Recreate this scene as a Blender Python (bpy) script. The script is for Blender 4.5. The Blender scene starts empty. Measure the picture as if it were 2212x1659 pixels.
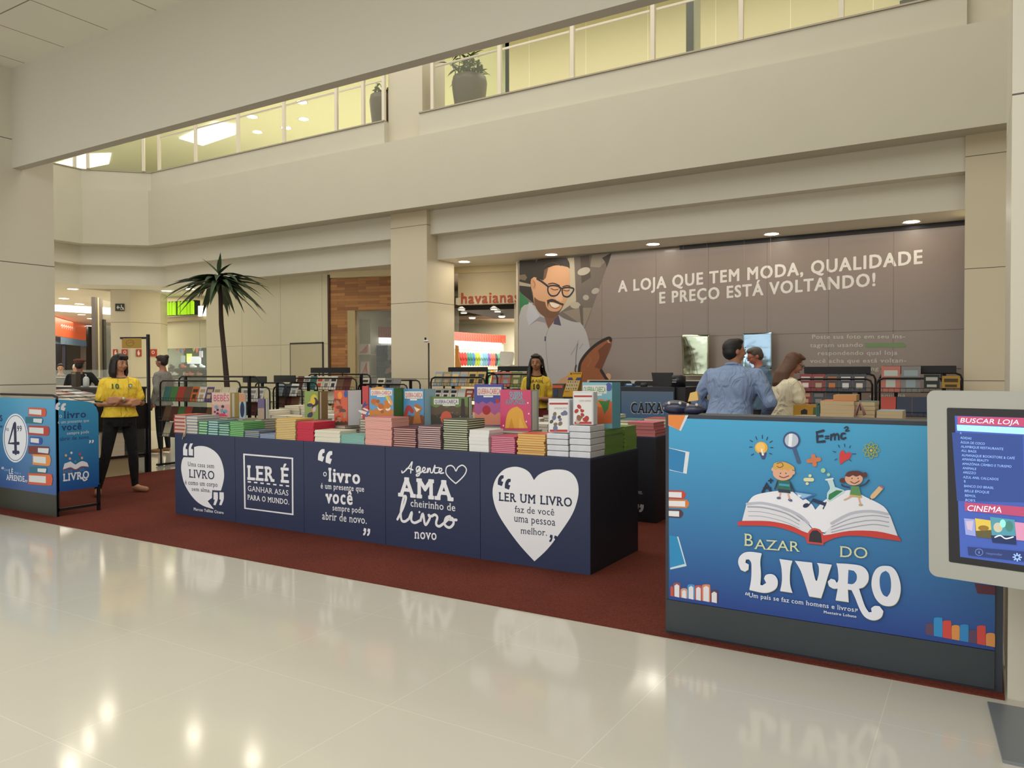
import bpy, bmesh, math, random
from mathutils import Vector, Matrix
random.seed(7)
SC = bpy.context.scene
COL = SC.collection

# ------------------------------------------------------------------ camera
FPX = 1669.7; CAMH = 1.42
_yaw, _pit, _rol = [math.radians(a) for a in (31.405, -1.003, -0.1815)]
CF = Vector((-math.sin(_yaw)*math.cos(_pit), math.cos(_yaw)*math.cos(_pit), math.sin(_pit)))
_r = Vector((math.cos(_yaw), math.sin(_yaw), 0)); _u = _r.cross(CF)
CR = _r*math.cos(_rol) + _u*math.sin(_rol); CU = -_r*math.sin(_rol) + _u*math.cos(_rol)
CO = Vector((0, 0, CAMH))
cd = bpy.data.cameras.new('camera'); cam = bpy.data.objects.new('camera', cd); COL.objects.link(cam)
cd.sensor_width = 36; cd.lens = FPX/2212*36; cd.clip_start = 0.05; cd.clip_end = 200
cam.matrix_world = Matrix(((CR.x, CU.x, -CF.x, 0), (CR.y, CU.y, -CF.y, 0), (CR.z, CU.z, -CF.z, CAMH), (0, 0, 0, 1)))
SC.camera = cam
# ------------------------------------------------------------------ world, lamps, exposure
w = bpy.data.worlds.new('world'); SC.world = w; w.use_nodes = True
w.node_tree.nodes['Background'].inputs[0].default_value = (1.0, 0.978, 0.925, 1)
w.node_tree.nodes['Background'].inputs[1].default_value = 1.25
SC.view_settings.view_transform = 'Standard'; SC.view_settings.look = 'None'
SC.view_settings.exposure = 0.0; SC.view_settings.gamma = 1.0
SC.view_settings.use_curve_mapping = False
def area(name, loc, size, power, col=(1, .9, .74), rot=(0, 0, 0), sy=None):
    l = bpy.data.lights.new(name, 'AREA'); l.energy = power; l.color = col
    l.shape = 'RECTANGLE'; l.size = size; l.size_y = sy or size
    o = bpy.data.objects.new(name, l); COL.objects.link(o); o.location = loc; o.rotation_euler = rot
    return o
area('skylight_lamp', (-7, 7.2, 10.3), 12, 420, (1, .955, .88), sy=4.5)
area('hall_ceiling_lamp', (-4, -1.2, 4.55), 9, 400, (.97, .98, .96), sy=5)
area('gallery_lamp', (-6, 12.6, 8.4), 12, 140, (1, .95, .83), sy=1.6)
area('gallery_lamp', (-15, 17.5, 8.4), 9, 550, (1, .95, .80), sy=7)
area('arcade_lamp', (-3.8, 11.0, 3.31), 8, 45, (1, .90, .76), sy=.5)
area('arcade_lamp', (-21, 10.5, 3.30), 6, 420, (1, .88, .72), sy=8)
area('shop_lamp', (-8.3, 13.9, 2.50), 2.0, 130, (1, .95, .88), sy=2)
area('arcade_lamp', (-14, 12.4, 3.30), 3, 60, (1, .92, .78), sy=1)
area('arcade_lamp', (-27, 14, 3.30), 5, 300, (1, .9, .76), sy=5)
area('shop_lamp', (-16.6, 13.9, 2.58), 2.6, 210, (.95, 1, 1), sy=2)

# ------------------------------------------------------------------ back-projection of photo pixels to planes in the room
def ray(px, py): return CF + CR*((px-1106)/FPX) - CU*((py-829.5)/FPX)
def PY(px, py, Y): d = ray(px, py); return CO + d*(Y/d.y)
def PX(px, py, X): d = ray(px, py); return CO + d*(X/d.x)
def PZ(px, py, Z=0): d = ray(px, py); return CO + d*((Z-CAMH)/d.z)
def PT(px, py, t): return CO + ray(px, py)*t

# ------------------------------------------------------------------ materials
MATS = {}
def lin(c):
    c = c.lstrip('#'); v = [int(c[i:i+2], 16)/255 for i in (0, 2, 4)]
    return tuple(x/12.92 if x <= .04045 else ((x+.055)/1.055)**2.4 for x in v) + (1,)
def mat(col, rough=.6, metal=0, emit=0, spec=None, alpha=None, noise=0, nscale=30, trans=0, coat=0):
    k = (col, rough, metal, emit, spec, alpha, noise, nscale, trans, coat)
    if k in MATS: return MATS[k]
    m = bpy.data.materials.new('surface_' + col.lstrip('#')); m.use_nodes = True
    nt = m.node_tree; b = nt.nodes['Principled BSDF']; c = lin(col)
    b.inputs['Base Color'].default_value = c; b.inputs['Roughness'].default_value = rough
    b.inputs['Metallic'].default_value = metal
    if spec is not None: b.inputs['Specular IOR Level'].default_value = spec
    if coat: b.inputs['Coat Weight'].default_value = coat; b.inputs['Coat Roughness'].default_value = .1
    if emit: b.inputs['Emission Color'].default_value = c; b.inputs['Emission Strength'].default_value = emit
    if trans: b.inputs['Transmission Weight'].default_value = trans; b.inputs['IOR'].default_value = 1.05
    if alpha is not None: b.inputs['Alpha'].default_value = alpha
    if noise:
        tc = nt.nodes.new('ShaderNodeTexCoord'); n = nt.nodes.new('ShaderNodeTexNoise'); n.inputs['Scale'].default_value = nscale
        n.inputs['Detail'].default_value = 4
        mx = nt.nodes.new('ShaderNodeMix'); mx.data_type = 'RGBA'
        mx.inputs['A'].default_value = tuple(x*(1-noise) for x in c[:3]) + (1,)
        mx.inputs['B'].default_value = tuple(min(1, x*(1+noise)) for x in c[:3]) + (1,)
        nt.links.new(tc.outputs['Object'], n.inputs['Vector']); nt.links.new(n.outputs['Fac'], mx.inputs['Factor'])
        nt.links.new(mx.outputs['Result'], b.inputs['Base Color'])
    MATS[k] = m; return m
def M_(x, **k): return mat(x, **k) if isinstance(x, str) else x

# ------------------------------------------------------------------ objects, parts, labels
def tag(o, label=None, cat=None, group=None, kind=None):
    if label: o['label'] = label
    if cat: o['category'] = cat
    if group: o['group'] = group
    if kind: o['kind'] = kind
    return o
def thing(name, label, cat, loc=(0, 0, 0), rz=0, group=None):
    o = bpy.data.objects.new(name, None); COL.objects.link(o); o.empty_display_size = .1
    o.location = loc; o.rotation_euler = (0, 0, rz); o.rotation_mode = 'XYZ'
    return tag(o, label, cat, group)
def l2w(o):
    m = Matrix.Translation(o.location) @ o.rotation_euler.to_matrix().to_4x4()
    return l2w(o.parent) @ m if o.parent else m

class MB:
    """collects faces; build() links them as ONE mesh object"""
    def __init__(s): s.v = []; s.f = []; s.m = []; s.mats = []; s.sm = []
    def mi(s, m):
        m = M_(m)
        if m not in s.mats: s.mats.append(m)
        return s.mats.index(m)
    def add(s, vs, fs, m, smooth=False):
        n = len(s.v); s.v += [Vector(p) for p in vs]; k = s.mi(m)
        for f in fs: s.f.append([n+i for i in f]); s.m.append(k); s.sm.append(smooth)
        return s
    def box(s, x0, x1, y0, y1, z0, z1, m, T=None):
        vs = [Vector((x, y, z)) for z in (z0, z1) for x, y in ((x0, y0), (x1, y0), (x1, y1), (x0, y1))]
        if T is not None: vs = [T @ v for v in vs]
        return s.add(vs, [(3, 2, 1, 0), (4, 5, 6, 7), (0, 1, 5, 4), (1, 2, 6, 5), (2, 3, 7, 6), (3, 0, 4, 7)], m)
    def prism(s, pts, z0, z1, m):
        n = len(pts); vs = [(x, y, z0) for x, y in pts] + [(x, y, z1) for x, y in pts]
        return s.add(vs, [tuple(range(n-1, -1, -1)), tuple(range(n, 2*n))] + [(i, (i+1) % n, n+(i+1) % n, n+i) for i in range(n)], m)
    def slab(s, pts, nrm, th, m):
        """closed polygon of 3D points, thickened along nrm"""
        n = len(pts); nv = Vector(nrm)*th; vs = [Vector(p) for p in pts] + [Vector(p)+nv for p in pts]
        return s.add(vs, [tuple(range(n-1, -1, -1)), tuple(range(n, 2*n))] + [(i, (i+1) % n, n+(i+1) % n, n+i) for i in range(n)], m)
    def tube(s, pts, r, m, n=8, cap=True, ell=None):
        pts = [Vector(p) for p in pts]; rs = r if isinstance(r, (list, tuple)) else [r]*len(pts)
        base = len(s.v); vs = []; prev = None
        for i, p in enumerate(pts):
            a = pts[max(i-1, 0)]; b = pts[min(i+1, len(pts)-1)]; d = (b-a).normalized()
            if prev is None:
                x = d.orthogonal().normalized()
            else:
                x = (prev - d*prev.dot(d))
                x = x.normalized() if x.length > 1e-6 else d.orthogonal().normalized()
            prev = x; y = d.cross(x)
            for k in range(n):
                t = 2*math.pi*k/n; vs.append(p + (x*math.cos(t) + y*math.sin(t))*rs[i])
        fs = [(i*n+k, i*n+(k+1) % n, (i+1)*n+(k+1) % n, (i+1)*n+k) for i in range(len(pts)-1) for k in range(n)]
        if cap: fs += [tuple(range(n-1, -1, -1)), tuple((len(pts)-1)*n+k for k in range(n))]
        return s.add(vs, fs, m, True)
    def lathe(s, prof, m, c=(0, 0, 0), n=24, sm=True, cap=True):
        vs = []; c = Vector(c)
        for r, z in prof:
            for k in range(n):
                t = 2*math.pi*k/n; vs.append(c + Vector((r*math.cos(t), r*math.sin(t), z)))
        L = len(prof)
        fs = [(i*n+k, i*n+(k+1) % n, (i+1)*n+(k+1) % n, (i+1)*n+k) for i in range(L-1) for k in range(n)]
        if cap: fs += [tuple(range(n-1, -1, -1)), tuple((L-1)*n+k for k in range(n))]
        return s.add(vs, fs, m, sm)
    def ball(s, c, rx, ry, rz, m, n=16, T=None):
        vs = []; L = n//2
        for i in range(L+1):
            a = math.pi*(i+.0)/L
            for k in range(n):
                t = 2*math.pi*k/n; p = Vector((rx*math.sin(a)*math.cos(t), ry*math.sin(a)*math.sin(t), rz*math.cos(a)))
                vs.append((T @ p if T is not None else p) + Vector(c))
        fs = [(i*n+k, (i+1)*n+k, (i+1)*n+(k+1) % n, i*n+(k+1) % n) for i in range(L) for k in range(n)]
        return s.add(vs, fs, m, True)
    def loft(s, rings, m, n=16, cap=True):
        """rings: (cx,cy,cz, rx, ry) ellipses in horizontal planes"""
        vs = []
        for cx, cy, cz, rx, ry in rings:
            for k in range(n):
                t = 2*math.pi*k/n; vs.append(Vector((cx+rx*math.cos(t), cy+ry*math.sin(t), cz)))
        L = len(rings)
        fs = [(i*n+k, i*n+(k+1) % n, (i+1)*n+(k+1) % n, (i+1)*n+k) for i in range(L-1) for k in range(n)]
        if cap: fs += [tuple(range(n-1, -1, -1)), tuple((L-1)*n+k for k in range(n))]
        return s.add(vs, fs, m, True)
    def build(s, name, parent=None, world=False, origin=None, label=None, cat=None, group=None, kind=None, bevel=0, fix=True):
        me = bpy.data.meshes.new(name); vs = s.v
        loc = Vector((0, 0, 0))
        if parent is not None:
            if world:
                inv = l2w(parent).inverted(); vs = [inv @ v for v in vs]
        else:
            if origin is None:
                xs = [v.x for v in vs]; ys = [v.y for v in vs]; zs = [v.z for v in vs]
                origin = ((min(xs)+max(xs))/2, (min(ys)+max(ys))/2, min(zs))
            loc = Vector(origin); vs = [v-loc for v in vs]
        me.from_pydata([tuple(v) for v in vs], [], s.f)
        for mt in s.mats: me.materials.append(mt)
        me.polygons.foreach_set('material_index', s.m); me.polygons.foreach_set('use_smooth', s.sm)
        if fix:
            bm = bmesh.new(); bm.from_mesh(me); bmesh.ops.remove_doubles(bm, verts=bm.verts, dist=1e-6)
            bmesh.ops.recalc_face_normals(bm, faces=bm.faces); bm.to_mesh(me); bm.free()
        me.update()
        o = bpy.data.objects.new(name, me); COL.objects.link(o); o.location = loc
        if parent is not None: o.parent = parent
        if bevel:
            b = o.modifiers.new('bevel', 'BEVEL'); b.width = bevel; b.segments = 2; b.limit_method = 'ANGLE'
        return tag(o, label, cat, group, kind)

def copy_tree(o, parent=None):
    c = o.copy(); COL.objects.link(c)
    if parent is not None: c.parent = parent
    for ch in list(o.children): copy_tree(ch, c)
    return c

# ------------------------------------------------------------------ lettering
_tc = {}
def glyphs(txt, bold=0.0, slab=0.0, shear=0.0, cap=True):
    """flat triangulated lettering in 2D, with slab serifs added at the flat stem ends; returns verts, faces, width, cap height"""
    k = (txt, bold, slab, shear)
    if k in _tc: return _tc[k]
    cu = bpy.data.curves.new('t', 'FONT'); cu.body = txt; cu.size = 1;  cu.resolution_u = 3; cu.fill_mode = 'FRONT'; cu.shear = 0
    cu.space_character = 1 + bold*5 + slab*1.6
    ob = bpy.data.objects.new('t', cu); COL.objects.link(ob)
    dg = bpy.context.evaluated_depsgraph_get(); me = bpy.data.meshes.new_from_object(ob.evaluated_get(dg))
    V = [(v.co.x, v.co.y, 0) for v in me.vertices]; Fc = [tuple(p.vertices) for p in me.polygons]
    if slab:
        from collections import Counter
        ec = Counter()
        for p in me.polygons:
            for e in p.edge_keys: ec[e] += 1
        th = .050 + bold*1.6
        for e, c in ec.items():
            if c != 1: continue
            (x0, y0, _), (x1, y1, _) = V[e[0]], V[e[1]]
            if abs(y0-y1) > 1e-4 or abs(x0-x1) < .03+bold*1.0: continue
            lo = abs(y0) < .012; hi = min(abs(y0-h) for h in CAPS) < .02
            if not (lo or hi): continue
            a, b = sorted((x0, x1)); y = y0; dy = th if lo else -th
            n = len(V); dz = .00003 + .00001*(n//4 % 6); V += [(a-slab, y, dz), (b+slab, y, dz), (b+slab, y+dy, dz), (a-slab, y+dy, dz)]; Fc.append((n, n+1, n+2, n+3))
    bpy.data.objects.remove(ob); bpy.data.curves.remove(cu); bpy.data.meshes.remove(me)
    if shear: V = [(x+shear*y, y, z) for x, y, z in V]
    if bold:
        V2 = []; F2 = []
        for i, f in enumerate(Fc):
            n = len(V2); V2 += [(V[j][0], V[j][1], V[j][2] + .000008*(i % 9)) for j in f]; F2.append(tuple(range(n, n+len(f))))
        V, Fc = V2, F2
        r = bold
        if r > .001:
            V2 = list(V); F2 = list(Fc)
            for q, (sx, sy) in enumerate(((-1, -.4), (1, -.4), (-1, .4), (1, .4), (0, -.7), (0, .7), (-.5, -.7), (.5, .7))):
                n = len(V2); V2 += [(x+sx*r, y+sy*r, z+.00001*(q+1)) for x, y, z in V]; F2 += [tuple(j+n for j in f) for f in Fc]
            V, Fc = V2, F2
    xs = [v[0] for v in V] or [0, 1]
    _tc[k] = (V, Fc, min(xs), max(xs)); return _tc[k]
CAPS = [.73]
def _measure():
    out = []
    for ch in 'Hxl':
        V, Fc, a, b = glyphs(ch); out.append(max(v[1] for v in V))
    return out
CAPH, XH, ASC = _measure(); CAPS = [CAPH, XH, ASC]

class Art:
    """a printed surface: flat shapes placed on a plane (photo pixels are projected onto that plane)"""
    def __init__(s, origin, u, v, n, view=(0, 0, 1), step=.00004, base=.0010):
        s.o = Vector(origin); s.u = Vector(u).normalized(); s.n = Vector(n).normalized(); s.vv = Vector(v).normalized()
        s.view = view; s.k = 0; s.step = step; s.base = base; s.mb = MB()
    def uv(s, p):
        x = s.view[0] + p[0]*s.view[2]; y = s.view[1] + p[1]*s.view[2]
        d = ray(x, y); t = (s.o-CO).dot(s.n)/d.dot(s.n); q = CO + d*t - s.o
        return (q.dot(s.u), q.dot(s.vv))
    def w(s, uv): return s.o + s.u*uv[0] + s.vv*uv[1] + s.n*(s.base + s.k*s.step + (uv[2] if len(uv) > 2 else 0))
    def raw(s, uvs, faces, col):
        m = M_(col, rough=.55) if isinstance(col, str) else col
        s.mb.add([s.w(q) for q in uvs], faces, m); s.k += 1; return s
    def poly(s, pts, col):
        q = [s.uv(p) for p in pts]
        if len(q) >= 7: q = soften(q)
        return s.raw(q, [tuple(range(len(q)))], col)
    def polyuv(s, q, col): return s.raw(q, [tuple(range(len(q)))], col)
    def rectuv(s, x0, x1, y0, y1, col): return s.polyuv([(x0, y0), (x1, y0), (x1, y1), (x0, y1)], col)
    def ell(s, c, rx, ry, col, rot=0, n=28):
        a = math.radians(rot); pts = []
        for i in range(n):
            t = 2*math.pi*i/n; x = rx*math.cos(t); y = ry*math.sin(t)
            pts.append((c[0]+x*math.cos(a)-y*math.sin(a), c[1]+x*math.sin(a)+y*math.cos(a)))
        return s.poly(pts, col)
    def ring(s, c, rx, ry, wd, col, n=36):
        q = [s.uv((c[0]+r1*math.cos(2*math.pi*i/n), c[1]+r2*math.sin(2*math.pi*i/n))) for r1, r2 in ((rx, ry), (rx-wd, ry-wd)) for i in range(n)]
        return s.raw(q, [(i, (i+1) % n, n+(i+1) % n, n+i) for i in range(n)], col)
    def stroke(s, pts, wd, col, closed=False, smooth=True, uv=False):
        """wd in metres (or list)"""
        q = [Vector(p) if uv else Vector(s.uv(p)) for p in pts]
        if smooth and len(q) > 2: q = crom(q, closed)
        elif closed: q.append(q[0])
        n = len(q); ws = wd if isinstance(wd, (list, tuple)) else None
        vs = []; fs = []
        for i in range(n):
            a = q[max(i-1, 0)]; b = q[min(i+1, n-1)]
            if closed and i == 0: a = q[-2]
            if closed and i == n-1: b = q[1]
            d = (b-a); d = d.normalized() if d.length > 1e-9 else Vector((1, 0)); p = Vector((-d.y, d.x))
            if ws: t = i/(n-1)*(len(ws)-1); j = min(int(t), len(ws)-2); ww = ws[j]*(1-(t-j)) + ws[j+1]*(t-j)
            else: ww = wd
            z = .0001*i/n; vs += [tuple(q[i]+p*ww/2)+(z,), tuple(q[i]-p*ww/2)+(z,)]
            if i: fs.append((2*i-2, 2*i-1, 2*i+1, 2*i))
        if not closed:
            for e, f, k2 in ((q[0], q[1], 0), (q[-1], q[-2], -1)):
                ww = (ws[k2] if ws else wd)/2; b0 = len(vs); a0 = math.atan2(e.y-f.y, e.x-f.x) - math.pi/2
                vs += [(e.x+ww*math.cos(a0+math.pi*j/6), e.y+ww*math.sin(a0+math.pi*j/6), 0 if k2 == 0 else .0001) for j in range(7)]; fs.append(tuple(range(b0, b0+7)))
        s.k += 2; return s.raw(vs, fs, col)
    def text(s, t, L, R, h, col, bold=0, slab=0, shear=0, xh=False, uv=False):
        """baseline from pixel L to pixel R, capital height h pixels (in this view)"""
        a = Vector(L) if uv else Vector(s.uv(L)); b = Vector(R) if uv else Vector(s.uv(R))
        H = h if uv else (Vector(s.uv((L[0], L[1]-h))) - a).length
        V, Fc, x0, x1 = glyphs(t, bold, slab, shear); d = b-a; W = d.length; d.normalize(); p = Vector((-d.y, d.x))
        if not uv: p = Vector((0, 1)) if abs(d.y) < .35 else p
        k = H/(XH if xh else CAPH); s.k += 3
        return s.raw([tuple(a + d*((x-x0)/(x1-x0)*W) + p*(y*k)) + (z,) for x, y, z in V], Fc, col)
    def build(s, name, parent, label=None, **k):
        return s.mb.build(name, parent, world=parent is not None, label=label, fix=False, **k)
def crom(q, closed=False, n=5):
    P = list(q); out = []
    if closed: P = [q[-1]] + P + [q[0], q[1]]
    else: P = [q[0]] + P + [q[-1]]
    for i in range(1, len(P)-2):
        for k in range(n):
            t = k/n; a, b, c, d = P[i-1], P[i], P[i+1], P[i+2]
            out.append(.5*((2*b) + (c-a)*t + (2*a-5*b+4*c-d)*t*t + (3*b-a-3*c+d)*t**3))
    out.append(P[-2]); return out
def soften(q, lim=48):
    """round an outline between its real corners"""
    n = len(q); P = [Vector(p) for p in q]; cor = []
    for i in range(n):
        a = P[i]-P[i-1]; b = P[(i+1) % n]-P[i]
        if a.length < 1e-7 or b.length < 1e-7 or math.degrees(a.angle(b)) > lim: cor.append(i)
    if not cor: return [tuple(v) for v in crom(P, True, 4)[:-1]]
    out = []
    for k, c in enumerate(cor):
        e = cor[(k+1) % len(cor)]; e += n if e <= c else 0
        seg = [P[j % n] for j in range(c, e+1)]
        out += [tuple(v) for v in (crom(seg, False, 4) if len(seg) > 2 else seg)][:-1]
    return out
ART_Y = lambda Y, view: Art((0, Y, 0), (1, 0, 0), (0, 0, 1), (0, -1, 0), view)
WHITE = '#e4e4e8'
# ================================================================== building shell
WALLC = mat('#c9c4b2', rough=.55, noise=.03, nscale=2)
WALLG = mat('#c9c2ac', rough=.5, noise=.03, nscale=2)
NEARC = mat('#bfbaab', rough=.6, noise=.02, nscale=1.5)
CEILC = mat('#e4dcc8', rough=.7)
def grooved(name, col, lines, wd=.008, axis_scale=(1, 1), rough=.5, dark='#5a5548', coat=0, noise=.03, off=(0, 0), axes='XY', mixf=1):
    """surface with thin joint lines every lines[0] / lines[1] metres"""
    m = bpy.data.materials.new(name); m.use_nodes = True; nt = m.node_tree; b = nt.nodes['Principled BSDF']; b.inputs['Roughness'].default_value = rough
    g = nt.nodes.new('ShaderNodeNewGeometry'); sp = nt.nodes.new('ShaderNodeSeparateXYZ'); nt.links.new(g.outputs['Position'], sp.inputs[0])
    outs = []
    def mth(op, a, bb=None):
        n = nt.nodes.new('ShaderNodeMath'); n.operation = op
        if isinstance(a, (int, float)): n.inputs[0].default_value = a
        else: nt.links.new(a, n.inputs[0])
        if bb is not None:
            if isinstance(bb, (int, float)): n.inputs[1].default_value = bb
            else: nt.links.new(bb, n.inputs[1])
        return n.outputs[0]
    for i, ax in enumerate(axes):
        if not lines[i]: continue
        v = mth('ADD', sp.outputs[ax], off[i]+100*lines[i]); v = mth('MODULO', v, lines[i]); outs.append(mth('LESS_THAN', v, wd))
    f = outs[0] if len(outs) == 1 else mth('MAXIMUM', outs[0], outs[1])
    f = mth('MULTIPLY', f, mixf)
    n = nt.nodes.new('ShaderNodeTexNoise'); n.inputs['Scale'].default_value = 1.3; nt.links.new(g.outputs['Position'], n.inputs['Vector'])
    c = lin(col); m1 = nt.nodes.new('ShaderNodeMix'); m1.data_type = 'RGBA'
    m1.inputs['A'].default_value = tuple(x*(1-noise) for x in c[:3])+(1,); m1.inputs['B'].default_value = tuple(x*(1+noise) for x in c[:3])+(1,)
    nt.links.new(n.outputs['Fac'], m1.inputs['Factor'])
    m2 = nt.nodes.new('ShaderNodeMix'); m2.data_type = 'RGBA'; nt.links.new(f, m2.inputs['Factor']); nt.links.new(m1.outputs['Result'], m2.inputs['A'])
    m2.inputs['B'].default_value = lin(dark); nt.links.new(m2.outputs['Result'], b.inputs['Base Color'])
    if coat: b.inputs['Coat Weight'].default_value = coat; b.inputs['Coat Roughness'].default_value = .04
    return m
FLOORM = grooved('polished_floor', '#bfbaad', (.9, .9), wd=.004, rough=.10, dark='#e9e2cf', noise=.04, off=(.35, .2), mixf=.3)
TILE = grooved('ceiling_tile', '#dcd8ca', (.745, .745), wd=.012, rough=.8, dark='#7d7868', off=(7.049, -3.571))
COLM = grooved('column_panel', '#d6cbb0', (1.3,), wd=.008, rough=.45, dark='#4e4a40', off=(.02,), axes='Z')
NEARCOL = grooved('near_column_panel', '#c9c3b2', (1.3,), wd=.008, rough=.4, dark='#4e4a40', off=(.02,), axes='Z')
FABRIC_RED = None
def carpet_mat():
    m = bpy.data.materials.new('carpet_pile'); m.use_nodes = True; nt = m.node_tree; b = nt.nodes['Principled BSDF']; b.inputs['Roughness'].default_value = .95
    b.inputs['Specular IOR Level'].default_value = .1
    g = nt.nodes.new('ShaderNodeNewGeometry'); n = nt.nodes.new('ShaderNodeTexNoise'); n.inputs['Scale'].default_value = 90; n.inputs['Detail'].default_value = 5
    n2 = nt.nodes.new('ShaderNodeTexNoise'); n2.inputs['Scale'].default_value = 1.2
    nt.links.new(g.outputs['Position'], n.inputs['Vector']); nt.links.new(g.outputs['Position'], n2.inputs['Vector'])
    a = nt.nodes.new('ShaderNodeMath'); a.operation = 'MULTIPLY_ADD'; nt.links.new(n2.outputs['Fac'], a.inputs[0]); a.inputs[1].default_value = .5; nt.links.new(n.outputs['Fac'], a.inputs[2])
    r = nt.nodes.new('ShaderNodeValToRGB'); r.color_ramp.elements[0].position = .45; r.color_ramp.elements[1].position = .95
    r.color_ramp.elements[0].color = lin('#47221b'); r.color_ramp.elements[1].color = lin('#6a352a')
    nt.links.new(a.outputs[0], r.inputs[0]); nt.links.new(r.outputs[0], b.inputs['Base Color'])
    bp = nt.nodes.new('ShaderNodeBump'); bp.inputs['Strength'].default_value = .25; nt.links.new(n.outputs['Fac'], bp.inputs['Height']); nt.links.new(bp.outputs[0], b.inputs['Normal'])
    return m

def S(name, mb, **k): return mb.build(name, kind='structure', **k)
S('floor', MB().box(-46, 9, -7, 34, -.1, 0, FLOORM))
c = MB().prism([(-8.78, 3.9), (.085, 3.9), (.085, 10.1), (-10.02, 10.1), (-10.02, 4.71), (-8.78, 4.71)], .0005, .008, carpet_mat()).build('carpet', label='dark rusty red carpet laid on the pale floor under the bookstall', cat='carpet')

# offset rings that follow the atrium edge (with the chamfered corner)
PATH = [(-16.25, -6), (-16.25, 9.25), (-15.33, 10.15), (9, 10.15)]
def off(d):
    k = math.tan(math.radians(22.5))*d
    return [(-16.25-d, -6), (-16.25-d, 9.25+k), (-15.33-k, 10.15+d), (9, 10.15+d)]
def ringwall(d0, d1, z0, z1, m, x1=None, xa=None):
    a = off(d0); b = off(d1)[::-1]; mb = MB(); return mb.prism(a+b, z0, z1, m)
S('wall_fascia', ringwall(0, .40, 4.13, 5.295, WALLC))
WALL_LIFTED = mat('#e0dbca', rough=.55, noise=.03, nscale=2)  # wall paint lightened to offset the shade under the fascia overhang
S('trim_1', ringwall(.35, .60, 3.73, 4.13, WALL_LIFTED))
S('trim_2', ringwall(.55, 1.5, 3.325, 3.73, WALL_LIFTED))
# parapet, cut where the pillar stands
PX0, PX1 = -8.81, -8.02
a = off(.10)[:3] + [(PX0, 10.25)]; b = [(PX0, 10.38)] + off(.23)[:3][::-1]
S('wall_parapet', MB().prism(a+b, 5.295, 5.70, WALLC))
S('wall_parapet', MB().box(PX1-.03, -.19, 10.25, 10.38, 5.295, 5.70, WALLC))
CAPM = mat('#a59b86', rough=.3, metal=.4)
S('trim_3', MB().prism(off(.08)[:3] + [(PX0, 10.23)] + [(PX0, 10.38)] + off(.23)[:3][::-1], 5.70, 5.722, CAPM))
S('trim_4', MB().box(PX1-.03, -.19, 10.23, 10.38, 5.70, 5.722, CAPM))
# pillars
S('wall_pillar', MB().box(PX0, PX1, 10.4, 11.18, 0, 4.2, COLM))
S('wall_pillar', MB().box(PX0, PX1-.05, 10.36, 11.0, 5.2, 8.6, WALLG))
S('wall_pillar', MB().box(-.20, .62, 10.45, 11.2, 0, 4.2, COLM))
S('wall_pillar', MB().box(-1.6, .62, 10.27, 11.0, 5.2, 8.6, WALLG) if 0 else MB().box(-.19, 4, 10.33, 11.0, 5.2, 8.6, WALLG))
p = [PT(239, 694, 18.2), PT(281.5, 694, 18.2), PT(346.5, 696, 18.7)]
q = [(v.x, v.y) for v in p]; S('wall_pillar', MB().prism(q + [(q[2][0]-.45, q[2][1]+.5), (q[0][0]-.5, q[0][1]+.5)], 0, 3.35, COLM))
S('wall_column_left', MB().box(-9.8, -8.8, 3.86, 4.69, 0, 4.63, NEARCOL))
S('wall_column_right', MB().box(.095, 1.0, 3.93, 4.9, 0, 5.6, NEARCOL))
# ceilings
S('ceiling', MB().box(-15.6, 9, 11.62, 34, 3.326, 3.6, CEILC))
S('ceiling', MB().box(-17.75, -15.5, 11.55, 34, 3.3262, 3.6, CEILC))
S('ceiling', MB().box(-46, -17.7, -6, 34, 3.326, 3.6, CEILC))
S('ceiling', MB().box(-16, 9, -2.5, 4.27, 4.63, 4.9, TILE))
S('wall_beam', MB().box(-16, 9, 4.27, 4.37, 3.58, 5.9, NEARC))
S('ceiling_atrium', MB().box(-17, 9, 4.3, 10.3, 10.6, 10.8, CEILC))
UPCEIL = mat('#cdd0b0', rough=.8)
S('ceiling_upper', MB().box(-46, 9, 10.9, 34, 8.6, 8.8, UPCEIL))
S('floor_upper', MB().box(-46, 9, 10.6, 34, 5.3, 5.55, CEILC))
UPW = grooved('upper_wall_panel', '#d8d0a6', (1.35, 0), wd=.012, rough=.5, dark='#f4f0d0', off=(.3, 0), axes='XZ')
UPW2 = mat('#d6cc94', rough=.5)
S('wall_upper_back', MB().box(-9.0, 9, 14.5, 14.7, 5.55, 8.6, UPW))
S('trim_5', MB().box(-9.0, 9, 14.47, 14.5, 6.62, 6.64, '#f0ead0'))
S('wall_upper_left', MB().box(-9.1, -8.9, 14.5, 30, 5.55, 8.6, mat('#a9b48c', rough=.5)))
S('wall_upper_far', MB().box(-46, -9, 30, 30.2, 5.5, 8.6, mat('#b9c29a', rough=.6)))
S('wall_upper_side', MB().box(-24, -19.6, 20.5, 20.7, 5.5, 8.6, mat('#d8d3bd', rough=.6)))
S('wall_atrium_top', MB().box(-17, 9, 10.2, 10.4, 8.6, 10.7, WALLC))
S('wall_far_left', MB().box(-40, -39.8, -6, 34, 0, 8.6, mat('#b9b09c')))
S('wall_far_back', MB().box(-40, 9, 30.2, 30.4, 0, 5.5, mat('#8e8878')))
S('wall_right', MB().box(3.2, 3.4, 4.8, 14, 0, 8.6, WALLG))

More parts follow.
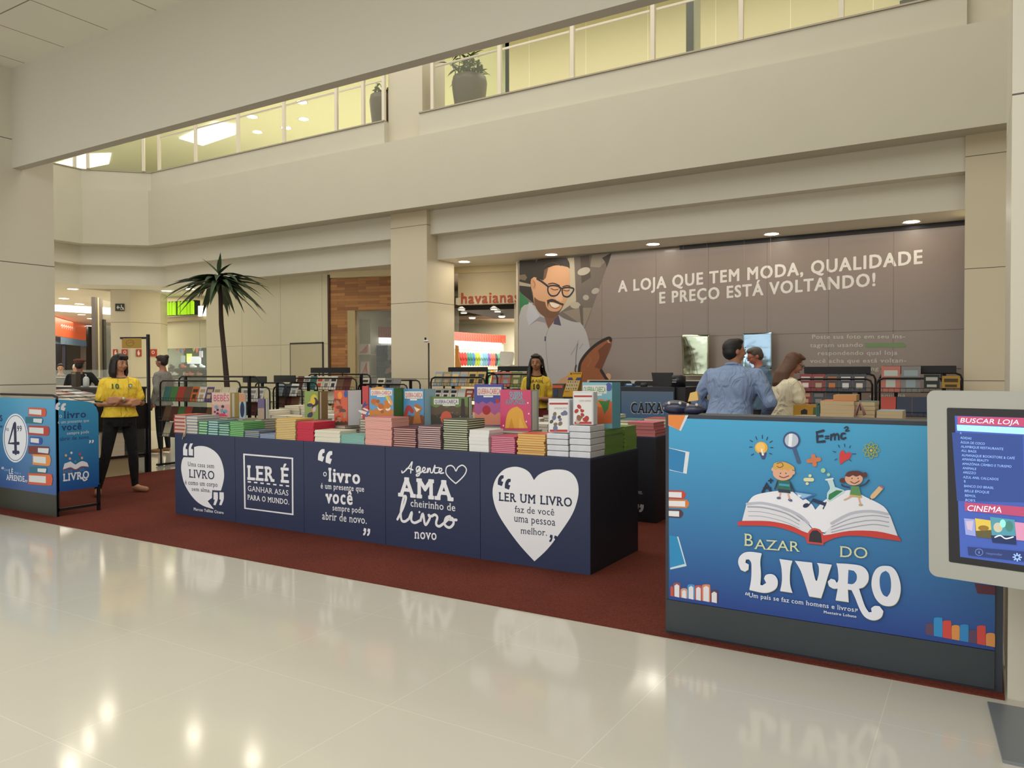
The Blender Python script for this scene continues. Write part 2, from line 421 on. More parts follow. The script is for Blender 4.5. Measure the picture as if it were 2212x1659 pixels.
# ground-floor back wall: white panels, hidden door
PANEL = grooved('white_wall_panel', '#e0d8b6', (1.17, 1.95), wd=.007, rough=.45, dark='#9a917a', off=(14.6-.02, 0), axes='XZ')
wx0 = PY(446, 750, 11.0).x
S('wall_back', MB().box(wx0, -10.78, 11.0, 11.15, 0, 3.34, PANEL))
S('wall_back', MB().box(wx0, wx0+.12, 11.15, 14.5, 0, 3.34, PANEL))
d0 = PY(628.5, 745, 11.0); d1 = PY(697, 742, 11.0)
dm = MB(); dm.box(d0.x, d1.x, 10.985, 11.0, 0, d1.z, '#c8bd9b'); 
d = S('door_1', dm)
fm = MB(); fm.box(d0.x-.012, d0.x, 10.98, 11.0, 0, d1.z+.02, '#3b372e'); fm.box(d1.x, d1.x+.03, 10.98, 11.0, 0, d1.z+.02, '#3b372e'); fm.box(d0.x-.012, d1.x+.03, 10.98, 11.0, d1.z, d1.z+.03, '#3b372e')
fm.build('door_frame', parent=d, world=True, label='thin dark joint around the door')

# slanted shop front: wood cladding, sandal shop
SP0 = Vector((-10.77, 10.92, 0)); SP1 = Vector((-7.0, 12.05, 0)); SD = (SP1-SP0).normalized(); SN = Vector((SD.y, -SD.x, 0)); SL = (SP1-SP0).length
def onS(px, py):
    d = ray(px, py); t = (SP0-CO).dot(SN)/d.dot(SN); q = CO + d*t; return (q-SP0).dot(SD), q.z
def sbox(mb, a, b, y0, y1, z0, z1, m):
    T = Matrix.Translation(SP0) @ Matrix(((SD.x, -SN.x, 0, 0), (SD.y, -SN.y, 0, 0), (0, 0, 1, 0), (0, 0, 0, 1)))
    return mb.box(a, b, y0, y1, z0, z1, m, T)
def wood_mat():
    m = bpy.data.materials.new('wood_strip_cladding'); m.use_nodes = True; nt = m.node_tree; b = nt.nodes['Principled BSDF']; b.inputs['Roughness'].default_value = .45
    g = nt.nodes.new('ShaderNodeTexCoord'); mp = nt.nodes.new('ShaderNodeMapping'); mp.inputs['Rotation'].default_value = (math.pi/2, 0, 0)
    nt.links.new(g.outputs['Object'], mp.inputs[0])
    br = nt.nodes.new('ShaderNodeTexBrick'); br.inputs['Scale'].default_value = 1; br.inputs['Brick Width'].default_value = .42; br.inputs['Row Height'].default_value = .055
    br.inputs['Mortar Size'].default_value = .0012; br.offset = .37; br.inputs['Color1'].default_value = lin('#c48848'); br.inputs['Color2'].default_value = lin('#96602f'); br.inputs['Mortar'].default_value = lin('#5d3819')
    nt.links.new(mp.outputs[0], br.inputs['Vector'])
    n = nt.nodes.new('ShaderNodeTexNoise'); n.inputs['Scale'].default_value = 2; mp2 = nt.nodes.new('ShaderNodeMapping'); mp2.inputs['Scale'].default_value = (2, 2, 40)
    nt.links.new(g.outputs['Object'], mp2.inputs[0]); nt.links.new(mp2.outputs[0], n.inputs['Vector'])
    mx = nt.nodes.new('ShaderNodeMix'); mx.data_type = 'RGBA'; mx.blend_type = 'MULTIPLY'; mx.inputs['Factor'].default_value = .35
    nt.links.new(br.outputs['Color'], mx.inputs['A']); nt.links.new(n.outputs['Color'], mx.inputs['B']); nt.links.new(mx.outputs['Result'], b.inputs['Base Color'])
    return m
WOOD = wood_mat()
a1, zt = onS(728, 586); a2, _ = onS(752, 700); a3, zw = onS(765, 671); aR, _ = onS(1112, 600); zo = onS(1050, 660)[1]; zc = onS(1050, 571)[1]
mb = MB(); sbox(mb, 0.0, a2, -.02, .15, 0, 3.2, WOOD); sbox(mb, a2, 2.45, -.02, .15, zw, 3.2, WOOD)
S('wall_wood', mb)
S('trim_6', sbox(MB(), -.03, .012, -.05, .15, 0, 3.27, '#4a2f22'))
S('wall_shop_head', sbox(MB(), 2.6, SL+.6, 0, .15, zo+.12, 3.30, mat('#dccdaa', rough=.6)))
S('trim_7', sbox(MB(), 2.6, SL+.6, -.14, .0, zo+.02, zo+.14, mat('#e6dcc2', rough=.5)))
S('trim_8', sbox(MB(), 0, SL+.6, -.03, .0, 3.21, 3.325, mat('#e2d2a4', rough=.5)))
S('trim_9', sbox(MB(), aR-.0, aR+.05, -.05, .12, 0, zo+.1, mat('#ddd2ba')))
# shop interior shell (floor, back, sides)
shopw = mat('#dcd6bd', rough=.6)
S('wall_shop_back', sbox(MB(), -.6, SL+1.2, 4.0, 4.1, 0, 3.2, shopw))
S('wall_shop_left', sbox(MB(), -.1, 0.0, .16, 4.0, 0, 3.2, mat('#b9b392')))
S('wall_shop_right', sbox(MB(), SL+.9, SL+1.0, .16, 4.0, 0, 3.2, shopw))
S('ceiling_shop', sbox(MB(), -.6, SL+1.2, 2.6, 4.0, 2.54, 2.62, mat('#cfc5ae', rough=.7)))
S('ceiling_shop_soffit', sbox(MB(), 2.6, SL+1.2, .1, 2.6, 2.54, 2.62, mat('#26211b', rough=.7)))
GL = mat('#e8f0ea', rough=.02, alpha=.10, spec=.6)
w_ = S('window_1', sbox(MB(), a2+.16, 2.6, .02, .03, .35, zw, GL))
sbox(MB(), a2, a2+.16, -.03, .12, 0, zw, mat('#a38f62', rough=.25, metal=.3)).build('window_frame', parent=w_, world=True)
# second shop (left): green sign, white header, glass display
gx0 = PY(330, 700, 12.6).x; gx1 = wx0+.1
def z12(px, py): return PY(px, py, 12.6).z
S('wall_header', MB().box(gx0-1, gx1, 12.6, 12.75, z12(400, 752), z12(400, 694), grooved('header_panel', '#c9c7ae', (1.9, 0), wd=.01, rough=.35, dark='#77735f', off=(16.95, 0), axes='XZ')))
S('trim_10', MB().box(gx0-1, gx1, 12.45, 12.6, z12(400, 694), z12(400, 684), mat('#b3a488', rough=.4)))
S('wall_shop_inner', MB().box(gx0-1.5, gx1, 15.6, 15.7, 0, 3.3, mat('#8f9682')))
S('wall_shop_inner', MB().box(gx0-1.6, gx0-1.5, 12.6, 15.7, 0, 3.3, mat('#a9ab9a')))
S('ceiling_shop', MB().box(gx0-1.5, gx1, 12.75, 15.6, 2.62, 2.7, mat('#a8a894')))
S('window_2', MB().box(gx0-1, gx1, 12.62, 12.63, 0, z12(400, 752), GL))
# glazed door frames beside the corridor
gm = mat('#7d756a', rough=.35, metal=.5); gdk = mat('#2b2723', rough=.4)
ga = PT(199, 640, 19.4); gb = PT(240, 640, 20.6)
def gpost(px0, px1, t, m, nm='window_frame', z1=None, par=None):
    p = PT(px0, 640, t); q = PT(px1, 640, t); z = z1 or p.z
    return MB().slab([(p.x, p.y, 0), (q.x, q.y, 0), (q.x, q.y, z), (p.x, p.y, z)], (-.5, .85, 0), .12, m)
wn = MB().slab([(ga.x, ga.y, .02), (gb.x, gb.y, .02), (gb.x, gb.y, 3.28), (ga.x, ga.y, 3.28)], (-.5, .85, 0), .01, GL)
wn = S('window_3', wn)
for p0, p1, t, m in ((197, 205, 19.2, mat('#57504c', rough=.4)), (205, 208, 19.3, mat('#cfc39a', rough=.3)), (208, 216, 19.5, gm), (220, 223, 19.6, gdk)):
    gpost(p0, p1, t, m, z1=3.28 if p0 < 220 else 2.75).build('window_frame', parent=wn, world=True)
p = PT(206, 697, 19.4); q = PT(240, 694, 19.9)
MB().slab([(p.x, p.y, p.z-.05), (q.x, q.y, p.z-.05), (q.x, q.y, p.z+.03), (p.x, p.y, p.z+.03)], (-.5, .85, 0), .12, gm).build('window_frame', parent=wn, world=True)

# recessed downlights (disc lamps in the ceilings)
LAMPW = mat('#fff6e4', emit=14)
n_d = 0
def downlight(px, py, z, r=.085, label='', s=None, group=None):
    p = PZ(px, py, z)
    t = thing('downlight', label, 'ceiling light', (p.x, p.y, z), group=group)
    MB().lathe([(r+.018, -.006), (r+.018, .0), (r, .0), (r, -.004)], '#efe8d6', n=20, cap=False).build('trim_ring', t)
    MB().lathe([(r, -.007), (r*.2, -.0075)], LAMPW if s is None else s, n=20).build('lamp_disc', t, label='glowing disc')
    return t
for i, (x, y) in enumerate(((1003, 565), (1191, 549.5), (1411, 527), (1667, 505), (1969, 478.5))):
    downlight(x, y, 3.325, .095, 'round recessed downlight in the soffit, ' + ('over the entrance of the sandal shop', 'just above the printed man\'s hair', 'above the words TEM MODA of the banner', 'above the word QUALIDADE of the banner', 'nearest the right end of the banner')[i])
for i, (x, y) in enumerate(((157, 624), (138, 644.5), (171.5, 656.5), (176, 679.5), (196, 688), (193, 704))):
    downlight(x, y, 3.325, .11, ('first and largest', 'second', 'third', 'fourth', 'fifth', 'farthest')[i] + ' round downlight in the corridor ceiling left of the far pillar')
for i, (x, y) in enumerate(((409, 624), (436, 624), (360, 628))):
    downlight(x, y, 3.325, .11, ('largest downlight among the palm leaves above the green sign', 'downlight right of the largest one above the green sign', 'small downlight at the left above the green sign')[i])
for i, (x, y) in enumerate(((545, 252), (556, 285), (652, 220.5), (656, 257), (618, 276), (690, 290))):
    if i < 5: downlight(x, y, 8.6, .14, ('upper left', 'lower left', 'highest', 'right-hand', 'small middle')[i] + ' downlight seen in the upper-floor ceiling behind the glass railing')
for i, (x, y) in enumerate(((232, 1540), (190, 1600), (150, 1655), (420, 1590), (545, 1640), (100, 1590))):   # upstairs lamps that the polished floor mirrors
    p = PZ(x, y, 0); X = p.x*(1+8.6/CAMH); Y = p.y*(1+8.6/CAMH)
    t = thing('downlight', 'round downlight of the upper-floor ceiling, mirrored in the polished floor at lower left', 'ceiling light', (X, Y, 8.6), group='upper-floor downlights mirrored in the floor')
    MB().lathe([(.20, -.004), (.03, -.005)], mat('#fff4dc', emit=42), n=16).build('lamp_disc', t)
for i, (x, y) in enumerate(((1640, 66), (1861, 20))):
    downlight(x, y, 8.6, .13, ('left', 'right')[i] + ' round light shining above the black panel end of the upper gallery') if 0 else None
# light coves
p = [PZ(108, 658, 3.325), PZ(245, 665.5, 3.325), PZ(245, 677.5, 3.325), PZ(108, 669, 3.325)]
MB().slab([(v.x, v.y, 3.32) for v in p], (0, 0, -1), .03, mat('#fff2e6', emit=5)).build('light_cove', label='long glowing light cove across the corridor ceiling', cat='ceiling light')
p = [PZ(400, 300, 8.6), PZ(470, 262, 8.6), PZ(515, 262, 8.6), PZ(515, 330, 8.6), PZ(490, 330, 8.6)]
p = [PZ(388, 297, 8.6), PZ(466, 262, 8.6), PZ(508, 268, 8.6), PZ(508, 288, 8.6), PZ(438, 312, 8.6)]
MB().slab([(v.x, v.y, 8.59) for v in p], (0, 0, -1), .03, mat('#f6fbff', emit=3.5)).build('ceiling_light', label='large white light panel in the upper-floor ceiling, left part of the railing', cat='ceiling light')
p = [PZ(118, 352, 8.6), PZ(185, 332, 8.6), PZ(240, 330, 8.6), PZ(235, 352, 8.6), PZ(118, 375, 8.6)]
MB().slab([(v.x, v.y, 8.59) for v in p], (0, 0, -1), .03, mat('#fff6dc', emit=2.2)).build('ceiling_light', label='glowing ceiling panel at the far left end of the upper railing', cat='ceiling light')

# glass railing of the upper floor
RAILM = mat('#ded6c2', rough=.35); GLR = mat('#e9efd2', rough=.03, alpha=.07, spec=.6)
def railing(p0, p1, posts, label, endlab=''):
    """p0,p1 world xy of ends; posts: fractions"""
    p0 = Vector((p0[0], p0[1], 5.722)); p1 = Vector((p1[0], p1[1], 5.722)); d = p1-p0; u = d.normalized(); n = Vector((-u.y, u.x, 0)); H = .80
    t = thing('glass_railing', label, 'railing', tuple(p0))
    for f in posts:
        q = p0 + d*f; MB().slab([q-u*.03, q+u*.03, q+u*.03+Vector((0, 0, H)), q-u*.03+Vector((0, 0, H))], n, .05, RAILM).build('post', t, world=True)
    for a, b in zip(posts[:-1], posts[1:]):
        qa = p0+d*a+u*.05; qb = p0+d*b-u*.05; Z = Vector((0, 0, 1)); o = n*.02
        MB().slab([qa+o, qb+o, qb+o+Z*(H-.08), qa+o+Z*(H-.08)], n, .008, GLR).build('glass_pane', t, world=True)
        MB().slab([qa+o+Z*(H-.10), qb+o+Z*(H-.10), qb+o+Z*(H-.07), qa+o+Z*(H-.07)], n, .02, RAILM).build('top_clamp', t, world=True)
    MB().tube([p0+Vector((0, 0, H+.03))+n*.02, p1+Vector((0, 0, H+.03))+n*.02], .028, RAILM, n=10).build('handrail', t, world=True)
    return t
def fr(px, y, xa, xb): return (PY(px, y, 10.28).x - xa)/(xb-xa)
xa, xb = PY(926, 236, 10.28).x, -.2
railing((xa, 10.28), (xb, 10.28), [fr(px, y, xa, xb) for px, y in ((933, 230), (1078, 205), (1235, 168), (1409, 130), (1600, 85), (1817, 38))]+[.995], 'long glass railing of the upper floor right of the pillar')
xa, xb = -15.25, PX0-.02
railing((xa, 10.28), (xb, 10.28), [fr(px, y, xa, xb) for px, y in ((342, 370), (421, 352), (513, 330), (612, 306), (725, 280), (783, 265))]+[.995], 'glass railing of the upper floor between corner and pillar')
railing((-16.2, 9.32), (-15.4, 10.12), [.02, .98], 'short glass railing across the chamfered corner upstairs')
railing((-16.33, 5.0), (-16.33, 9.2), [.0, .33, .66, .99], 'glass railing of the upper floor running away at the far left')
# ================================================================== display tables with printed quotes
NAVY = mat('#222d4c', rough=.5, noise=.04, nscale=4); NAVYD = mat('#1c1f2b', rough=.55)
TY = 4.80; TB = 5.66; TZ = .81
def quote66(a, x, y, w, h, col, flip=False, sk=0):
    P = [(1, 0), (.55, .03), (.2, .25), (.03, .55), (0, .9), (.7, 1), (.95, .6), (.62, .56), (.68, .36), (1, .26)]
    if flip: P = [(1-i, 1-j) for i, j in P]
    a.poly([(x+i*w, y+j*h+sk*i) for i, j in P], col)
V1 = (350, 920, .47468); V2 = (350, 750, .241158)
xs = [-6.86, -5.962, -5.064, -4.137, -3.213, -2.302]
tabs = []
tl = ['speech bubble and a Cicero quote', 'square frame reading LER É GANHAR ASAS', 'quotation marks and O LIVRO É UM PRESENTE', 'A GENTE AMA lettering and heart outline', 'large white heart reading LER UM LIVRO']
for i in range(5):
    x0, x1 = xs[i]+.002, xs[i+1]-.002
    t = thing('display_table', 'navy box table of the front row with ' + tl[i], 'display table', ((x0+x1)/2, (TY+TB)/2, .008), group='navy display tables of the front row')
    MB().box(x0, x1, TY+.012, TB, .008, TZ-.012, NAVYD).build('carcass', t, world=True)
    MB().box(x0, x1, TY, TY+.012, .008, TZ-.012, NAVY).build('front_panel', t, world=True, label='printed navy panel')
    MB().box(x0, x1, TY, TB, TZ-.012, TZ, mat('#2c3450', rough=.5)).build('top_board', t, world=True)
    tabs.append(t)
nv = '#1f2a48'
a = ART_Y(TY, V2)
a.poly([(288, 988), (288, 895), (330, 885), (400, 892), (470, 930), (520, 990), (548, 1070), (557, 1150), (547, 1220), (528, 1285), (450, 1280), (448, 1350), (410, 1378), (465, 1450), (380, 1425), (310, 1380), (250, 1310), (200, 1220), (177, 1130), (172, 1070), (180, 1015), (195, 985)], WHITE)
for dx in (0, 50): a.poly([(203+dx, 862), (228+dx, 862), (213+dx, 895), (213+dx, 912), (228+dx, 914), (228+dx, 972), (190+dx, 968), (190+dx, 905)], WHITE)
for dx in (0, 53): a.poly([(462+dx, 1298), (500+dx, 1301), (500+dx, 1362), (480+dx, 1416), (460+dx, 1412), (474+dx, 1366), (462+dx, 1364)], WHITE)
a.text('Uma casa sem', (232, 1064), (468, 1084), 38, nv, bold=.006, slab=.04)
a.text('LIVRO', (243, 1166), (470, 1185), 72, nv, bold=.010, slab=.05)
a.text('é como um corpo', (207, 1228), (498, 1252), 40, nv, bold=.006, slab=.035)
a.text('sem alma.', (268, 1285), (435, 1300), 34, nv, bold=.006, slab=.035)
a.text('Marcus Tullius Cicero', (285, 1460), (553, 1494), 24, WHITE, bold=.02, slab=.035)
a.build('lettering', tabs[0], 'white bubble and lettering')
a = ART_Y(TY, V2)
for q in ([(728, 952), (1175, 990), (1175, 1003), (728, 966)], [(737, 1436), (1178, 1492), (1178, 1505), (737, 1447)], [(728, 966), (742, 967), (750, 1438), (737, 1436)], [(1162, 1001), (1175, 1003), (1178, 1492), (1165, 1490)]): a.poly(q, WHITE)
a.text('LER É', (765, 1184), (1138, 1214), 124, WHITE, bold=.028, slab=.045)
for k in range(7): a.poly([(768+k*57, 1198+k*6.2), (798+k*57, 1201+k*6.2), (798+k*57, 1214+k*6.2), (768+k*57, 1211+k*6.2)], WHITE)
a.text('GANHAR ASAS', (770, 1286), (1133, 1330), 46, WHITE, bold=.004, slab=.035)
a.text('PARA O MUNDO.', (768, 1364), (1140, 1410), 44, WHITE, bold=.02, slab=.035)
a.build('lettering', tabs[1], 'white frame and lettering')
a = ART_Y(TY, V1)
quote66(a, 710, 103, 30, 58, WHITE, sk=3); quote66(a, 745, 112, 30, 60, WHITE, sk=3)
a.text('o', (734, 229), (750, 230), 20, WHITE, bold=.005, xh=True)
a.text('livro', (758, 252), (902, 264), 60, WHITE, bold=.03, slab=.035)
a.text('é um presente que', (723, 284), (920, 300), 25, WHITE, bold=.012, slab=.03)
a.text('você', (745, 350), (868, 358), 40, WHITE, bold=.03, slab=.035, xh=True)
a.text('sempre pode', (777, 384), (918, 398), 26, WHITE, bold=.008, slab=.03)
a.text('abrir de novo.', (730, 425), (932, 446), 34, WHITE, bold=.006, slab=.03)
quote66(a, 916, 464, 14, 34, WHITE, True); quote66(a, 934, 466, 14, 34, WHITE, True)
a.build('lettering', tabs[2], 'white lettering')
a = ART_Y(TY, V1)
th = .011
a.stroke([(1092, 205), (1093, 213), (1103, 208), (1125, 185), (1139, 163), (1134, 190), (1132, 214)], th, WHITE); a.stroke([(1112, 196), (1124, 193), (1142, 200)], th, WHITE)
def cur(a, s, x0, y0, x1, y1, h, wd, col):
    """joined handwriting strokes, each letter in a unit box"""
    G = {'g': [(.1, 0), (.7, -.95), (.25, -1), (.05, -.5), (.3, -.05), (.75, -.6), (.8, -.9), (.65, .4), (.2, .75), (.1, .45), (1, 0)],
         'e': [(0, -.1), (.6, -.45), (.65, -.85), (.35, -.9), (.15, -.4), (.4, 0), (1, -.1)],
         'n': [(0, -.1), (.15, -.9), (.12, 0), (.4, -.8), (.6, -.7), (.62, -.15), (.8, 0), (1, -.1)],
         't': [(0, -.1), (.45, -1.5), (.3, -.3), (.5, 0), (1, -.1)],
         'l': [(0, -.1), (.5, -1.2), (.75, -2.1), (.55, -2.1), (.3, -.9), (.35, -.1), (.65, 0), (1, -.3)],
         'i': [(0, -.3), (.25, -.9), (.2, -.2), (.5, 0), (1, -.3)],
         'v': [(0, -.3), (.2, -.9), (.35, -.1), (.5, 0), (.8, -.6), (.7, -.9), (.75, -.75), (1, -.8)],
         'r': [(0, -.8), (.25, -.95), (.45, -.75), (.35, -.3), (.4, -.05), (.65, 0), (1, -.3)],
         'a': [(0, -.3), (.8, -.85), (.4, -.95), (.1, -.4), (.3, 0), (.75, -.5), (.85, -.85), (.75, -.2), (.9, 0), (1.1, -.2)],
         'o': [(0, -.3), (.6, -.95), (.2, -.8), (.1, -.2), (.5, 0), (.85, -.4), (.75, -.85), (.5, -.7), (1.1, -.75)]}
    n = len(s)
    pts = []
    for k, c in enumerate(s):
        for i, j in G[c]: pts.append((x0 + (k+i)*(x1-x0)/n, y0 + (k+i)*(y1-y0)/n + j*h))
    a.stroke(pts, wd, col)
cur(a, 'gente', 1156, 210, 1282, 216, 24, th, WHITE); a.stroke([(1243, 190), (1262, 190)], th*.8, WHITE)
a.stroke([(1337, 262), (1312, 240), (1293, 215), (1296, 188), (1315, 180), (1330, 190), (1338, 205), (1348, 188), (1368, 179), (1385, 195), (1380, 218), (1360, 242), (1337, 262)], .010, WHITE)
a.text('AMA', (1075, 318), (1327, 341), 84, WHITE, bold=.03, slab=.05)
a.text('cheirinho de', (1132, 366), (1335, 388), 32, WHITE, bold=.006, slab=.03)
cur(a, 'livro', 1072, 430, 1335, 466, 52, .021, WHITE)
a.ell((1172, 392), 4, 5, WHITE)
a.text('novo', (1150, 512), (1250, 519), 30, WHITE, bold=.014, slab=.035, xh=True)
a.build('lettering', tabs[3], 'white script and slab lettering')
a = ART_Y(TY, V1)
hp = [(1693, 247), (1672, 212), (1640, 192), (1600, 186), (1555, 200), (1520, 240), (1505, 290), (1510, 345), (1530, 400), (1570, 465), (1630, 545), (1695, 616), (1755, 560), (1820, 475), (1868, 400), (1892, 330), (1895, 275), (1880, 232), (1848, 205), (1800, 198), (1755, 204), (1715, 222)]
a.poly(hp, WHITE)
quote66(a, 1528, 222, 27, 50, nv, sk=3); quote66(a, 1560, 238, 27, 50, nv, sk=3)
a.text('LER UM LIVRO', (1533, 340), (1866, 368), 38, nv, bold=.022, slab=.04)
a.text('faz de você', (1605, 393), (1785, 408), 30, nv, bold=.002, slab=.03)
a.text('uma pessoa', (1603, 435), (1790, 455), 22, nv, bold=.002, slab=.03, xh=True)
a.text('melhor.', (1633, 490), (1752, 500), 30, nv, bold=.002, slab=.03)
quote66(a, 1763, 494, 15, 34, nv, True); quote66(a, 1783, 498, 15, 34, nv, True)
a.build('lettering', tabs[4], 'white heart with navy lettering')

# second row of tables behind
T2 = 6.74
xe = PZ(1414.5, 1132, .008).x
tab2 = []
for i in range(6):
    x1 = xe - i*.912; x0 = x1-.908
    t = thing('display_table', 'dark box table of the second row, ' + (['rightmost', 'second', 'third', 'fourth', 'fifth', 'leftmost', ''][i]) + (' from its right end' if 0 < i < 5 else ' end of that row'), 'display table', ((x0+x1)/2, T2+.43, .008), group='dark box tables of the second row')
    MB().box(x0, x1, T2, T2+.86, .008, .79, mat('#181a24', rough=.5)).build('carcass', t, world=True)
    MB().box(x0, x1, T2, T2+.86, .79, .802, NAVY).build('top_board', t, world=True)
    tab2.append(t)
a = ART_Y(T2, (1300, 860, .24096))
a.text('de novo.', (250, 860), (366, 862), 42, '#b8b8ba', bold=.004, slab=.03)
quote66(a, 335, 950, 42, 72, '#b8b8ba', True); quote66(a, 290, 945, 42, 72, '#b8b8ba', True)
a.build('lettering', tab2[0], 'pale quotation mark and text')

# ================================================================== books
PAL = dict(red='#a83428', maroon='#5a2420', brown='#6b4a36', orange='#c8662a', cream='#d6cdb4', white='#d9d7cf', teal='#2f6a66', green='#3f7a40', navy='#26304e', blue='#4a7fb0', yellow='#d8b83a', pink='#d0607a', purple='#5d4a86', black='#1d1c1e', grey='#7c7a78')
def book_mesh(w, d, t, cover, page, soft=False):
    """lying book, spine at the left edge, page block as a part; origin at base centre"""
    c = MB(); e = .0015 if soft else max(.0028, min(t*.21, .006))
    c.box(-w/2, w/2, -d/2, d/2, 0, e, cover); c.box(-w/2, w/2, -d/2, d/2, t-e, t, cover); c.box(-w/2, -w/2+e, -d/2, d/2, e, t-e, cover)
    p = MB(); g = .0 if soft else .005
    p.box(-w/2+e, w/2-g, -d/2+g, d/2-g, e, t-e, page)
    return c, p
def first_book(w, d, t, cover, page, soft=False):
    c, p = book_mesh(w, d, t, M_(cover, rough=.45), M_(page, rough=.85), soft)
    o = c.build('paperback' if soft else 'book', origin=(0, 0, 0)); p.build('page_block', o)
    return o
ORD = ['bottom', 'second', 'third', 'fourth', 'fifth', 'sixth', 'seventh', 'eighth', 'ninth', 'tenth', 'eleventh', 'twelfth', 'thirteenth', 'fourteenth', 'fifteenth', 'sixteenth', 'seventeenth', 'eighteenth', 'nineteenth', 'twentieth', 'twenty-first', 'twenty-second', 'twenty-third', 'twenty-fourth', 'twenty-fifth', 'twenty-sixth']
def stack(x0, x1, y0, dep, z0, h, n, cover, page, desc, soft=False, jit=.004, rot=0, cov2=None):
    w = x1-x0-.004; t = h/n; base = first_book(w, dep, t, cover, page, soft); first = True
    for i in range(n):
        o = base if first else copy_tree(base); first = False
        j = jit if i else jit*.3
        o.location = ((x0+x1)/2 + random.uniform(-j, j)*.5, y0+dep/2 + random.uniform(0, j*1.5), z0+i*t)
        o.rotation_euler = (0, 0, rot + random.uniform(-j, j)*1.5 + (math.pi if False else 0))
        pos = ORD[i] if i < n-1 or n == 1 else 'top'
        tag(o, f'{pos} book, {desc}', 'book', desc)
    return z0+h
rowA = [ # px left, right, top y, bottom y, count, cover, page, depth, description, soft
 (375, 400, 896, 938, 5, '#a84636', '#c4aba0', .26, 'red-edged stack at the left end of the front table row', 0),
 (401, 426, 899, 940, 6, '#8e94a4', '#d2c8b8', .26, 'pale grey stack with the dangling ribbon, second from left', 0),
 (427.5, 447, 910, 941, 5, '#3a7448', '#a6cfac', .24, 'narrow mint stack beside the ribboned grey stack', 0),
 (448, 470, 909, 943, 6, '#356470', '#b4d8c8', .24, 'pale aqua stack, fourth from left on the front row', 0),
 (471, 494, 916, 944, 5, '#356460', '#a6cdb4', .24, 'pale mint stack left of the grass-green stack', 0),
 (495, 526, 912, 945, 8, '#2f8434', '#9ac891', .25, 'grass-green stack between mint and low blue stacks', 0),
 (527, 559, 930, 946, 4, '#475272', '#a9ad9f', .20, 'low slate-edged stack right of the grass-green stack', 0),
 (560, 594, 938, 948, 3, '#55698f', '#bcc6d0', .20, 'lowest stack, pale blue, left of the yellow stack', 0),
 (595, 638, 905, 952, 12, '#c49a3c', '#d4cba4', .22, 'tall yellow-striped stack left of the red stack', 0),
 (640, 677, 912, 955, 14, '#b8223f', '#df4a60', .26, 'bright raspberry-red stack', 0),
 (679, 734, 930, 957, 9, '#c9c4b2', '#dcd7c6', .20, 'white paperback stack right of the red stack', 1),
 (735, 787, 940, 961, 6, '#6aa39a', '#abcbc3', .20, 'low aqua stack left of the tall pink stack', 0),
 (788, 846, 902, 965, 24, '#bd646c', '#deb0a0', .22, 'tall pink booklet stack in mid row', 1),
 (848, 898, 925, 968, 9, '#54182a', '#d3aa9e', .24, 'maroon-striped stack right of the tall pink one', 0),
 (901, 952, 921, 972, 11, '#46263a', '#e0c0b8', .24, 'blush stack between maroon and olive-striped stacks', 0),
 (956, 1010, 906, 975, 14, '#272f20', '#cfd1b2', .24, 'tall olive-striped stack', 0),
 (1013, 1056, 929, 978, 6, '#cfcfca', '#dcdcda', .20, 'thick white paperback stack right of the olive-striped stack', 1),
 (1059, 1112, 943, 981, 9, '#b03e62', '#dfa6b2', .24, 'magenta-striped stack in front of the big pink book', 0),
 (1116, 1176, 938, 987, 9, '#c04a2c', '#d3b46c', .22, 'curling red and yellow booklet stack left of the white boxes', 1),
]
for L, R, yt, yb, n, cv, pg, dp, desc, soft in rowA:
    a0 = PY(L, yb, TY+.02); a1 = PY(R, yb, TY+.02); h = PY((L+R)/2, yt+ (0), TY+.02).z - TZ
    stack(a0.x, a1.x, TY+.02, dp, TZ, max(h, .03), n, cv, pg, desc, bool(soft), jit=.012 if 'curling' in desc else .005)
# ribbon hanging from the grey stack
r0 = PY(399, 905, TY+.01); mb = MB()
mb.tube([PY(402, 904, 4.83)+Vector((0, -.012, 0)), PY(401, 925, 4.812), PY(397, 938, 4.79), PY(394, 949, 4.785)], .004, '#d6ba92', n=5)
mb.tube([PY(400, 926, 4.808), PY(399.5, 940, 4.785), PY(398, 944, 4.78)], .003, '#d6ba92', n=5)
mb.build('ribbon', label='thin beige ribbon dangling from grey books over the navy panel', cat='ribbon')
# shrink-wrapped white boxes at the right corner
def packs(L, R, yt, yb, n, desc, y0=TY+.02, dep=.24):
    a0 = PY(L, yb, y0); a1 = PY(R, yb, y0); h = PY((L+R)/2, yt, y0).z-TZ; t = h/n
    m0 = None
    for i in range(n):
        if m0 is None:
            w2 = (a1.x-a0.x)/2-.002; mb = MB().box(-w2, w2, -dep/2, dep/2, .001, t-.003, mat('#c9cbd2', rough=.3, noise=.12, nscale=14, coat=.8))
            o = mb.build('boxed_set', bevel=.004, origin=(0, 0, 0)); MB().box(-w2+.01, w2-.01, -dep/2+.01, dep/2-.01, t-.003, t-.001, mat('#a8a9ad', rough=.1, coat=1)).build('plastic_wrap', o, label='glossy shrink film'); m0 = o
        else: o = copy_tree(m0)
        o.location = ((a0.x+a1.x)/2+random.uniform(-.003, .003), y0+dep/2, TZ+i*t)
        tag(o, f'{ORD[i] if i < n-1 else "top"} shrink-wrapped white box of the {desc}', 'boxed books', 'shrink-wrapped boxes on the table corner')
    return a0.x, a1.x, TZ+h
packs(1181, 1228, 936, 989, 4, 'shorter left pile'); packs(1230, 1276, 919, 990, 5, 'taller corner pile')
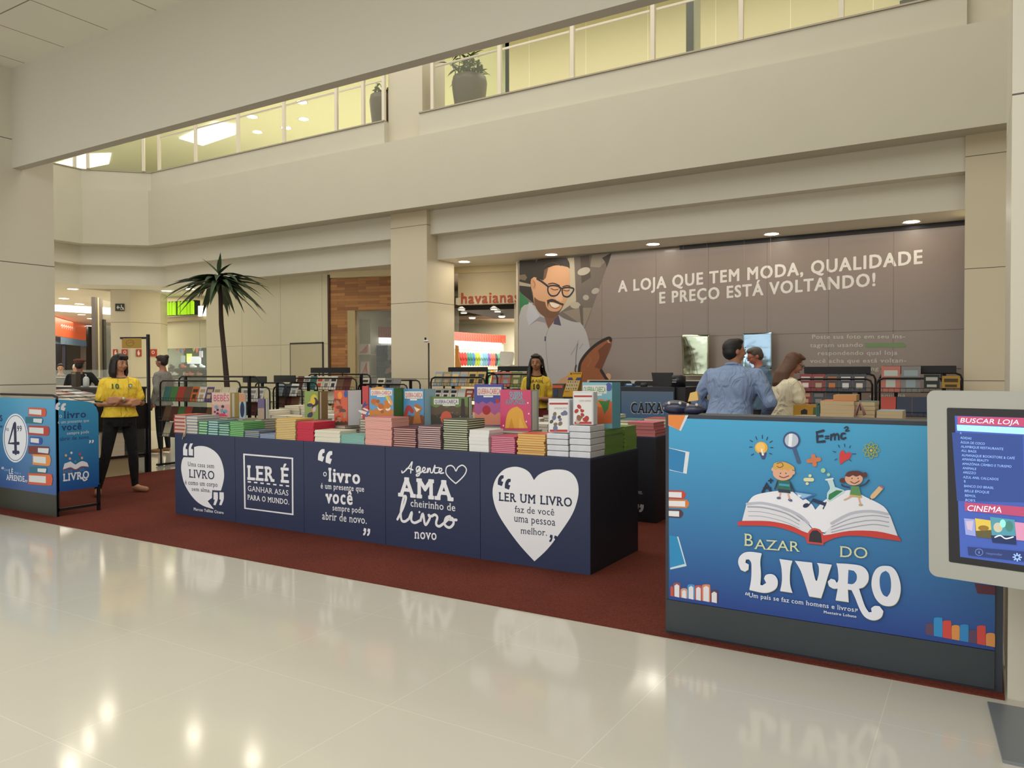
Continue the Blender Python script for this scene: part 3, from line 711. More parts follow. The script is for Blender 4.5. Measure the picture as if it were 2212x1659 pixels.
# green activity books along the right side of the corner table
gz = lambda px, py, X: PX(px, py, X).z
def side_stack(xr, pl, pr, yt, n, cv, pg, desc, w=.27):
    q0 = PX(pl, 960, xr).y; q1 = PX(pr, 960, xr).y; h = PX((pl+pr)/2, yt, xr).z-TZ; t = h/n; dep = q1-q0-.006
    b = first_book(w, dep, t, cv, pg, False); b.rotation_euler.z = 0
    for i in range(n):
        o = b if i == 0 else copy_tree(b); o.location = (xr-w/2-random.uniform(0, .008), (q0+q1)/2, TZ+i*t); o.rotation_euler = (0, 0, math.pi+random.uniform(-.02, .02))
        tag(o, f'{ORD[i] if i < n-1 else "top"} book, {desc}', 'book', desc)
side_stack(-2.31, 1306, 1348, 925, 9, '#5d7f34', '#8fae58', 'green stack nearest the white boxes')
side_stack(-2.31, 1352, 1376, 920, 6, '#6b8c3a', '#93ad55', 'green stack at the far right table corner')

# displayed books standing on the stacks
def standing(L, R, yt, yb, Y, cover, desc, label, wing=None, wingpx=24, under=('#8a8478', '#d0c8b4'), art=None, tk=.012, sup=True, dep=.22, zb=None):
    p0 = PY(L, yb, Y); p1 = PY(R, yb, Y); z1 = PY((L+R)/2, yt, Y).z; z0 = p0.z
    z0 = max(z0, TZ+.02) if zb is None else zb
    t = thing('open_display_book', label, 'book', ((p0.x+p1.x)/2, Y, z0))
    MB().box(p0.x, p1.x, Y, Y+tk, z0, z1, M_(cover, rough=.35, coat=.3) if isinstance(cover, str) else cover).build('front_cover', t, world=True)
    if wing:
        q = PY(R+wingpx, yb, Y+.1); e = Vector((p1.x, Y+tk*.5, z0)); f = Vector((q.x, Y+.12, z0)); Z = Vector((0, 0, z1-z0)); nn = (f-e).cross(Z).normalized()
        MB().slab([e, f, f+Z, e+Z], -nn, tk*.8, M_(wing, rough=.4)).build('back_cover', t, world=True)
        MB().slab([e+Vector((.002, .02, .004)), (e+f)/2+Vector((0, .035, .004)), (e+f)/2+Z*.97+Vector((0, .035, 0)), e+Z*.97+Vector((.002, .02, 0))], -nn, tk*.5, mat('#d8d6cc', rough=.7)).build('pages', t, world=True)
    if art:
        A = ART_Y(Y, (0, 0, 1)); art(A, L, R, yt, yb); A.build('printed_cover', t)
    if sup and z0-TZ > .03:
        n = max(2, round((z0-TZ)/.022))
        stack(p0.x-.005, p1.x+.005, max(Y-.04, 5.075), dep, TZ, z0-TZ, n, under[0], under[1], desc, jit=.004)
    return t
def spots(A, L, R, yt, yb, cols, n, seed, y0=.3, r=.12):
    rd = random.Random(seed); w = R-L; h = yb-yt
    for i in range(n):
        cx = L+w*rd.uniform(.15, .85); cy = yt+h*rd.uniform(y0+.08, .88); q = rd.uniform(.5, 1)*r
        A.ell((cx, cy), w*q, h*q*.8, rd.choice(cols), rot=rd.uniform(0, 180), n=9)
def qc(bg_label, tc, extra, title='QUEBRA-CABEÇA', lx=.06, rx=.94, ly=.07):
    def f(A, L, R, yt, yb):
        w = R-L; h = yb-yt
        extra(A, L, R, yt, yb)
        A.poly([(L+w*lx, yt+h*ly), (L+w*rx, yt+h*ly), (L+w*rx, yt+h*(ly+.2)), (L+w*lx, yt+h*(ly+.2))], '#dcdad4')
        A.text(title, (L+w*(lx+.03), yt+h*(ly+.165)), (L+w*(rx-.03), yt+h*(ly+.165)), h*.125, tc, bold=.012)
        A.poly([(L+w*.32, yt+h*(ly+.21)), (L+w*.66, yt+h*(ly+.21)), (L+w*.66, yt+h*(ly+.25)), (L+w*.32, yt+h*(ly+.25))], '#e8e6de')
    return f
def band(A, L, R, yt, yb, f0, f1, col, wav=.04):
    w = R-L; h = yb-yt
    n = 7; up = [(L+w*i/n, yt+h*(f0+(wav if i % 2 else 0))) for i in range(n+1)]
    A.poly(up+[(R, yt+h*f1), (L, yt+h*f1)], col)
def e_bebes(A, L, R, yt, yb):
    w = R-L; h = yb-yt
    band(A, L, R, yt, yb, .48, 1, '#d9a29a'); A.text('BEBÊS', (L+4, yt+h*.36), (R-2, yt+h*.36), h*.26, '#c24a70', bold=0)
    spots(A, L, R, yt, yb, ['#7a6aa8', '#d86a8a', '#8aa86a', '#6aa0b8', '#3f3a5a'], 9, 3, .45, .1); A.poly([(L+8, yt+h*.9), (L+26, yt+h*.86), (R-4, yt+h*.99), (L+10, yt+h*.99)], '#d8486e')
standing(458, 497, 848, 900, 5.28, '#d8bfae', 'mixed stack under the pink BEBÊS book', 'pink children\'s book reading BEBÊS standing open above the mint stacks', wing='#b39a5a', wingpx=18, art=e_bebes)
standing(517, 530, 849, 904, 5.34, '#a8c0c8', 'mixed stack under the narrow pale blue book', 'narrow pale blue book with a dark oval standing beside the pink one', art=lambda A, L, R, a, b: (band(A, L, R, a, b, 0, .35, '#c8906a'), A.ell(((L+R)/2, (a+b)/2+8), 4.6, 17, '#2a2f52')))
standing(557, 571, 861, 905, 5.22, '#5a4a72', 'brown stack under the small purple book', 'small purple book standing alone left of the yellow stack', art=lambda A, L, R, a, b: (band(A, L, R, a, b, .45, 1, '#a8927e'),), wing='#b0a490', wingpx=5)
standing(658, 687, 845, 905, 5.25, '#7f9440', 'stack under the green display book', 'green picture book standing open above the raspberry-red stack', wing='#8a6f4a', wingpx=18, art=lambda A, L, R, a, b: (A.ell(((L+R)/2+6, a+20), 8, 13, '#c8b83a'), spots(A, L, R, a, b, ['#d8b83c', '#3a3a58', '#c8b0c0', '#2f2c28', '#b88a3a'], 12, 5, .25, .16)))
standing(722, 751, 843, 918, 5.15, '#c2502c', 'stack under the orange display book', 'orange picture book standing open above the white paperbacks', wing='#c9c8cc', wingpx=26, art=lambda A, L, R, a, b: (A.ell(((L+R)/2-2, a+11), 5, 8, '#e08a3c'), A.ell((R-4, a+8), 4, 8, '#2f5a9a'), spots(A, L, R, a, b, ['#a87a5a', '#5a4a44', '#c88a6a', '#8a3a2a'], 12, 8, .2, .15), band(A, L, R, a, b, .88, 1, '#4a3a30')))
standing(783, 796, 834, 905, 5.22, '#b83230', 'stack under the red and blue display books', 'red picture book peeping out left of the Noah-like blue puzzle book'.replace('Noah-like ', ''), art=lambda A, L, R, a, b: (spots(A, L, R, a, b, ['#3a4a8a', '#e0d8d8', '#5a78b0'], 7, 2, .4, .25),))
standing(798, 850, 838, 898, 5.10, '#5a94c0', 'stack under the blue puzzle book', 'blue QUEBRA-CABEÇA puzzle book with rainbow stripe and animals above tall pink stack', wing='#3f6a34', wingpx=21, tk=.014,
  art=qc('', '#b83a40', lambda A, L, R, a, b: (A.stroke([(L+6, a+4), (L+30, a-0+3), (R-4, a+34)], .03, '#d8a060'), A.stroke([(L+8, a+8), (L+30, a+8), (R-8, a+36)], .02, '#b8c860'), band(A, L, R, a, b, .72, 1, '#c07a3a', .1), spots(A, L, R, a, b, ['#c8782c', '#d8ccb8', '#a05a2a', '#e0d8d0', '#b8662a'], 11, 11, .4, .14))))
standing(872, 916, 840, 918, 5.20, '#4a8ab8', 'stack under the blue reptile puzzle book', 'blue QUEBRA-CABEÇA puzzle book with a brown reptile behind the maroon-striped stack', wing='#8fb0c0', wingpx=22, tk=.014,
  art=qc('', '#b8483c', lambda A, L, R, a, b: (band(A, L, R, a, b, .72, 1, '#7a4a30'), A.stroke([(L+4, b-22), (L+10, a+40), (L+18, b-30)], .04, '#a83a34'), A.poly([(L+20, b-2), (L+24, b-30), (L+20, a+40), (L+26, a+32), (L+38, a+38), (L+40, a+44), (L+34, a+52), (L+38, b-4)], '#b0703a'), A.poly([(L+22, a+38), (L+30, a+42), (L+36, a+44), (L+28, a+50)], '#e8dcc0'))))
standing(931, 1011, 857, 918, 5.26, '#5f7a3c', 'stack under the forest puzzle book', 'forest-green wide QUEBRA-CABEÇA puzzle book behind the blush stack', tk=.014, wing='#4a7a9a', wingpx=3,
  art=qc('', '#2f2a6a', lambda A, L, R, a, b: (band(A, L, R, a, b, .3, 1, '#5a4c3a', .08), band(A, L, R, a, b, .6, 1, '#3f3c34', .06), spots(A, L, R, a, b, ['#d8d8b8', '#8fa068'], 8, 6, .45, .015), A.poly([(R-14, a+4), (R-8, a+4), (R-5, b-6), (R-17, b-6)], '#3a2f2a'), A.ell((R-47, b-15), 12, 15, '#c85a44')), lx=.08, rx=.75))
standing(1025, 1086, 830, 918, 5.30, '#3c3f96', 'stack under the purple puzzle book', 'deep blue and rose QUEBRA-CABEÇA puzzle book left of the big pink book', tk=.014,
  art=qc('', '#c83c50', lambda A, L, R, a, b: (band(A, L, R, a, b, .42, 1, '#a85a8e', .06), band(A, L, R, a, b, .68, 1, '#d08468', .08), A.ell((L+26, b-32), 9, 10, '#a82a34'), A.ell((L+50, b-52), 4, 5, '#b83438')), lx=.1, rx=.95))
def e_rap(A, L, R, a, b):
    A.text('QUEBRA', (L+20, a+12), (L+48, a+12), 8, '#58b8c0', bold=.03); A.text('CABEÇA', (L+21, a+20.5), (L+48, a+20.5), 7.5, '#58b8c0', bold=.03)
    A.text('RAPUNZEL', (L+13, a+31), (L+55, a+31), 9.5, '#5aa0a8', bold=.02)
    A.poly([(L+10, b-3), (L+14, b-30), (L+22, b-44), (L+36, b-50), (L+48, b-40), (L+52, b-20), (L+60, b-3)], '#d8a03c')
    A.poly([(L+18, b-3), (L+24, b-26), (L+30, b-3)], '#c88a30'); A.poly([(L+40, b-3), (L+42, b-28), (L+52, b-3)], '#e0b050')
    for x, y in ((.9, .33), (.93, .6), (.1, .9), (.85, .8)): A.ell((L+(R-L)*x, a+(b-a)*y), 1.5, 1.8, '#e8e0e0')
standing(1081, 1147, 842, 928, 5.14, '#c23a66', 'stack under the big pink puzzle book', 'big hot-pink puzzle book reading RAPUNZEL beside the dark blue one', wing='#a8b4b8', wingpx=14, tk=.014, art=e_rap)
standing(1258, 1322, 826, 915, 5.16, '#7fb4c4', 'stack under the big light blue puzzle book', 'big light blue and orange QUEBRA-CABEÇA puzzle book at right end of the table', wing='#5a9ab0', wingpx=16, tk=.014, sup=False, zb=PX(1327, 925, -2.31).z+.001,
  art=qc('', '#3f8a3a', lambda A, L, R, a, b: (band(A, L, R, a, b, .42, 1, '#c86438', .05), spots(A, L, R, a, b, ['#d8823c', '#a83a2c'], 6, 3, .4, .15), A.poly([(R-22, b-38), (R-30, b-50), (R-12, b-48), (R-4, b-52), (R-8, b-32), (R-16, b-20)], '#3f7a3c'), A.ell((L+57, a+10), 7, 9, '#4a5a9a')), lx=.02, rx=.82))
# two picture boxes of cards standing on the white piles
def e_box(title, cols, seed):
    def f(A, L, R, a, b):
        A.poly([(L+3, a+4), (R-3, a+4), (R-3, b-2), (L+3, b-2)], '#dedcda'); A.poly([(L+3, a+9), (R-3, a+9), (R-3, a+13), (L+3, a+13)], '#a83a38')
        A.poly([(L+4, b-8), (R-4, b-8), (R-4, b-3), (L+4, b-3)], '#b83a32'); A.text(title, (L+14, a+23), (R-5, a+23), 4, '#7a7a80'); spots(A, L, R, a, b, cols, 10, seed, .32, .12)
    return f
for (L, R, yt, yb, ti, cols, sd, lab, Yb) in ((1184, 1230, 861, 936, 'DINOSSAUROS', ['#5a5044', '#7a6a5c', '#6a708c', '#3f3a34'], 4, 'white card box with dinosaur pictures standing on the shorter white pile', 4.86), (1237, 1282, 845, 919, 'CORPO HUMANO', ['#a83a34', '#c8a078', '#8a5a44', '#b8b0a0'], 9, 'white card box titled CORPO HUMANO standing on the taller white pile', 4.87)):
    p0 = PY(L, yb, Yb); p1 = PY(R, yb, Yb); z1 = PY(L, yt, Yb).z; z0 = PY((L+R)/2, yb, TY+.02).z
    t = thing('card_box', lab, 'boxed books', ((p0.x+p1.x)/2, Yb+.03, z0))
    MB().box(p0.x, p1.x, Yb, Yb+.07, z0, z1, mat('#c2c5cc', rough=.25, coat=.7)).build('sleeve', t, world=True, bevel=.006)
    A = ART_Y(Yb, (0, 0, 1)); e_box(ti, cols, sd)(A, L, R, yt, yb); A.build('printed_cover', t)
# the further stacks, too many to tell apart: one mass
def pile(mb, x0, x1, y0, dep, z0, h, cover, page, rd):
    n = max(2, round(h/.03)); t = h/n
    for i in range(n):
        j = rd.uniform(-.008, .008); k = rd.uniform(0, .012)
        z = z0+i*t
        mb.box(x0+j, x1+j, y0+k, y0+dep+k, z, z+.003, cover); mb.box(x0+j+.003, x1+j-.003, y0+k+.002, y0+dep+k-.003, z+.003, z+t-.003, page); mb.box(x0+j, x1+j, y0+k, y0+dep+k, z+t-.003, z+t, cover)
rd = random.Random(5)
cols2 = ['pink', 'cream', 'orange', 'green', 'white', 'red', 'teal', 'cream', 'yellow', 'grey', 'white', 'navy', 'cream', 'blue', 'white', 'black', 'white', 'brown', 'white', 'cream', 'white', 'navy', 'white', 'teal', 'cream', 'white']
mb = MB()
for x0, x1, y, h, c in [(-6.80, -6.62, 5.2, .07, 'brown'), (-6.55, -6.3, 5.40, .05, 'cream'), (-6.2, -5.98, 5.42, .10, 'teal'), (-5.7, -5.45, 5.40, .11, 'green'), (-4.35, -4.2, 5.42, .09, 'purple'), (-2.86, -2.62, 5.42, .10, 'pink')]:
    pile(mb, x0, x1, y, .2, TZ, h, mat(PAL[c], rough=.5), mat('#cfc8b4', rough=.8), rd)
mb.build('book_piles', label='low mixed book piles on the rear half of the front tables', cat='books', kind='stuff')
mb = MB()
for ri, yy in enumerate((T2+.03, T2+.42)):
    x = xe-.03; k = 0
    while x > xe-5.2 and k < 25:
        w = rd.uniform(.2, .3); c = cols2[(k+ri*5) % len(cols2)]; h = rd.uniform(.05, .13) if ri == 0 else rd.uniform(.09, .19)
        if k == 0 and ri == 0: h = .13; c = 'pink'; w = .26
        if k > 12: c = rd.choice(['white', 'cream', 'white', 'navy', 'grey', 'white'])
        page = '#d9cfba' if c != 'pink' else '#c07a72'
        pile(mb, x-w, x, yy, rd.uniform(.26, .34), .802, h, mat(PAL[c], rough=.5), mat(page, rough=.8), rd)
        x -= w+rd.uniform(.01, .05); k += 1
mb.build('book_piles', label='mixed piles of books and magazines covering the second row of tables', cat='books', kind='stuff')
# ================================================================== right promotional stand
def grad(name, top, bot, z0, z1, rough=.35):
    """printed colour blend (part of the poster's own print)"""
    m = bpy.data.materials.new(name); m.use_nodes = True; nt = m.node_tree; b = nt.nodes['Principled BSDF']; b.inputs['Roughness'].default_value = rough
    g = nt.nodes.new('ShaderNodeNewGeometry'); sp = nt.nodes.new('ShaderNodeSeparateXYZ'); nt.links.new(g.outputs['Position'], sp.inputs[0])
    mr = nt.nodes.new('ShaderNodeMapRange'); mr.inputs['From Min'].default_value = z0; mr.inputs['From Max'].default_value = z1; nt.links.new(sp.outputs['Z'], mr.inputs['Value'])
    r = nt.nodes.new('ShaderNodeValToRGB'); r.color_ramp.elements[0].color = lin(bot); r.color_ramp.elements[1].color = lin(top); nt.links.new(mr.outputs[0], r.inputs[0]); nt.links.new(r.outputs[0], b.inputs['Base Color'])
    return m
BLUE = grad('blue_printed_poster', '#3f9cc8', '#1c3d86', .2, 1.16)
FR = mat('#2c323c', rough=.45); DK = mat('#2f363a', rough=.5, noise=.12, nscale=6); BLK = mat('#0f0f12', rough=.45)
SY = 3.96; SX0, SX1 = PY(1437, 1100, SY).x, .078
t = thing('promotional_stand', 'large blue bookfair counter stand with open-book artwork, right foreground', 'display stand', ((SX0+SX1)/2, SY+.2, .008))
zt = PY(1700, 898, SY).z+.0
stand = t
MB().box(SX0, SX1, SY+.006, SY+.03, .0085, 1.183, FR).build('panel_board', t, world=True)
MB().box(SX0+.02, SX1-.03, SY, SY+.006, .19, 1.163, BLUE).build('poster', t, world=True, label='blue printed poster')
MB().box(SX0+.006, SX1-.03, SY-.004, SY+.006, .02, .188, DK).build('kick_board', t, world=True, label='dark grey lower board')
MB().box(SX0+.02, SX1-.02, SY+.03, SY+.42, 1.12, 1.17, FR).build('counter_top', t, world=True)
for x in (SX0+.01, SX1-.04):
    MB().box(x, x+.03, SY+.39, SY+.42, .008, 1.12, BLK).build('leg', t, world=True)
V8 = (1380, 880, .38573)
a = ART_Y(SY, V8); dkb = '#1d2340'; wh = '#dcdde6'
# books at the left and right margins
def rotbook(pts, col, pg): a.poly(pts, pg); return a
a.poly([(165, 42), (278, 44), (236, 132), (165, 100)], '#c9cfd8'); a.poly([(165, 42), (262, 44), (226, 128), (165, 98)], '#d87f3a')
a.poly([(168, 226), (284, 250), (268, 372), (172, 352)], '#cfd5da'); a.poly([(168, 228), (262, 252), (248, 366), (172, 348)], '#2478ae')
a.poly([(172, 720), (222, 724), (268, 888), (176, 908)], '#bfd2dc'); a.poly([(172, 716), (214, 724), (258, 876), (176, 898)], '#2484b8')
for y, c, x1 in ((464, '#b8402f', 262), (514, '#c8783a', 282), (570, '#4a2f3c', 248)):
    a.poly([(168, y), (x1-14, y+2), (x1, y+18), (x1, y+34), (x1-14, y+50), (168, y+46)], c); a.poly([(168, y+9), (x1-22, y+11), (x1-22, y+42), (168, y+38)], '#d9dadf')
def spines(items, by0, by1, X0, X1, open_=True):
    for x0, x1, yt, c in items:
        f = lambda x: by0+(by1-by0)*(x-X0)/(X1-X0); m = (x0+x1)/2
        a.poly([(x0, f(x0)), (x0, yt+12), (x0+(m-x0)*.4, yt+2), (m, yt), (x1-(x1-m)*.4, yt+2), (x1, yt+12), (x1, f(x1))], c)
        if open_: a.poly([(x0+7, f(x0)), (x0+7, yt+18), (m, yt+9), (x1-7, yt+18), (x1-7, f(x1))], '#d5d4dc')
spines([(178, 192, 1000, '#c0503a'), (193, 234, 980, '#8a4a4a'), (235, 272, 1012, '#c89078'), (273, 313, 990, '#3f8cc0'), (314, 354, 995, '#b05048'), (355, 400, 990, '#d0805a'), (401, 444, 1022, '#5a3444')], 1056, 1096, 178, 444)
spines([(1606, 1650, 1208, '#5a4058'), (1652, 1700, 1175, '#2a86c0'), (1702, 1750, 1192, '#c8443c'), (1752, 1796, 1218, '#d08a48'), (1798, 1846, 1214, '#2a80bc'), (1848, 1892, 1244, '#58405a'), (1894, 1942, 1220, '#c8443c'), (1944, 1994, 1262, '#d08a48')], 1270, 1342, 1606, 1994, False)
a.poly([(1880, 985), (1995, 1000), (1995, 1050), (1896, 1042)], '#5a2838')
# bulb
a.ell((686, 226), 36, 34, '#e0a83c'); a.ell((682, 222), 26, 25, '#ecc06a'); a.poly([(672, 252), (716, 254), (712, 272), (704, 292), (690, 290), (682, 272)], '#384878'); a.poly([(684, 232), (690, 268), (700, 270), (704, 232), (697, 262), (692, 232)], '#f2ead8')
for x0, y0, x1, y1 in ((623, 184, 638, 192), (655, 164, 662, 180), (692, 156, 692, 174), (722, 166, 716, 182), (748, 188, 734, 196), (752, 225, 738, 225), (620, 222, 636, 222), (630, 268, 644, 260), (744, 262, 732, 256)): a.stroke([(x0, y0), (x1, y1)], .0035, dkb)
# magnifier
a.stroke([(868, 222), (896, 306)], .018, '#3f577c'); a.ell((856, 184), 48, 48, '#3c4a7a'); a.ell((856, 184), 38, 38, '#b6bfcc'); a.poly([(842, 148), (862, 146), (856, 220), (838, 216)], '#e2e6ee')
# formula
a.stroke([(1034, 130), (996, 140), (1000, 162), (1028, 160)], .012, dkb, smooth=False); a.stroke([(1000, 162), (1000, 194), (1040, 190)], .012, dkb, smooth=False)
a.stroke([(1046, 162), (1064, 161)], .007, dkb); a.stroke([(1046, 174), (1064, 173)], .007, dkb)
a.stroke([(1076, 182), (1078, 150), (1082, 160), (1092, 148), (1098, 158), (1098, 180)], .008, dkb); a.stroke([(1098, 160), (1110, 148), (1118, 156), (1120, 180)], .008, dkb)
a.stroke([(1154, 146), (1138, 148), (1134, 168), (1144, 176), (1158, 170)], .009, dkb); a.stroke([(1152, 116), (1164, 108), (1172, 116), (1158, 132), (1178, 130)], .006, dkb)
# heart, plus, divide, atom
a.poly([(1128, 322), (1124, 290), (1126, 256), (1138, 240), (1152, 244), (1158, 262), (1170, 250), (1184, 252), (1190, 268), (1178, 288), (1152, 302)], '#c8383c')
for x0, y0, x1, y1 in ((1118, 210, 1124, 224), (1152, 204, 1154, 220), (1186, 214, 1180, 226), (1196, 260, 1216, 260), (1088, 246, 1104, 250), (1098, 294, 1110, 288), (1190, 300, 1180, 292)): a.stroke([(x0, y0), (x1, y1)], .003, dkb)
a.stroke([(952, 300), (1010, 290)], .020, '#c8744a'); a.stroke([(978, 272), (986, 320)], .020, '#c8744a')
a.stroke([(934, 404), (972, 404)], .018, '#d8d4a8', smooth=False); a.ell((960, 382), 9, 8, '#d8d4a8'); a.ell((944, 426), 9, 8, '#d8d4a8')
for k in range(4):
    a.stroke([(1302+46*math.cos(math.radians(45*k+t_))*1.0 if False else 1302+46*math.cos(u)*math.cos(math.radians(45*k))-16*math.sin(u)*math.sin(math.radians(45*k)), 240+46*math.cos(u)*math.sin(math.radians(45*k))+16*math.sin(u)*math.cos(math.radians(45*k))) for u in [2*math.pi*i/14 for i in range(14)]], .0035, '#9aa04a', closed=True)
a.ell((1302, 240), 8, 8, '#b8b060')
# A+
a.stroke([(696, 474), (718, 424), (740, 470)], .013, dkb, smooth=False); a.stroke([(702, 452), (738, 450)], .010, dkb); a.stroke([(740, 400), (740, 422)], .007, dkb); a.stroke([(729, 410), (752, 408)], .007, dkb)
# open book
a.poly([(556, 640), (600, 634), (760, 640), (880, 672), (936, 700), (1044, 712), (1180, 690), (1330, 690), (1440, 712), (1470, 748), (1400, 738), (1240, 718), (1130, 722), (1046, 752), (1036, 770), (946, 760), (932, 726), (850, 690), (740, 664), (556, 660)], '#c43a34')
a.poly([(580, 634), (604, 544), (700, 548), (850, 586), (944, 650), (985, 690), (1044, 706), (1080, 660), (1200, 590), (1320, 584), (1410, 608), (1450, 718), (1330, 692), (1180, 690), (1040, 714), (940, 700), (850, 660), (730, 636)], '#d6d6de')
a.poly([(604, 548), (640, 498), (700, 478), (800, 466), (880, 478), (960, 530), (990, 572), (1040, 520), (1120, 480), (1190, 462), (1270, 500), (1370, 552), (1410, 610), (1320, 586), (1200, 594), (1100, 644), (1044, 700), (985, 684), (940, 640), (850, 584), (700, 550)], '#e2e2ea')
for y in (0, 26, 50): a.stroke([(612+y*.1, 556+y), (700, 560+y), (820, 590+y), (900, 634+y*.8)], .007 if y == 0 else .003, '#9a9cac')
a.stroke([(608, 540), (700, 536), (820, 566), (905, 606), (950, 648)], .014, '#b4b6c4')
for y in (0, 26, 50): a.stroke([(1400, 616+y), (1310, 604+y), (1190, 622+y), (1080, 668+y*.6)], .004, '#9a9cac')
a.stroke([(1396, 596), (1300, 580), (1190, 592), (1080, 648)], .012, '#b4b6c4')
a.poly([(944, 760), (946, 710), (962, 684), (984, 674), (1016, 682), (1034, 712), (1036, 766)], '#c4453c'); a.poly([(954, 750), (958, 708), (974, 688), (1000, 686), (1022, 706), (1028, 758)], '#2c2630')
# set square, music note, flask, pencil
a.poly([(858, 466), (1000, 486), (920, 518)], '#3a6aa8'); a.poly([(876, 474), (972, 488), (918, 510)], '#8ab8d8'); a.poly([(888, 486), (914, 490), (900, 504)], '#e0e0ea')
a.poly([(978, 508), (1052, 534), (1046, 552), (974, 526)], '#1c2c54'); a.ell((938, 548), 18, 12, '#1c2c54', rot=-20); a.stroke([(954, 546), (978, 512)], .005, '#1c2c54'); a.stroke([(1034, 566), (1050, 530)], .005, '#1c2c54')
a.poly([(1054, 404), (1086, 398), (1100, 444), (1150, 462), (1154, 474), (1070, 526), (1056, 520), (1056, 480), (1072, 450)], '#b8d4d8'); a.poly([(1066, 486), (1108, 462), (1146, 466), (1072, 518), (1062, 512)], '#2f7a4c'); a.stroke([(1050, 404), (1088, 398)], .008, '#d8dce0')
a.ell((1034, 352), 13, 13, '#9cc8a0'); a.ell((1064, 376), 9, 9, '#9cc8a0')
a.poly([(1294, 516), (1300, 490), (1346, 440), (1370, 454), (1322, 506)], '#d8b48a'); a.poly([(1346, 440), (1358, 436), (1372, 446), (1368, 456)], '#b86068'); a.poly([(1294, 516), (1297, 504), (1305, 510)], '#2c2420')
# boy
sk = '#d8a488'
a.stroke([(780, 412), (764, 456)], .007, '#2a3444'); a.stroke([(850, 422), (872, 470)], .007, '#2a3444')
a.stroke([(796, 470), (790, 504)], .007, sk); a.stroke([(836, 474), (846, 512)], .007, sk); a.ell((786, 506), 12, 7, '#4a5a84'); a.ell((850, 518), 13, 7, '#4a5a84', rot=20)
a.poly([(786, 400), (846, 408), (856, 470), (842, 466), (776, 458)], '#2a6658'); a.poly([(788, 424), (846, 430), (846, 442), (786, 436)], '#3a98b8'); a.poly([(782, 454), (850, 462), (852, 480), (820, 476), (784, 474)], '#27364e')
a.ell((810, 366), 57, 42, sk); a.ell((754, 346), 9, 11, sk); a.ell((868, 364), 9, 11, sk)
a.poly([(752, 336), (760, 312), (790, 304), (820, 306), (850, 318), (872, 334), (874, 352), (852, 344), (838, 356), (820, 344), (802, 350), (786, 342), (766, 350)], '#d0a04e'); a.stroke([(776, 314), (800, 308), (810, 326), (790, 336), (776, 328)], .004, '#7a5424')
for x in (796, 826): a.ell((x, 368), 3, 4, dkb)
a.stroke([(790, 384), (812, 392), (842, 382)], .004, '#5a3028')
# girl
a.stroke([(1180, 446), (1150, 440), (1138, 432)], .007, '#27364e'); a.stroke([(1240, 440), (1270, 428), (1290, 406)], .007, '#27364e')
a.stroke([(1196, 492), (1170, 508), (1152, 516)], .006, sk); a.stroke([(1232, 500), (1242, 540)], .006, sk); a.ell((1244, 544), 12, 5, '#b0a060')
a.poly([(1192, 438), (1234, 440), (1250, 502), (1182, 494)], '#5a8a58'); a.poly([(1184, 486), (1248, 494), (1250, 504), (1182, 496)], '#c8a860')
a.ell((1144, 408), 18, 14, '#5a2c2c'); a.ell((1268, 376), 12, 14, '#5a2c2c'); a.ell((1206, 398), 50, 37, sk)
a.poly([(1154, 386), (1170, 362), (1200, 354), (1236, 356), (1268, 372), (1262, 394), (1240, 378), (1220, 386), (1200, 378), (1180, 388), (1162, 384)], '#5a2c2c')
for x in (1196, 1230): a.ell((x, 396), 3, 4, dkb)
a.stroke([(1188, 414), (1210, 424), (1236, 410)], .004, '#5a3028')
# lettering
gold = '#cfd0a4'
a.text('B', (594, 772), (642, 776), 68, gold, slab=.03); a.text('AZAR', (650, 790), (904, 806), 54, gold, slab=.025)
a.text('DO', (1128, 834), (1282, 844), 60, gold, slab=.03)
def L_(pts, holes=(), c=wh):
    a.poly([(x+2, y+3) for x, y in pts], '#b8b894') ; a.poly(pts, c)
    for h_ in holes: a.poly(h_, BLUE)
L_([(560, 870), (566, 836), (592, 812), (630, 806), (690, 814), (682, 860), (686, 930), (682, 990), (694, 994), (716, 980), (704, 956), (714, 936), (742, 930), (766, 940), (780, 968), (774, 1004), (746, 1026), (700, 1034), (622, 1018), (632, 960), (634, 900), (632, 866), (618, 846), (602, 848), (598, 866), (618, 876), (616, 904), (596, 916), (574, 906)])
L_([(790, 846), (862, 856), (850, 900), (848, 980), (862, 1034), (794, 1024), (804, 970), (802, 900)])
L_([(876, 856), (972, 866), (976, 900), (990, 960), (1000, 968), (1010, 930), (1010, 890), (1000, 868), (1082, 878), (1060, 940), (1040, 1010), (1022, 1064), (956, 1054), (936, 990), (908, 910)])
L_([(1108, 870), (1180, 874), (1250, 886), (1284, 920), (1286, 966), (1262, 1000), (1234, 1010), (1250, 1060), (1268, 1110), (1290, 1144), (1306, 1142), (1302, 1122), (1322, 1108), (1350, 1110), (1370, 1136), (1360, 1168), (1330, 1186), (1296, 1184), (1262, 1164), (1236, 1120), (1212, 1060), (1192, 1018), (1172, 1016), (1176, 1086), (1104, 1076), (1116, 1010), (1090, 1010), (1066, 996), (1060, 972), (1078, 956), (1100, 962), (1110, 980), (1120, 960), (1116, 900)], [[(1176, 906), (1206, 912), (1222, 934), (1220, 966), (1200, 986), (1172, 984), (1174, 940)]])
L_([(1386, 884), (1420, 892), (1448, 926), (1466, 990), (1462, 1050), (1442, 1092), (1408, 1108), (1362, 1100), (1326, 1064), (1306, 1004), (1308, 950), (1326, 908), (1352, 888)], [[(1384, 912), (1404, 930), (1414, 976), (1410, 1030), (1392, 1058), (1370, 1046), (1354, 1010), (1350, 960), (1360, 926)]])
quote66(a, 600, 1032, 8, 16, wh); quote66(a, 611, 1034, 8, 16, wh)
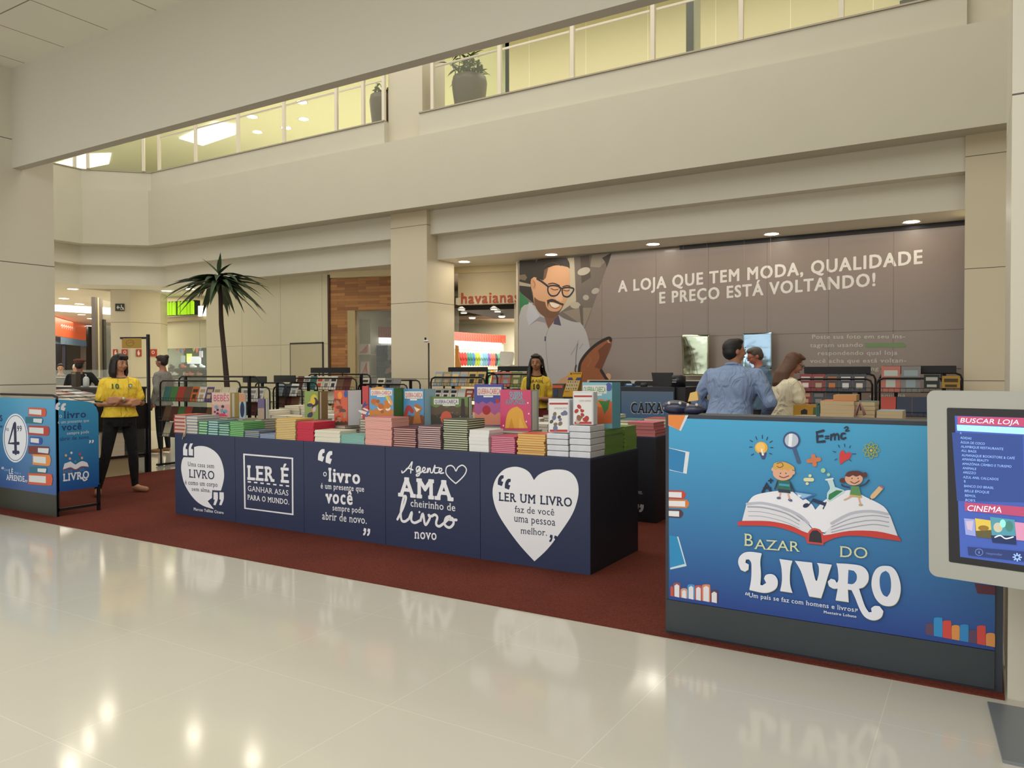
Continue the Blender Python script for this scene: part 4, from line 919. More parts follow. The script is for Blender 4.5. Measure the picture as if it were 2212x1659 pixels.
a.text('Um país se faz com homens e livros.', (620, 1058), (1216, 1142), 24, wh, bold=.006, slab=.03)
quote66(a, 1213, 1122, 6, 14, wh, True); quote66(a, 1221, 1123, 6, 14, wh, True)
a.text('Monteiro Lobato', (1038, 1148), (1220, 1174), 14, wh, bold=.018, slab=.03)
a.build('artwork', t, 'printed drawings and lettering')
# clear tape on the top edge
# bags lying on the stand top
BAG = mat('#2a2f48', rough=.25, noise=.3, nscale=22)
for (px, py, s, lab, c) in ((1460, 876, .085, 'dark navy patterned pouch lying on the left end of the blue stand', BAG), (1497, 880, .065, 'star-print pouch leaning beside the navy pouch on the blue stand', mat('#34374e', rough=.3, noise=.4, nscale=30))):
    q = PY(px, py+10, 4.22); mb = MB()
    mb.ball((q.x, 4.22, 1.17+s*.45), s, s*.7, s*.48, c, n=14)
    o = mb.build('pouch', label=lab, cat='pouch')
    sb = MB()
    for k in range(4): sb.ball((q.x-s*.6+k*s*.35, 4.22-s*.68+abs(k-1.5)*.012, 1.17+s*.4+(k % 2)*.03), .009, .004, .009, '#c8c6c0', n=8)
    sb.build('printed_star', o, world=True)
q = PY(1497, 862, 4.25)
MB().slab([(q.x-.03, 4.25, 1.24), (q.x+.03, 4.25, 1.25), (q.x+.02, 4.26, 1.30), (q.x-.02, 4.26, 1.29)], (0, 1, 0), .02, '#d0a860').build('paper_tag', label='crumpled beige paper on top of the star-print pouch', cat='paper')

# ================================================================== left stand
LY = 4.085; lx1 = -7.69
t = thing('promotional_stand', 'blue magazine stand with price circle 4,99 at the left edge', 'display stand', (-8.2, 4.3, .008))
BL2 = grad('blue_printed_poster', '#3a92bc', '#1d4a8c', .25, 1.15)
MB().box(-8.78, lx1, LY, LY+.02, .22, 1.155, BL2).build('poster', t, world=True, label='blue printed front poster')
MB().box(-8.78, lx1, LY, LY+.02, .008, .22, mat('#2f3128', rough=.5)).build('kick_board', t, world=True, label='dark lower board')
yS = LY+.43
pts = [(LY+.01, .25), (yS, .25), (yS, 1.0), (yS-.02, 1.06), (yS-.07, 1.11), (yS-.13, 1.125), (LY+.01, 1.155)]
MB().slab([(lx1, y, z) for y, z in pts], (-1, 0, 0), .015, BL2).build('side_poster', t, world=True, label='blue printed side poster with rounded corner')
fm = MB()
for y in (LY+.02, yS): fm.box(lx1-.03, lx1, y-.012, y+.012, .008, .27 if y > LY+.1 else 1.15, BLK)
fm.box(lx1-.03, lx1, LY+.02, yS, .06, .085, BLK)
fm.build('leg_frame', t, world=True)
MB().tube([(lx1-.02, LY+.03, 1.14), (lx1-.02, LY+.03, 1.175), (lx1-.10, LY+.03, 1.19), (-8.78, LY+.03, 1.19)], .012, BLK).build('top_rail', t, world=True)
MB().box(-8.75, lx1-.03, LY+.03, yS-.02, .8, .82, BLK).build('shelf', t, world=True)
VL = (0, 700, .27119)
a = ART_Y(LY, VL)
a.ell((124, 908), 100, 194, '#d9dde6'); a.ring((124, 908), 92, 182, 5, '#1e3a6e')
a.stroke([(112, 800), (70, 950), (150, 950)], .034, '#1b2148', smooth=False); a.stroke([(120, 798), (126, 1024)], .052, '#1b2148', smooth=False); a.stroke([(106, 1020), (150, 1022)], .034, '#1b2148', smooth=False)
a.text('R$', (48, 850), (70, 851), 22, '#1b2148'); a.text(',99', (128, 856), (174, 854), 44, '#1b2148', bold=.015, slab=.03)
a.text('S', (0, 772), (20, 772), 46, '#1b2f66', bold=.03, slab=.04); a.text('te', (0, 826), (20, 826), 26, '#1b2f66')
quote66(a, 14, 1136, 8, 20, wh); quote66(a, 24, 1137, 8, 20, wh)
a.text('Quem', (34, 1166), (72, 1172), 20, '#8fb0d8', slab=.03); a.text('LÊ', (74, 1192), (108, 1194), 36, wh, bold=.012, slab=.04); a.text('viaja e', (114, 1190), (170, 1198), 20, '#8fb0d8', slab=.03)
a.text('APRENDE', (54, 1240), (198, 1256), 42, wh, bold=.02, slab=.04); quote66(a, 200, 1240, 8, 20, wh, True); quote66(a, 212, 1241, 8, 20, wh, True)
for (y0, y1, xa_, xb_, c, pg) in ((665, 738, 228, 372, '#c0503a', 1), (738, 796, 205, 345, '#24687c', 1), (808, 890, 228, 396, '#a83a34', 2), (896, 962, 240, 340, '#2a4a9a', 1), (970, 1040, 228, 398, '#6f3030', 1), (1036, 1130, 262, 408, '#d0884a', 1), (1136, 1190, 240, 378, '#24687c', 1), (1188, 1286, 228, 422, '#c8583c', 1)):
    s_ = (y1-y0)*.12
    a.poly([(xa_, y0), (xb_-26, y0+s_*.5), (xb_-6, y0+s_*1.6), (xb_, (y0+y1)/2), (xb_-6, y1-s_), (xb_-28, y1), (xa_, y1-s_)], c)
    w_ = (xb_-xa_)
    if c in ('#24687c', '#6f3030'): a.poly([(xa_+w_*.45, y0+s_*2), (xb_-6, y0+s_*2.4), (xb_-12, y1-s_), (xa_+w_*.45, y1-s_*2.2)], '#c9d0d4')
    else: a.poly([(xa_+6, y0+s_*1.4), (xb_-w_*.28, y0+s_*2), (xb_-w_*.28, y1-s_*1.6), (xa_+6, y1-s_*2.6)], '#cdd2d2')
a.build('artwork', t, 'price circle, quote and drawn books')
a = Art((lx1, 0, 0), (0, 1, 0), (0, 0, 1), (1, 0, 0), VL)
quote66(a, 440, 622, 38, 62, wh, sk=4); quote66(a, 484, 627, 40, 62, wh, sk=4)
a.text('o', (470, 746), (494, 746), 22, '#b8c8d8', xh=True); a.text('livro', (508, 752), (684, 742), 56, '#1c3a6c', bold=.02, slab=.035)
a.text('é um presente que', (460, 794), (708, 778), 24, '#b8c8d8', bold=.004, slab=.03); a.text('você', (490, 850), (648, 838), 36, '#1c3a6c', bold=.02, slab=.03, xh=True)
a.text('sempre pode', (532, 882), (708, 868), 24, '#c0ccd8', bold=.004, slab=.03); a.text('abrir de novo.', (476, 930), (716, 912), 30, '#1c3a6c', slab=.03)
quote66(a, 708, 924, 16, 26, wh, True); quote66(a, 730, 922, 16, 26, wh, True)
a.poly([(500, 1160), (512, 1112), (560, 1094), (600, 1120), (650, 1092), (694, 1104), (706, 1136), (650, 1132), (602, 1156), (560, 1140)], '#d6d8e0'); a.stroke([(500, 1160), (560, 1146), (602, 1162), (650, 1136), (706, 1138)], .006, '#b84438')
for x, y, c in ((524, 1046, '#d0b060'), (568, 1026, '#c8d0d8'), (600, 1094, '#4a8a9a'), (556, 1072, '#d8a488'), (652, 1066, '#d8a488'), (636, 1036, '#c0384a'), (630, 1080, '#3a7a54')): a.ell((x, y), 9, 10, c)
a.text('BAZAR', (502, 1186), (578, 1178), 22, '#7a8aa0', slab=.02); a.text('DO', (634, 1172), (672, 1168), 20, '#7a8aa0', slab=.02)
a.text('LIVRO', (502, 1252), (708, 1226), 58, wh, bold=.03, slab=.045); a.stroke([(654, 1222), (668, 1246), (690, 1236)], .014, wh)
a.build('artwork', t, 'printed quote and logo')

# ================================================================== touch-screen kiosk
U = ray(-860, 806); U.z = 0; U = -U.normalized(); BLp = PT(2007, 1243, 3.12); TLp = PT(2002, 843, 3.15)
VU = (TLp-BLp).normalized(); NN = U.cross(VU).normalized(); 
if NN.dot(CO-BLp) < 0: NN = -NN
KH = (TLp-BLp).length; KW = 1.18
t = thing('information_kiosk', 'pale grey touch-screen shop directory kiosk cut by the right frame edge', 'kiosk', (.55, 3.6, 0))
def kp(x, y): return BLp + U*x + VU*y
def rr(w, h, r, x0=0, y0=0, n=5):
    out = []
    for cx, cy, a0 in ((x0+w-r, y0+h-r, 0), (x0+r, y0+h-r, 90), (x0+r, y0+r, 180), (x0+w-r, y0+r, 270)):
        for i in range(n+1): g = math.radians(a0+90*i/n); out.append((cx+r*math.cos(g), cy+r*math.sin(g)))
    return out
KG = mat('#a4a49c', rough=.4)
MB().slab([kp(x, y) for x, y in rr(KW, KH, .03)], -NN, .10, KG).build('housing', t, world=True)
MB().slab([kp(x, y)+NN*.002 for x, y in rr(KW-.15, KH-.135, .006, .072, .066)], -NN, .002, mat('#101013', rough=.2)).build('bezel', t, world=True)
scr = thing_scr = MB().slab([kp(x, y)+NN*.004 for x, y in ((.112, .092), (KW-.112, .092), (KW-.112, KH-.10), (.100, KH-.10))], -NN, .001, mat('#3c56a6', emit=.42)).build('screen', t, world=True)
a = Art(BLp, U, VU, NN, (1980, 820, .28928), base=.0048, step=.00004)
def E_(c, e=.8): return mat(c, emit=e*.55)
a.poly([(300, 390), (830, 400), (830, 900), (322, 900)], E_('#2c4488', .7))
a.poly([(345, 268), (860, 268), (860, 335), (345, 328)], E_('#b04468')); a.text('BUSCAR LOJA', (365, 314), (806, 320), 34, E_('#e8e4f4', 1), shear=.2)
a.poly([(338, 331), (860, 342), (860, 392), (340, 376)], E_('#9cd0f0', 1))
LT = E_('#8fb4e8', .9)
for s_, y, x0, x1 in (('A', 402, 360, 372), ('ADIDAS', 438, 362, 446), ('ÁGUA DE COCO', 472, 362, 545), ('ALAMBIQUE RESTAURANTE', 504, 364, 684), ('ALL BAGS', 534, 366, 480), ('ALMANAQUE BOOKSTORE & CAFÉ', 568, 368, 768), ('AMANDA BEAUTY', 598, 370, 572), ('AMAZÔNIA CÂMBIO E TURISMO', 632, 370, 740), ('ANIMALE', 664, 372, 476), ('AREZZO', 696, 374, 472), ('AZUL ANIL CALÇADOS', 732, 374, 640), ('B', 762, 380, 392), ('BANCO DO BRASIL', 798, 380, 602), ('BELLE ÉPOQUE', 834, 382, 568), ('BEMOL', 868, 384, 466), ("BOB'S", 902, 386, 460)):
    a.text(s_, (x0, y-2), (x1, y+ (x1-x0)*.03), 17, LT, bold=.006, shear=.1)
a.poly([(378, 908), (860, 935), (860, 1008), (382, 972)], E_('#a84468')); a.text('CINEMA', (400, 972), (654, 980), 42, E_('#e8e4f4', 1), shear=.2)
a.poly([(372, 1028), (452, 1034), (456, 1160), (380, 1150)], E_('#8a94c8')); a.poly([(385, 1050), (440, 1046), (430, 1120), (395, 1110)], E_('#b8a8c0'))
a.poly([(454, 1026), (572, 1040), (578, 1176), (462, 1166)], E_('#c8b04c')); a.poly([(456, 1120), (576, 1110), (578, 1176), (462, 1166)], E_('#5a5434', .5)); a.ell((516, 1098), 40, 20, E_('#8a6a28', .6))
a.poly([(568, 1012), (752, 1030), (758, 1216), (580, 1204)], E_('#4a8a9c')); a.poly([(568, 1150), (756, 1150), (758, 1216), (580, 1204)], E_('#1c2c58', .6)); a.ell((625, 1090), 34, 36, E_('#b8b49c')); a.ell((710, 1080), 30, 40, E_('#3f7a70')); a.ell((662, 1060), 22, 30, E_('#8adcc8', 1)); a.stroke([(600, 1164), (640, 1150), (680, 1172), (736, 1158)], .004, E_('#f0f4ff', 1))
a.poly([(752, 1046), (840, 1054), (842, 1186), (760, 1180)], E_('#c888a8'))
a.poly([(392, 1240), (860, 1268), (860, 1344), (396, 1302)], E_('#26376e', .6)); a.ring((477, 1278), 30, 26, 4, E_('#6a84c0')); a.text('i', (472, 1288), (482, 1288), 22, E_('#6a84c0'))
a.text('responder', (530, 1292), (652, 1300), 18, E_('#5a70a8'), bold=.01); a.ring((762, 1308), 20, 18, 8, E_('#90b0e8', 1))
for k in range(8): g = k*math.pi/4; a.stroke([(762+20*math.cos(g), 1308+18*math.sin(g)), (762+30*math.cos(g), 1308+27*math.sin(g))], .005, E_('#90b0e8', 1))
a.build('screen_image', scr, 'shop directory page')
bx = [PZ(2133, 1521, .0), PZ(2166, 1648, .0)]
MB().slab([(bx[0].x, bx[0].y, .0005), (bx[0].x+.75, bx[0].y+.02, .0005), (bx[1].x+.75, bx[1].y, .0005), (bx[1].x, bx[1].y, .0005)], (0, 0, 1), .012, mat('#7f8488', rough=.35, metal=.4)).build('base_plate', t, world=True)
MB().box(.30, .62, 3.52, 3.62, .0125, 1.2, KG).build('post', t, world=True)

# ================================================================== shop hoarding (banner wall)
BY = 11.5; TAUPE = mat('#857870', rough=.38, coat=.35)
bx0 = PY(1119, 600, BY).x; bx1 = -.203
t = thing('advertising_hoarding', 'wide taupe printed hoarding with smiling man photo and white slogan', 'banner', ((bx0+bx1)/2, BY, 0))
MB().box(bx0, bx1, BY, BY+.06, .0, 3.295, TAUPE).build('printed_board', t, world=True)
MB().box(bx0+2.9, bx1, BY-.02, BY+.05, 3.262, 3.325, BLK).build('gap_shade_strip', t, world=True)  # black strip stands in for the shaded gap above the board
MB().box(bx0-.03, bx0, BY-.01, BY+.07, 0, 3.3, mat('#c8bda6')).build('edge_trim', t, world=True)
VM = (1100, 540, .180832); a = ART_Y(BY, VM); a.step = .00006
a.poly([(122, 128), (400, 105), (690, 88), (1225, 28), (1195, 120), (900, 945), (860, 1000), (122, 1000)], '#6d645c')
a.poly([(122, 130), (320, 118), (310, 420), (122, 440)], '#262019'); a.poly([(122, 300), (190, 290), (215, 330), (190, 365), (122, 350)], '#6a5c48'); a.poly([(122, 380), (250, 405), (300, 640), (122, 500)], '#2c2620')
a.poly([(122, 378), (170, 390), (260, 410), (255, 440), (122, 425)], '#9c9280'); a.poly([(122, 490), (236, 620), (248, 740), (122, 784)], '#2f7648')
a.poly([(700, 96), (775, 90), (800, 610), (590, 756), (660, 500), (700, 300)], '#b9ad95'); a.poly([(848, 75), (955, 62), (975, 330), (865, 400)], '#54493f')
a.poly([(990, 60), (1225, 30), (1190, 90), (1080, 210), (970, 200)], '#8c8275'); a.poly([(1110, 95), (1225, 30), (1195, 130), (1165, 210), (1150, 150)], '#3a322b')
for c, r1, r2, ro, col in (((892, 255), 78, 44, -18, '#b8b0a0'), ((1030, 490), 48, 34, -25, '#a89e92'), ((916, 568), 36, 32, 0, '#aaa094'), ((790, 660), 60, 40, 0, '#b0a694'), ((800, 780), 50, 30, 0, '#9a9080')): a.ell(c, r1, r2, col, rot=ro)
a.poly([(640, 740), (840, 690), (990, 690), (895, 945), (850, 880)], '#8a7f70'); a.poly([(836, 670), (880, 660), (885, 900), (860, 890)], '#5f5850')
# shirt
a.poly([(120, 790), (240, 640), (290, 640), (430, 800), (470, 940), (590, 775), (650, 815), (760, 856), (850, 866), (920, 980), (968, 1180), (900, 1280), (840, 1380), (820, 1450), (760, 1500), (700, 1700), (120, 1700)], '#aeabab')
a.poly([(270, 640), (350, 700), (420, 800), (470, 942), (590, 775), (560, 690)], '#7a5440')
a.poly([(236, 620), (275, 650), (365, 790), (232, 905), (205, 800)], '#b8b8c0'); a.poly([(590, 780), (622, 905), (528, 885), (540, 830)], '#4c4658'); a.poly([(232, 905), (365, 795), (425, 812), (470, 942), (430, 870), (330, 850)], '#8f8b90')
a.stroke([(470, 942), (440, 1040), (445, 1250), (470, 1450)], .010, '#8c898c'); a.stroke([(432, 1040), (430, 1080)], .03, '#4a4866')
a.stroke([(820, 1120), (800, 1250), (795, 1400)], .018, '#77747a'); a.stroke([(800, 1380), (790, 1440), (815, 1500)], .03, '#3f3b40'); a.stroke([(740, 1250), (800, 1150), (830, 1080)], .012, '#8f8c90'); a.stroke([(880, 1120), (840, 1180)], .012, '#94919a')
# head
a.poly([(300, 320), (330, 330), (410, 230), (560, 185), (700, 205), (722, 260), (724, 400), (710, 500), (690, 580), (650, 660), (600, 740), (550, 800), (490, 812), (420, 795), (350, 735), (300, 640), (285, 520), (262, 430), (262, 350)], '#c99a74')
a.ell((290, 410), 30, 66, '#bf8c68', rot=-12); a.stroke([(290, 370), (310, 410), (295, 450)], .012, '#8a5c40')
a.poly([(300, 560), (350, 600), (430, 620), (450, 690), (500, 730), (580, 732), (625, 690), (640, 640), (655, 650), (600, 745), (545, 802), (490, 812), (420, 796), (350, 736), (305, 650)], '#6e4c36')
a.poly([(288, 320), (300, 220), (325, 140), (370, 108), (560, 94), (680, 92), (718, 150), (724, 225), (680, 196), (560, 182), (440, 225), (415, 330), (400, 365), (335, 335)], '#2a211a')
a.poly([(420, 240), (470, 205), (440, 330), (405, 370)], '#6a4e3a'); a.stroke([(420, 190), (520, 150), (620, 190)], .01, '#4a3c30')
a.poly([(452, 600), (520, 585), (600, 625), (650, 640), (640, 665), (600, 650), (520, 622), (470, 640), (462, 690)], '#3c281c'); a.poly([(482, 622), (530, 632), (600, 652), (590, 678), (545, 690), (505, 672)], '#e0d4c4'); a.stroke([(480, 640), (510, 685), (560, 700), (600, 680)], .010, '#8a4a3c')
a.poly([(605, 470), (560, 550), (545, 580), (570, 606), (615, 618), (640, 598), (632, 520)], '#d8ac88'); a.stroke([(548, 585), (570, 608), (600, 612)], .008, '#8a5c40')
for pts in ([(470, 440), (530, 425), (600, 440), (615, 470), (592, 515), (560, 545), (500, 545), (466, 500)], [(640, 462), (700, 448), (770, 462), (752, 512), (705, 558), (655, 550), (636, 510)]): a.stroke(pts, .026, '#262430', closed=True)
a.stroke([(335, 345), (400, 385), (470, 440)], .034, '#262430'); a.stroke([(600, 450), (640, 462)], .024, '#262430')
a.stroke([(500, 460), (540, 476), (585, 470)], .012, '#4a2f22'); a.stroke([(650, 480), (690, 490), (720, 480)], .012, '#4a2f22'); a.stroke([(470, 408), (530, 398), (600, 425)], .020, '#3f2a1e'); a.stroke([(640, 440), (690, 426), (725, 432)], .018, '#3f2a1e')
# shoe and hand
a.poly([(560, 1600), (620, 1540), (700, 1500), (760, 1440), (830, 1500), (900, 1600)], '#c49878'); a.ell((1185, 1515), 34, 42, '#c49878')
a.poly([(828, 1450), (850, 1340), (940, 1215), (1060, 1120), (1170, 1055), (1205, 1050), (1224, 1110), (1200, 1200), (1150, 1310), (1100, 1440), (1110, 1490), (1160, 1550), (1080, 1600), (840, 1600)], '#8e5230')
a.poly([(1060, 1200), (1180, 1100), (1220, 1130), (1150, 1310), (1100, 1430), (1020, 1400), (1080, 1290)], '#6a3a20'); a.poly([(1170, 1075), (1200, 1070), (1208, 1110), (1180, 1110)], '#b88464')
a.stroke([(835, 1450), (855, 1340), (945, 1215), (1070, 1110), (1190, 1052), (1212, 1080)], .05, '#241a16'); a.stroke([(1100, 1440), (1150, 1520), (1180, 1560)], .05, '#2c1e18'); a.stroke([(940, 1265), (975, 1320), (930, 1400)], .008, '#a86a44')
a.build('printed_photo', t, 'printed photo of a smiling man with glasses holding a shoe')
a = ART_Y(BY, (1100, 480, .452083)); bw = '#d6d3cc'
a.text('A LOJA QUE TEM MODA, QUALIDADE', (520, 334), (1975, 196), 52, bw, bold=.032)
a.text('E PREÇO ESTÁ VOLTANDO!', (717, 388), (1750, 303), 52, bw, bold=.032)
gw = '#b9b4aa'
for s_, x0, x1, y in (('Poste sua foto em seu Ins-', 1447, 1892, 557), ('tagram usando', 1437, 1690, 597), ('respondendo qual loja', 1475, 1855, 635), ('você acha que está voltan-', 1437, 1897, 672), ('ing', 1718, 1765, 710), ('do aqui na', 1722, 1893, 838)): a.text(s_, (x0, y), (x1, y-2), 19, gw, bold=.02)
a.poly([(1700, 578), (1880, 576), (1900, 586), (1892, 598), (1704, 598)], '#6f8a5c')
a.build('slogan_lettering', t, 'pale slogan lettering')
# faint panel joints
mb = MB()
for px in (1300, 1417, 1530, 1657, 1790, 1930): p = PY(px, 620, BY); mb.box(p.x-.003, p.x+.003, BY-.0015, BY, .1, 3.25, '#75695f')
mb.box(bx0, bx1, BY-.0015, BY, 1.93, 1.936, '#75695f'); mb.build('panel_joint', t, world=True)

# foil sheets hanging in front of the hoarding
def foil(px0, px1, y0, y1, Y, tint, lab, seed):
    p0 = PY(px0, y1, Y); p1 = PY(px1, y1, Y); zt_ = PY(px0, y0, Y).z; rd = random.Random(seed); vs = []; N, Mm = 14, 20
    for j in range(Mm+1):
        for i in range(N+1):
            u = i/N; v = j/Mm
            vs.append((p0.x+(p1.x-p0.x)*u, Y + .030*math.sin(4*u+seed+2*v)+.018*math.sin(3.5*v+u*seed)+.004*rd.random(), p0.z+(zt_-p0.z)*v))
    fs = [(j*(N+1)+i, j*(N+1)+i+1, (j+1)*(N+1)+i+1, (j+1)*(N+1)+i) for j in range(Mm) for i in range(N)]
    mb = MB(); mb.add(vs, fs, mat(tint, rough=.16, metal=1), True); o = mb.build('foil_sheet', label=lab, cat='foil sheet')
    s_ = o.modifiers.new('thick', 'SOLIDIFY'); s_.thickness = .004
    MB().box(p0.x-.01, p1.x+.01, Y-.012, Y+.03, zt_-.005, zt_+.01, '#8a8478').build('hanging_rod', o, world=True)
    for x_ in (p0.x+.02, p1.x-.02): MB().tube([(x_, Y, zt_), (x_, Y, 3.73 if Y < 11.2 else 3.325)], .0008, '#857a70', n=4).build('hanging_line', o, world=True)
foil(1473, 1530, 724, 812, 11.3, '#c4d0b8', 'pale green crinkled foil sheet hanging before the taupe hoarding', 2)
foil(1604, 1667, 720, 800, 11.3, '#a8c8e0', 'blue crinkled foil sheet hanging behind the two heads', 5)
# ================================================================== wire book racks
WIRE = mat('#141416', rough=.4, metal=.3)
_fb = {}
def face_book(w, h, t, col, deco):
    """book standing face-out, leaning; origin at its foot centre, face toward -Y before leaning"""
    k = (w, h, t, col, deco)
    if k in _fb: return copy_tree(_fb[k])
    c = MB(); cm = mat(PAL.get(col, col), rough=.4); e = .003
    c.box(-w/2, w/2, 0, e, 0, h, cm); c.box(-w/2, w/2, t-e, t, 0, h, cm); c.box(-w/2, -w/2+e, e, t-e, 0, h, cm)
    if deco: c.box(-w*.36, w*.36, -.0008, 0, h*.62, h*.84, mat(deco, rough=.5)); c.box(-w*.25, w*.25, -.0008, 0, h*.18, h*.48, mat(deco, rough=.5))
    o = c.build('paperback', origin=(0, 0, 0)); MB().box(-w/2+e, w/2-.004, e, t-e, .004, h-.004, mat('#cfc8b4', rough=.8)).build('page_block', o)
    _fb[k] = o; return o
def rack(x0, x1, Y, zt, label, desc, shelves, sign=None, depth=.34, loops=True, slope=.30):
    """shelves: list of (z, book height, [colours], book width, upper/lower)"""
    t = thing('wire_book_rack', label, 'book rack', ((x0+x1)/2, Y, .008))
    if zt < .3: return t
    r = .07
    for k, y in enumerate((Y+.02, Y+depth)):
        for xa_, xb_ in ((x0, x0), (x1, x1)):
            pass
        z = zt - (0 if k else .06)
        MB().tube([(x0, y, .02), (x0, y, z-r), (x0+r*.3, y, z-r*.3), (x0+r, y, z), (x1-r, y, z), (x1-r*.3, y, z-r*.3), (x1, y, z-r), (x1, y, .02)], .0125, WIRE, n=7).build('frame_tube', t, world=True)
    for x in (x0+.18, x1-.18): MB().box(x-.02, x+.02, Y+depth-.03, Y+depth, .02, zt+.01, WIRE).build('upright', t, world=True)
    for x in (x0, x1): MB().box(x-.02, x+.02, Y-.05, Y+depth+.05, .008, .035, WIRE).build('foot', t, world=True)
    for (z, bh, cols, bw, nm) in shelves:
        m = MB(); yb = Y+depth*.55; 
        for yy, zz in ((Y-.02, z), (Y-.02, z+.05), (Y+.0, z-.0), (yb, z-.0), (yb+bh*.35, z+bh*.9)): m.box(x0+.01, x1-.01, yy-.003, yy+.003, zz-.003, zz+.003, WIRE)
        n = int((x1-x0)/.06)
        for i in range(n+1):
            x = x0+.01+(x1-x0-.02)*i/n; m.box(x-.0015, x+.0015, Y-.022, Y-.019, z-.003, z+.05, WIRE); m.box(x-.0015, x+.0015, Y-.02, yb, z-.003, z, WIRE)
        m.build('wire_shelf', t, world=True, label='black wire shelf')
        x = x0+.05; i = 0
        while x+bw < x1-.01 and i < len(cols):
            c = cols[i]
            if c:
                deco = None
                if ':' in c: c, deco = c.split(':')
                o = face_book(bw, bh, .014, c, deco); o.location = (x+bw/2, Y+.01, z+.004); o.rotation_euler = (-slope, 0, 0)
                cn = c if c in PAL else {'#7a2a2a': 'wine red', '#8a3030': 'dark red', '#c9b892': 'beige', '#b8a088': 'tan', '#3a3f4a': 'charcoal', '#c8a860': 'mustard', '#9a8f6a': 'khaki', '#b86a5a': 'salmon', '#6a7a3a': 'olive', '#8fa0a8': 'pale blue', '#3f5a4a': 'dark green', '#c84838': 'bright red'}.get(c, 'patterned')
                tag(o, f'{cn} book, {ORD[i] if i else "first"} from left on {nm} shelf of {desc}', 'book', f'face-out books of {desc}')
            x += bw+.008; i += 1
    if sign:
        sx0, sx1, sz0, sz1, sc = sign
        s_ = MB().slab([(sx0+a_, Y+depth*.5, sz0+b_) for a_, b_ in rr(sx1-sx0, sz1-sz0, .012)], (0, 1, 0), .02, mat(sc, rough=.5)).build('sign_board', t, world=True)
        for x in ((sx0*.8+sx1*.2), (sx0*.2+sx1*.8)): MB().box(x-.008, x+.008, Y+depth*.5+.02, Y+depth*.5+.03, zt-.1, sz0+.03, WIRE).build('sign_bracket', t, world=True)
    return t
def XP(px, Y): return PY(px, 800, Y).x
def ZP(px, py, Y): return PY(px, py, Y).z
wh_ = 'white:#8a8a8c'
Y = 7.15
rack(XP(343, Y), XP(516, Y), Y, ZP(430, 814, Y), 'long black wire book rack behind the left end of the navy tables', 'the long left rack',
     [(ZP(430, 868, Y), .22, ['teal', 'green', 'red', 'brown', 'orange:#3a2a1a', 'white:#b89878', 'purple:#c8b080', 'cream:#9a8f6a', 'cream', 'cream', 'white'], .155, 'the upper'),
      (ZP(430, 912, Y), .22, ['brown', 'maroon', 'green', 'red', 'black', 'black', 'brown', '#3f5a4a', 'black'], .155, 'the middle'), (.45, .22, ['cream', 'black', 'brown', 'white', 'grey'], .16, 'the lowest')])
Y = 8.0
rack(XP(513, Y), XP(580, Y), Y, ZP(560, 828, Y), 'low wire rack with dark green name board, left of its twin', 'the left low rack', [(ZP(550, 868, Y), .21, [wh_, wh_, wh_, wh_, wh_], .155, 'the upper'), (ZP(550, 890, Y)-.05, .2, ['black', 'maroon', 'black', 'brown'], .16, 'the lower')], sign=(XP(505, Y), XP(555, Y), ZP(530, 827, Y)+.0, ZP(530, 813, Y), '#2f3230'))
Y = 8.42
rack(XP(588, Y), XP(650, Y), Y, ZP(615, 827, Y), 'low wire rack with dark green name board, right twin', 'the right low rack', [(ZP(615, 856, Y), .2, ['#8fa0a8', '#3a3f4a', wh_, 'white:#b8a088', 'cream'], .15, 'the upper'), (ZP(615, 880, Y), .18, ['brown', 'maroon', 'brown', 'orange'], .16, 'the lower')], sign=(XP(573, Y), XP(619, Y), ZP(600, 826, Y), ZP(600, 811, Y), '#2f3230'))
Y = 8.9
rack(XP(632, Y), XP(768, Y), Y, ZP(700, 809, Y), 'tall black rack with long black name board before the wooden shopfront', 'the rack before the wood', [(ZP(700, 842, Y), .22, ['maroon', wh_, 'teal', 'cream:#c84838', 'cream:#7c7a78', 'white:#2a2a30', 'brown', 'maroon', 'orange:#c84838'], .14, 'the upper'), (ZP(700, 872, Y), .2, ['cream', 'cream', 'white', 'grey', 'cream', 'white', 'cream'], .16, 'the lower')], sign=(XP(654, Y), XP(738, Y), ZP(700, 806, Y), ZP(700, 794, Y), '#131315'))
Y = 9.4
rack(XP(772, Y), XP(878, Y), Y, ZP(820, 822, Y), 'low open wire rack in front of the square pillar', 'the pillar rack', [(ZP(820, 842, Y), .19, ['cream:#2a2a2a', 'grey', 'cream:#2a2a2a', 'grey:#2a2a2a', 'grey', 'grey', 'cream'], .155, 'the upper'), (ZP(820, 862, Y)-.05, .18, ['cream', 'black', 'cream', 'white'], .2, 'the lower')])
Y = 9.0
tpat = ['#8fa0a8:#c8b080', '#9a8f6a:#b8a088', '#8fa0a8:#d8b878', '#b8a088:#8fa0a8', '#c8a860:#2a2a2a', '#c8a860:#3a3f4a', '#8fa0a8:#6a7a3a']
rack(XP(929, Y), XP(1046, Y), Y, ZP(985, 806, Y), 'black rack of glossy activity books right of the pillar', 'the glossy rack', [(ZP(985, 834, Y), .21, tpat, .14, 'the upper'), (ZP(985, 865, Y), .17, ['white:#2a2a2a', 'white:#2a2a2a', 'white:#2a2a2a', 'white', 'red:#d8d0c0', '#9a8f6a', 'blue:#c8b080'], .13, 'the middle'), (ZP(985, 900, Y), .18, ['red', 'blue', 'cream', 'green', 'pink'], .16, 'the lower')], sign=(XP(953, Y), XP(1038, Y), ZP(990, 805, Y), ZP(990, 793, Y), '#101012'))
Y = 9.9
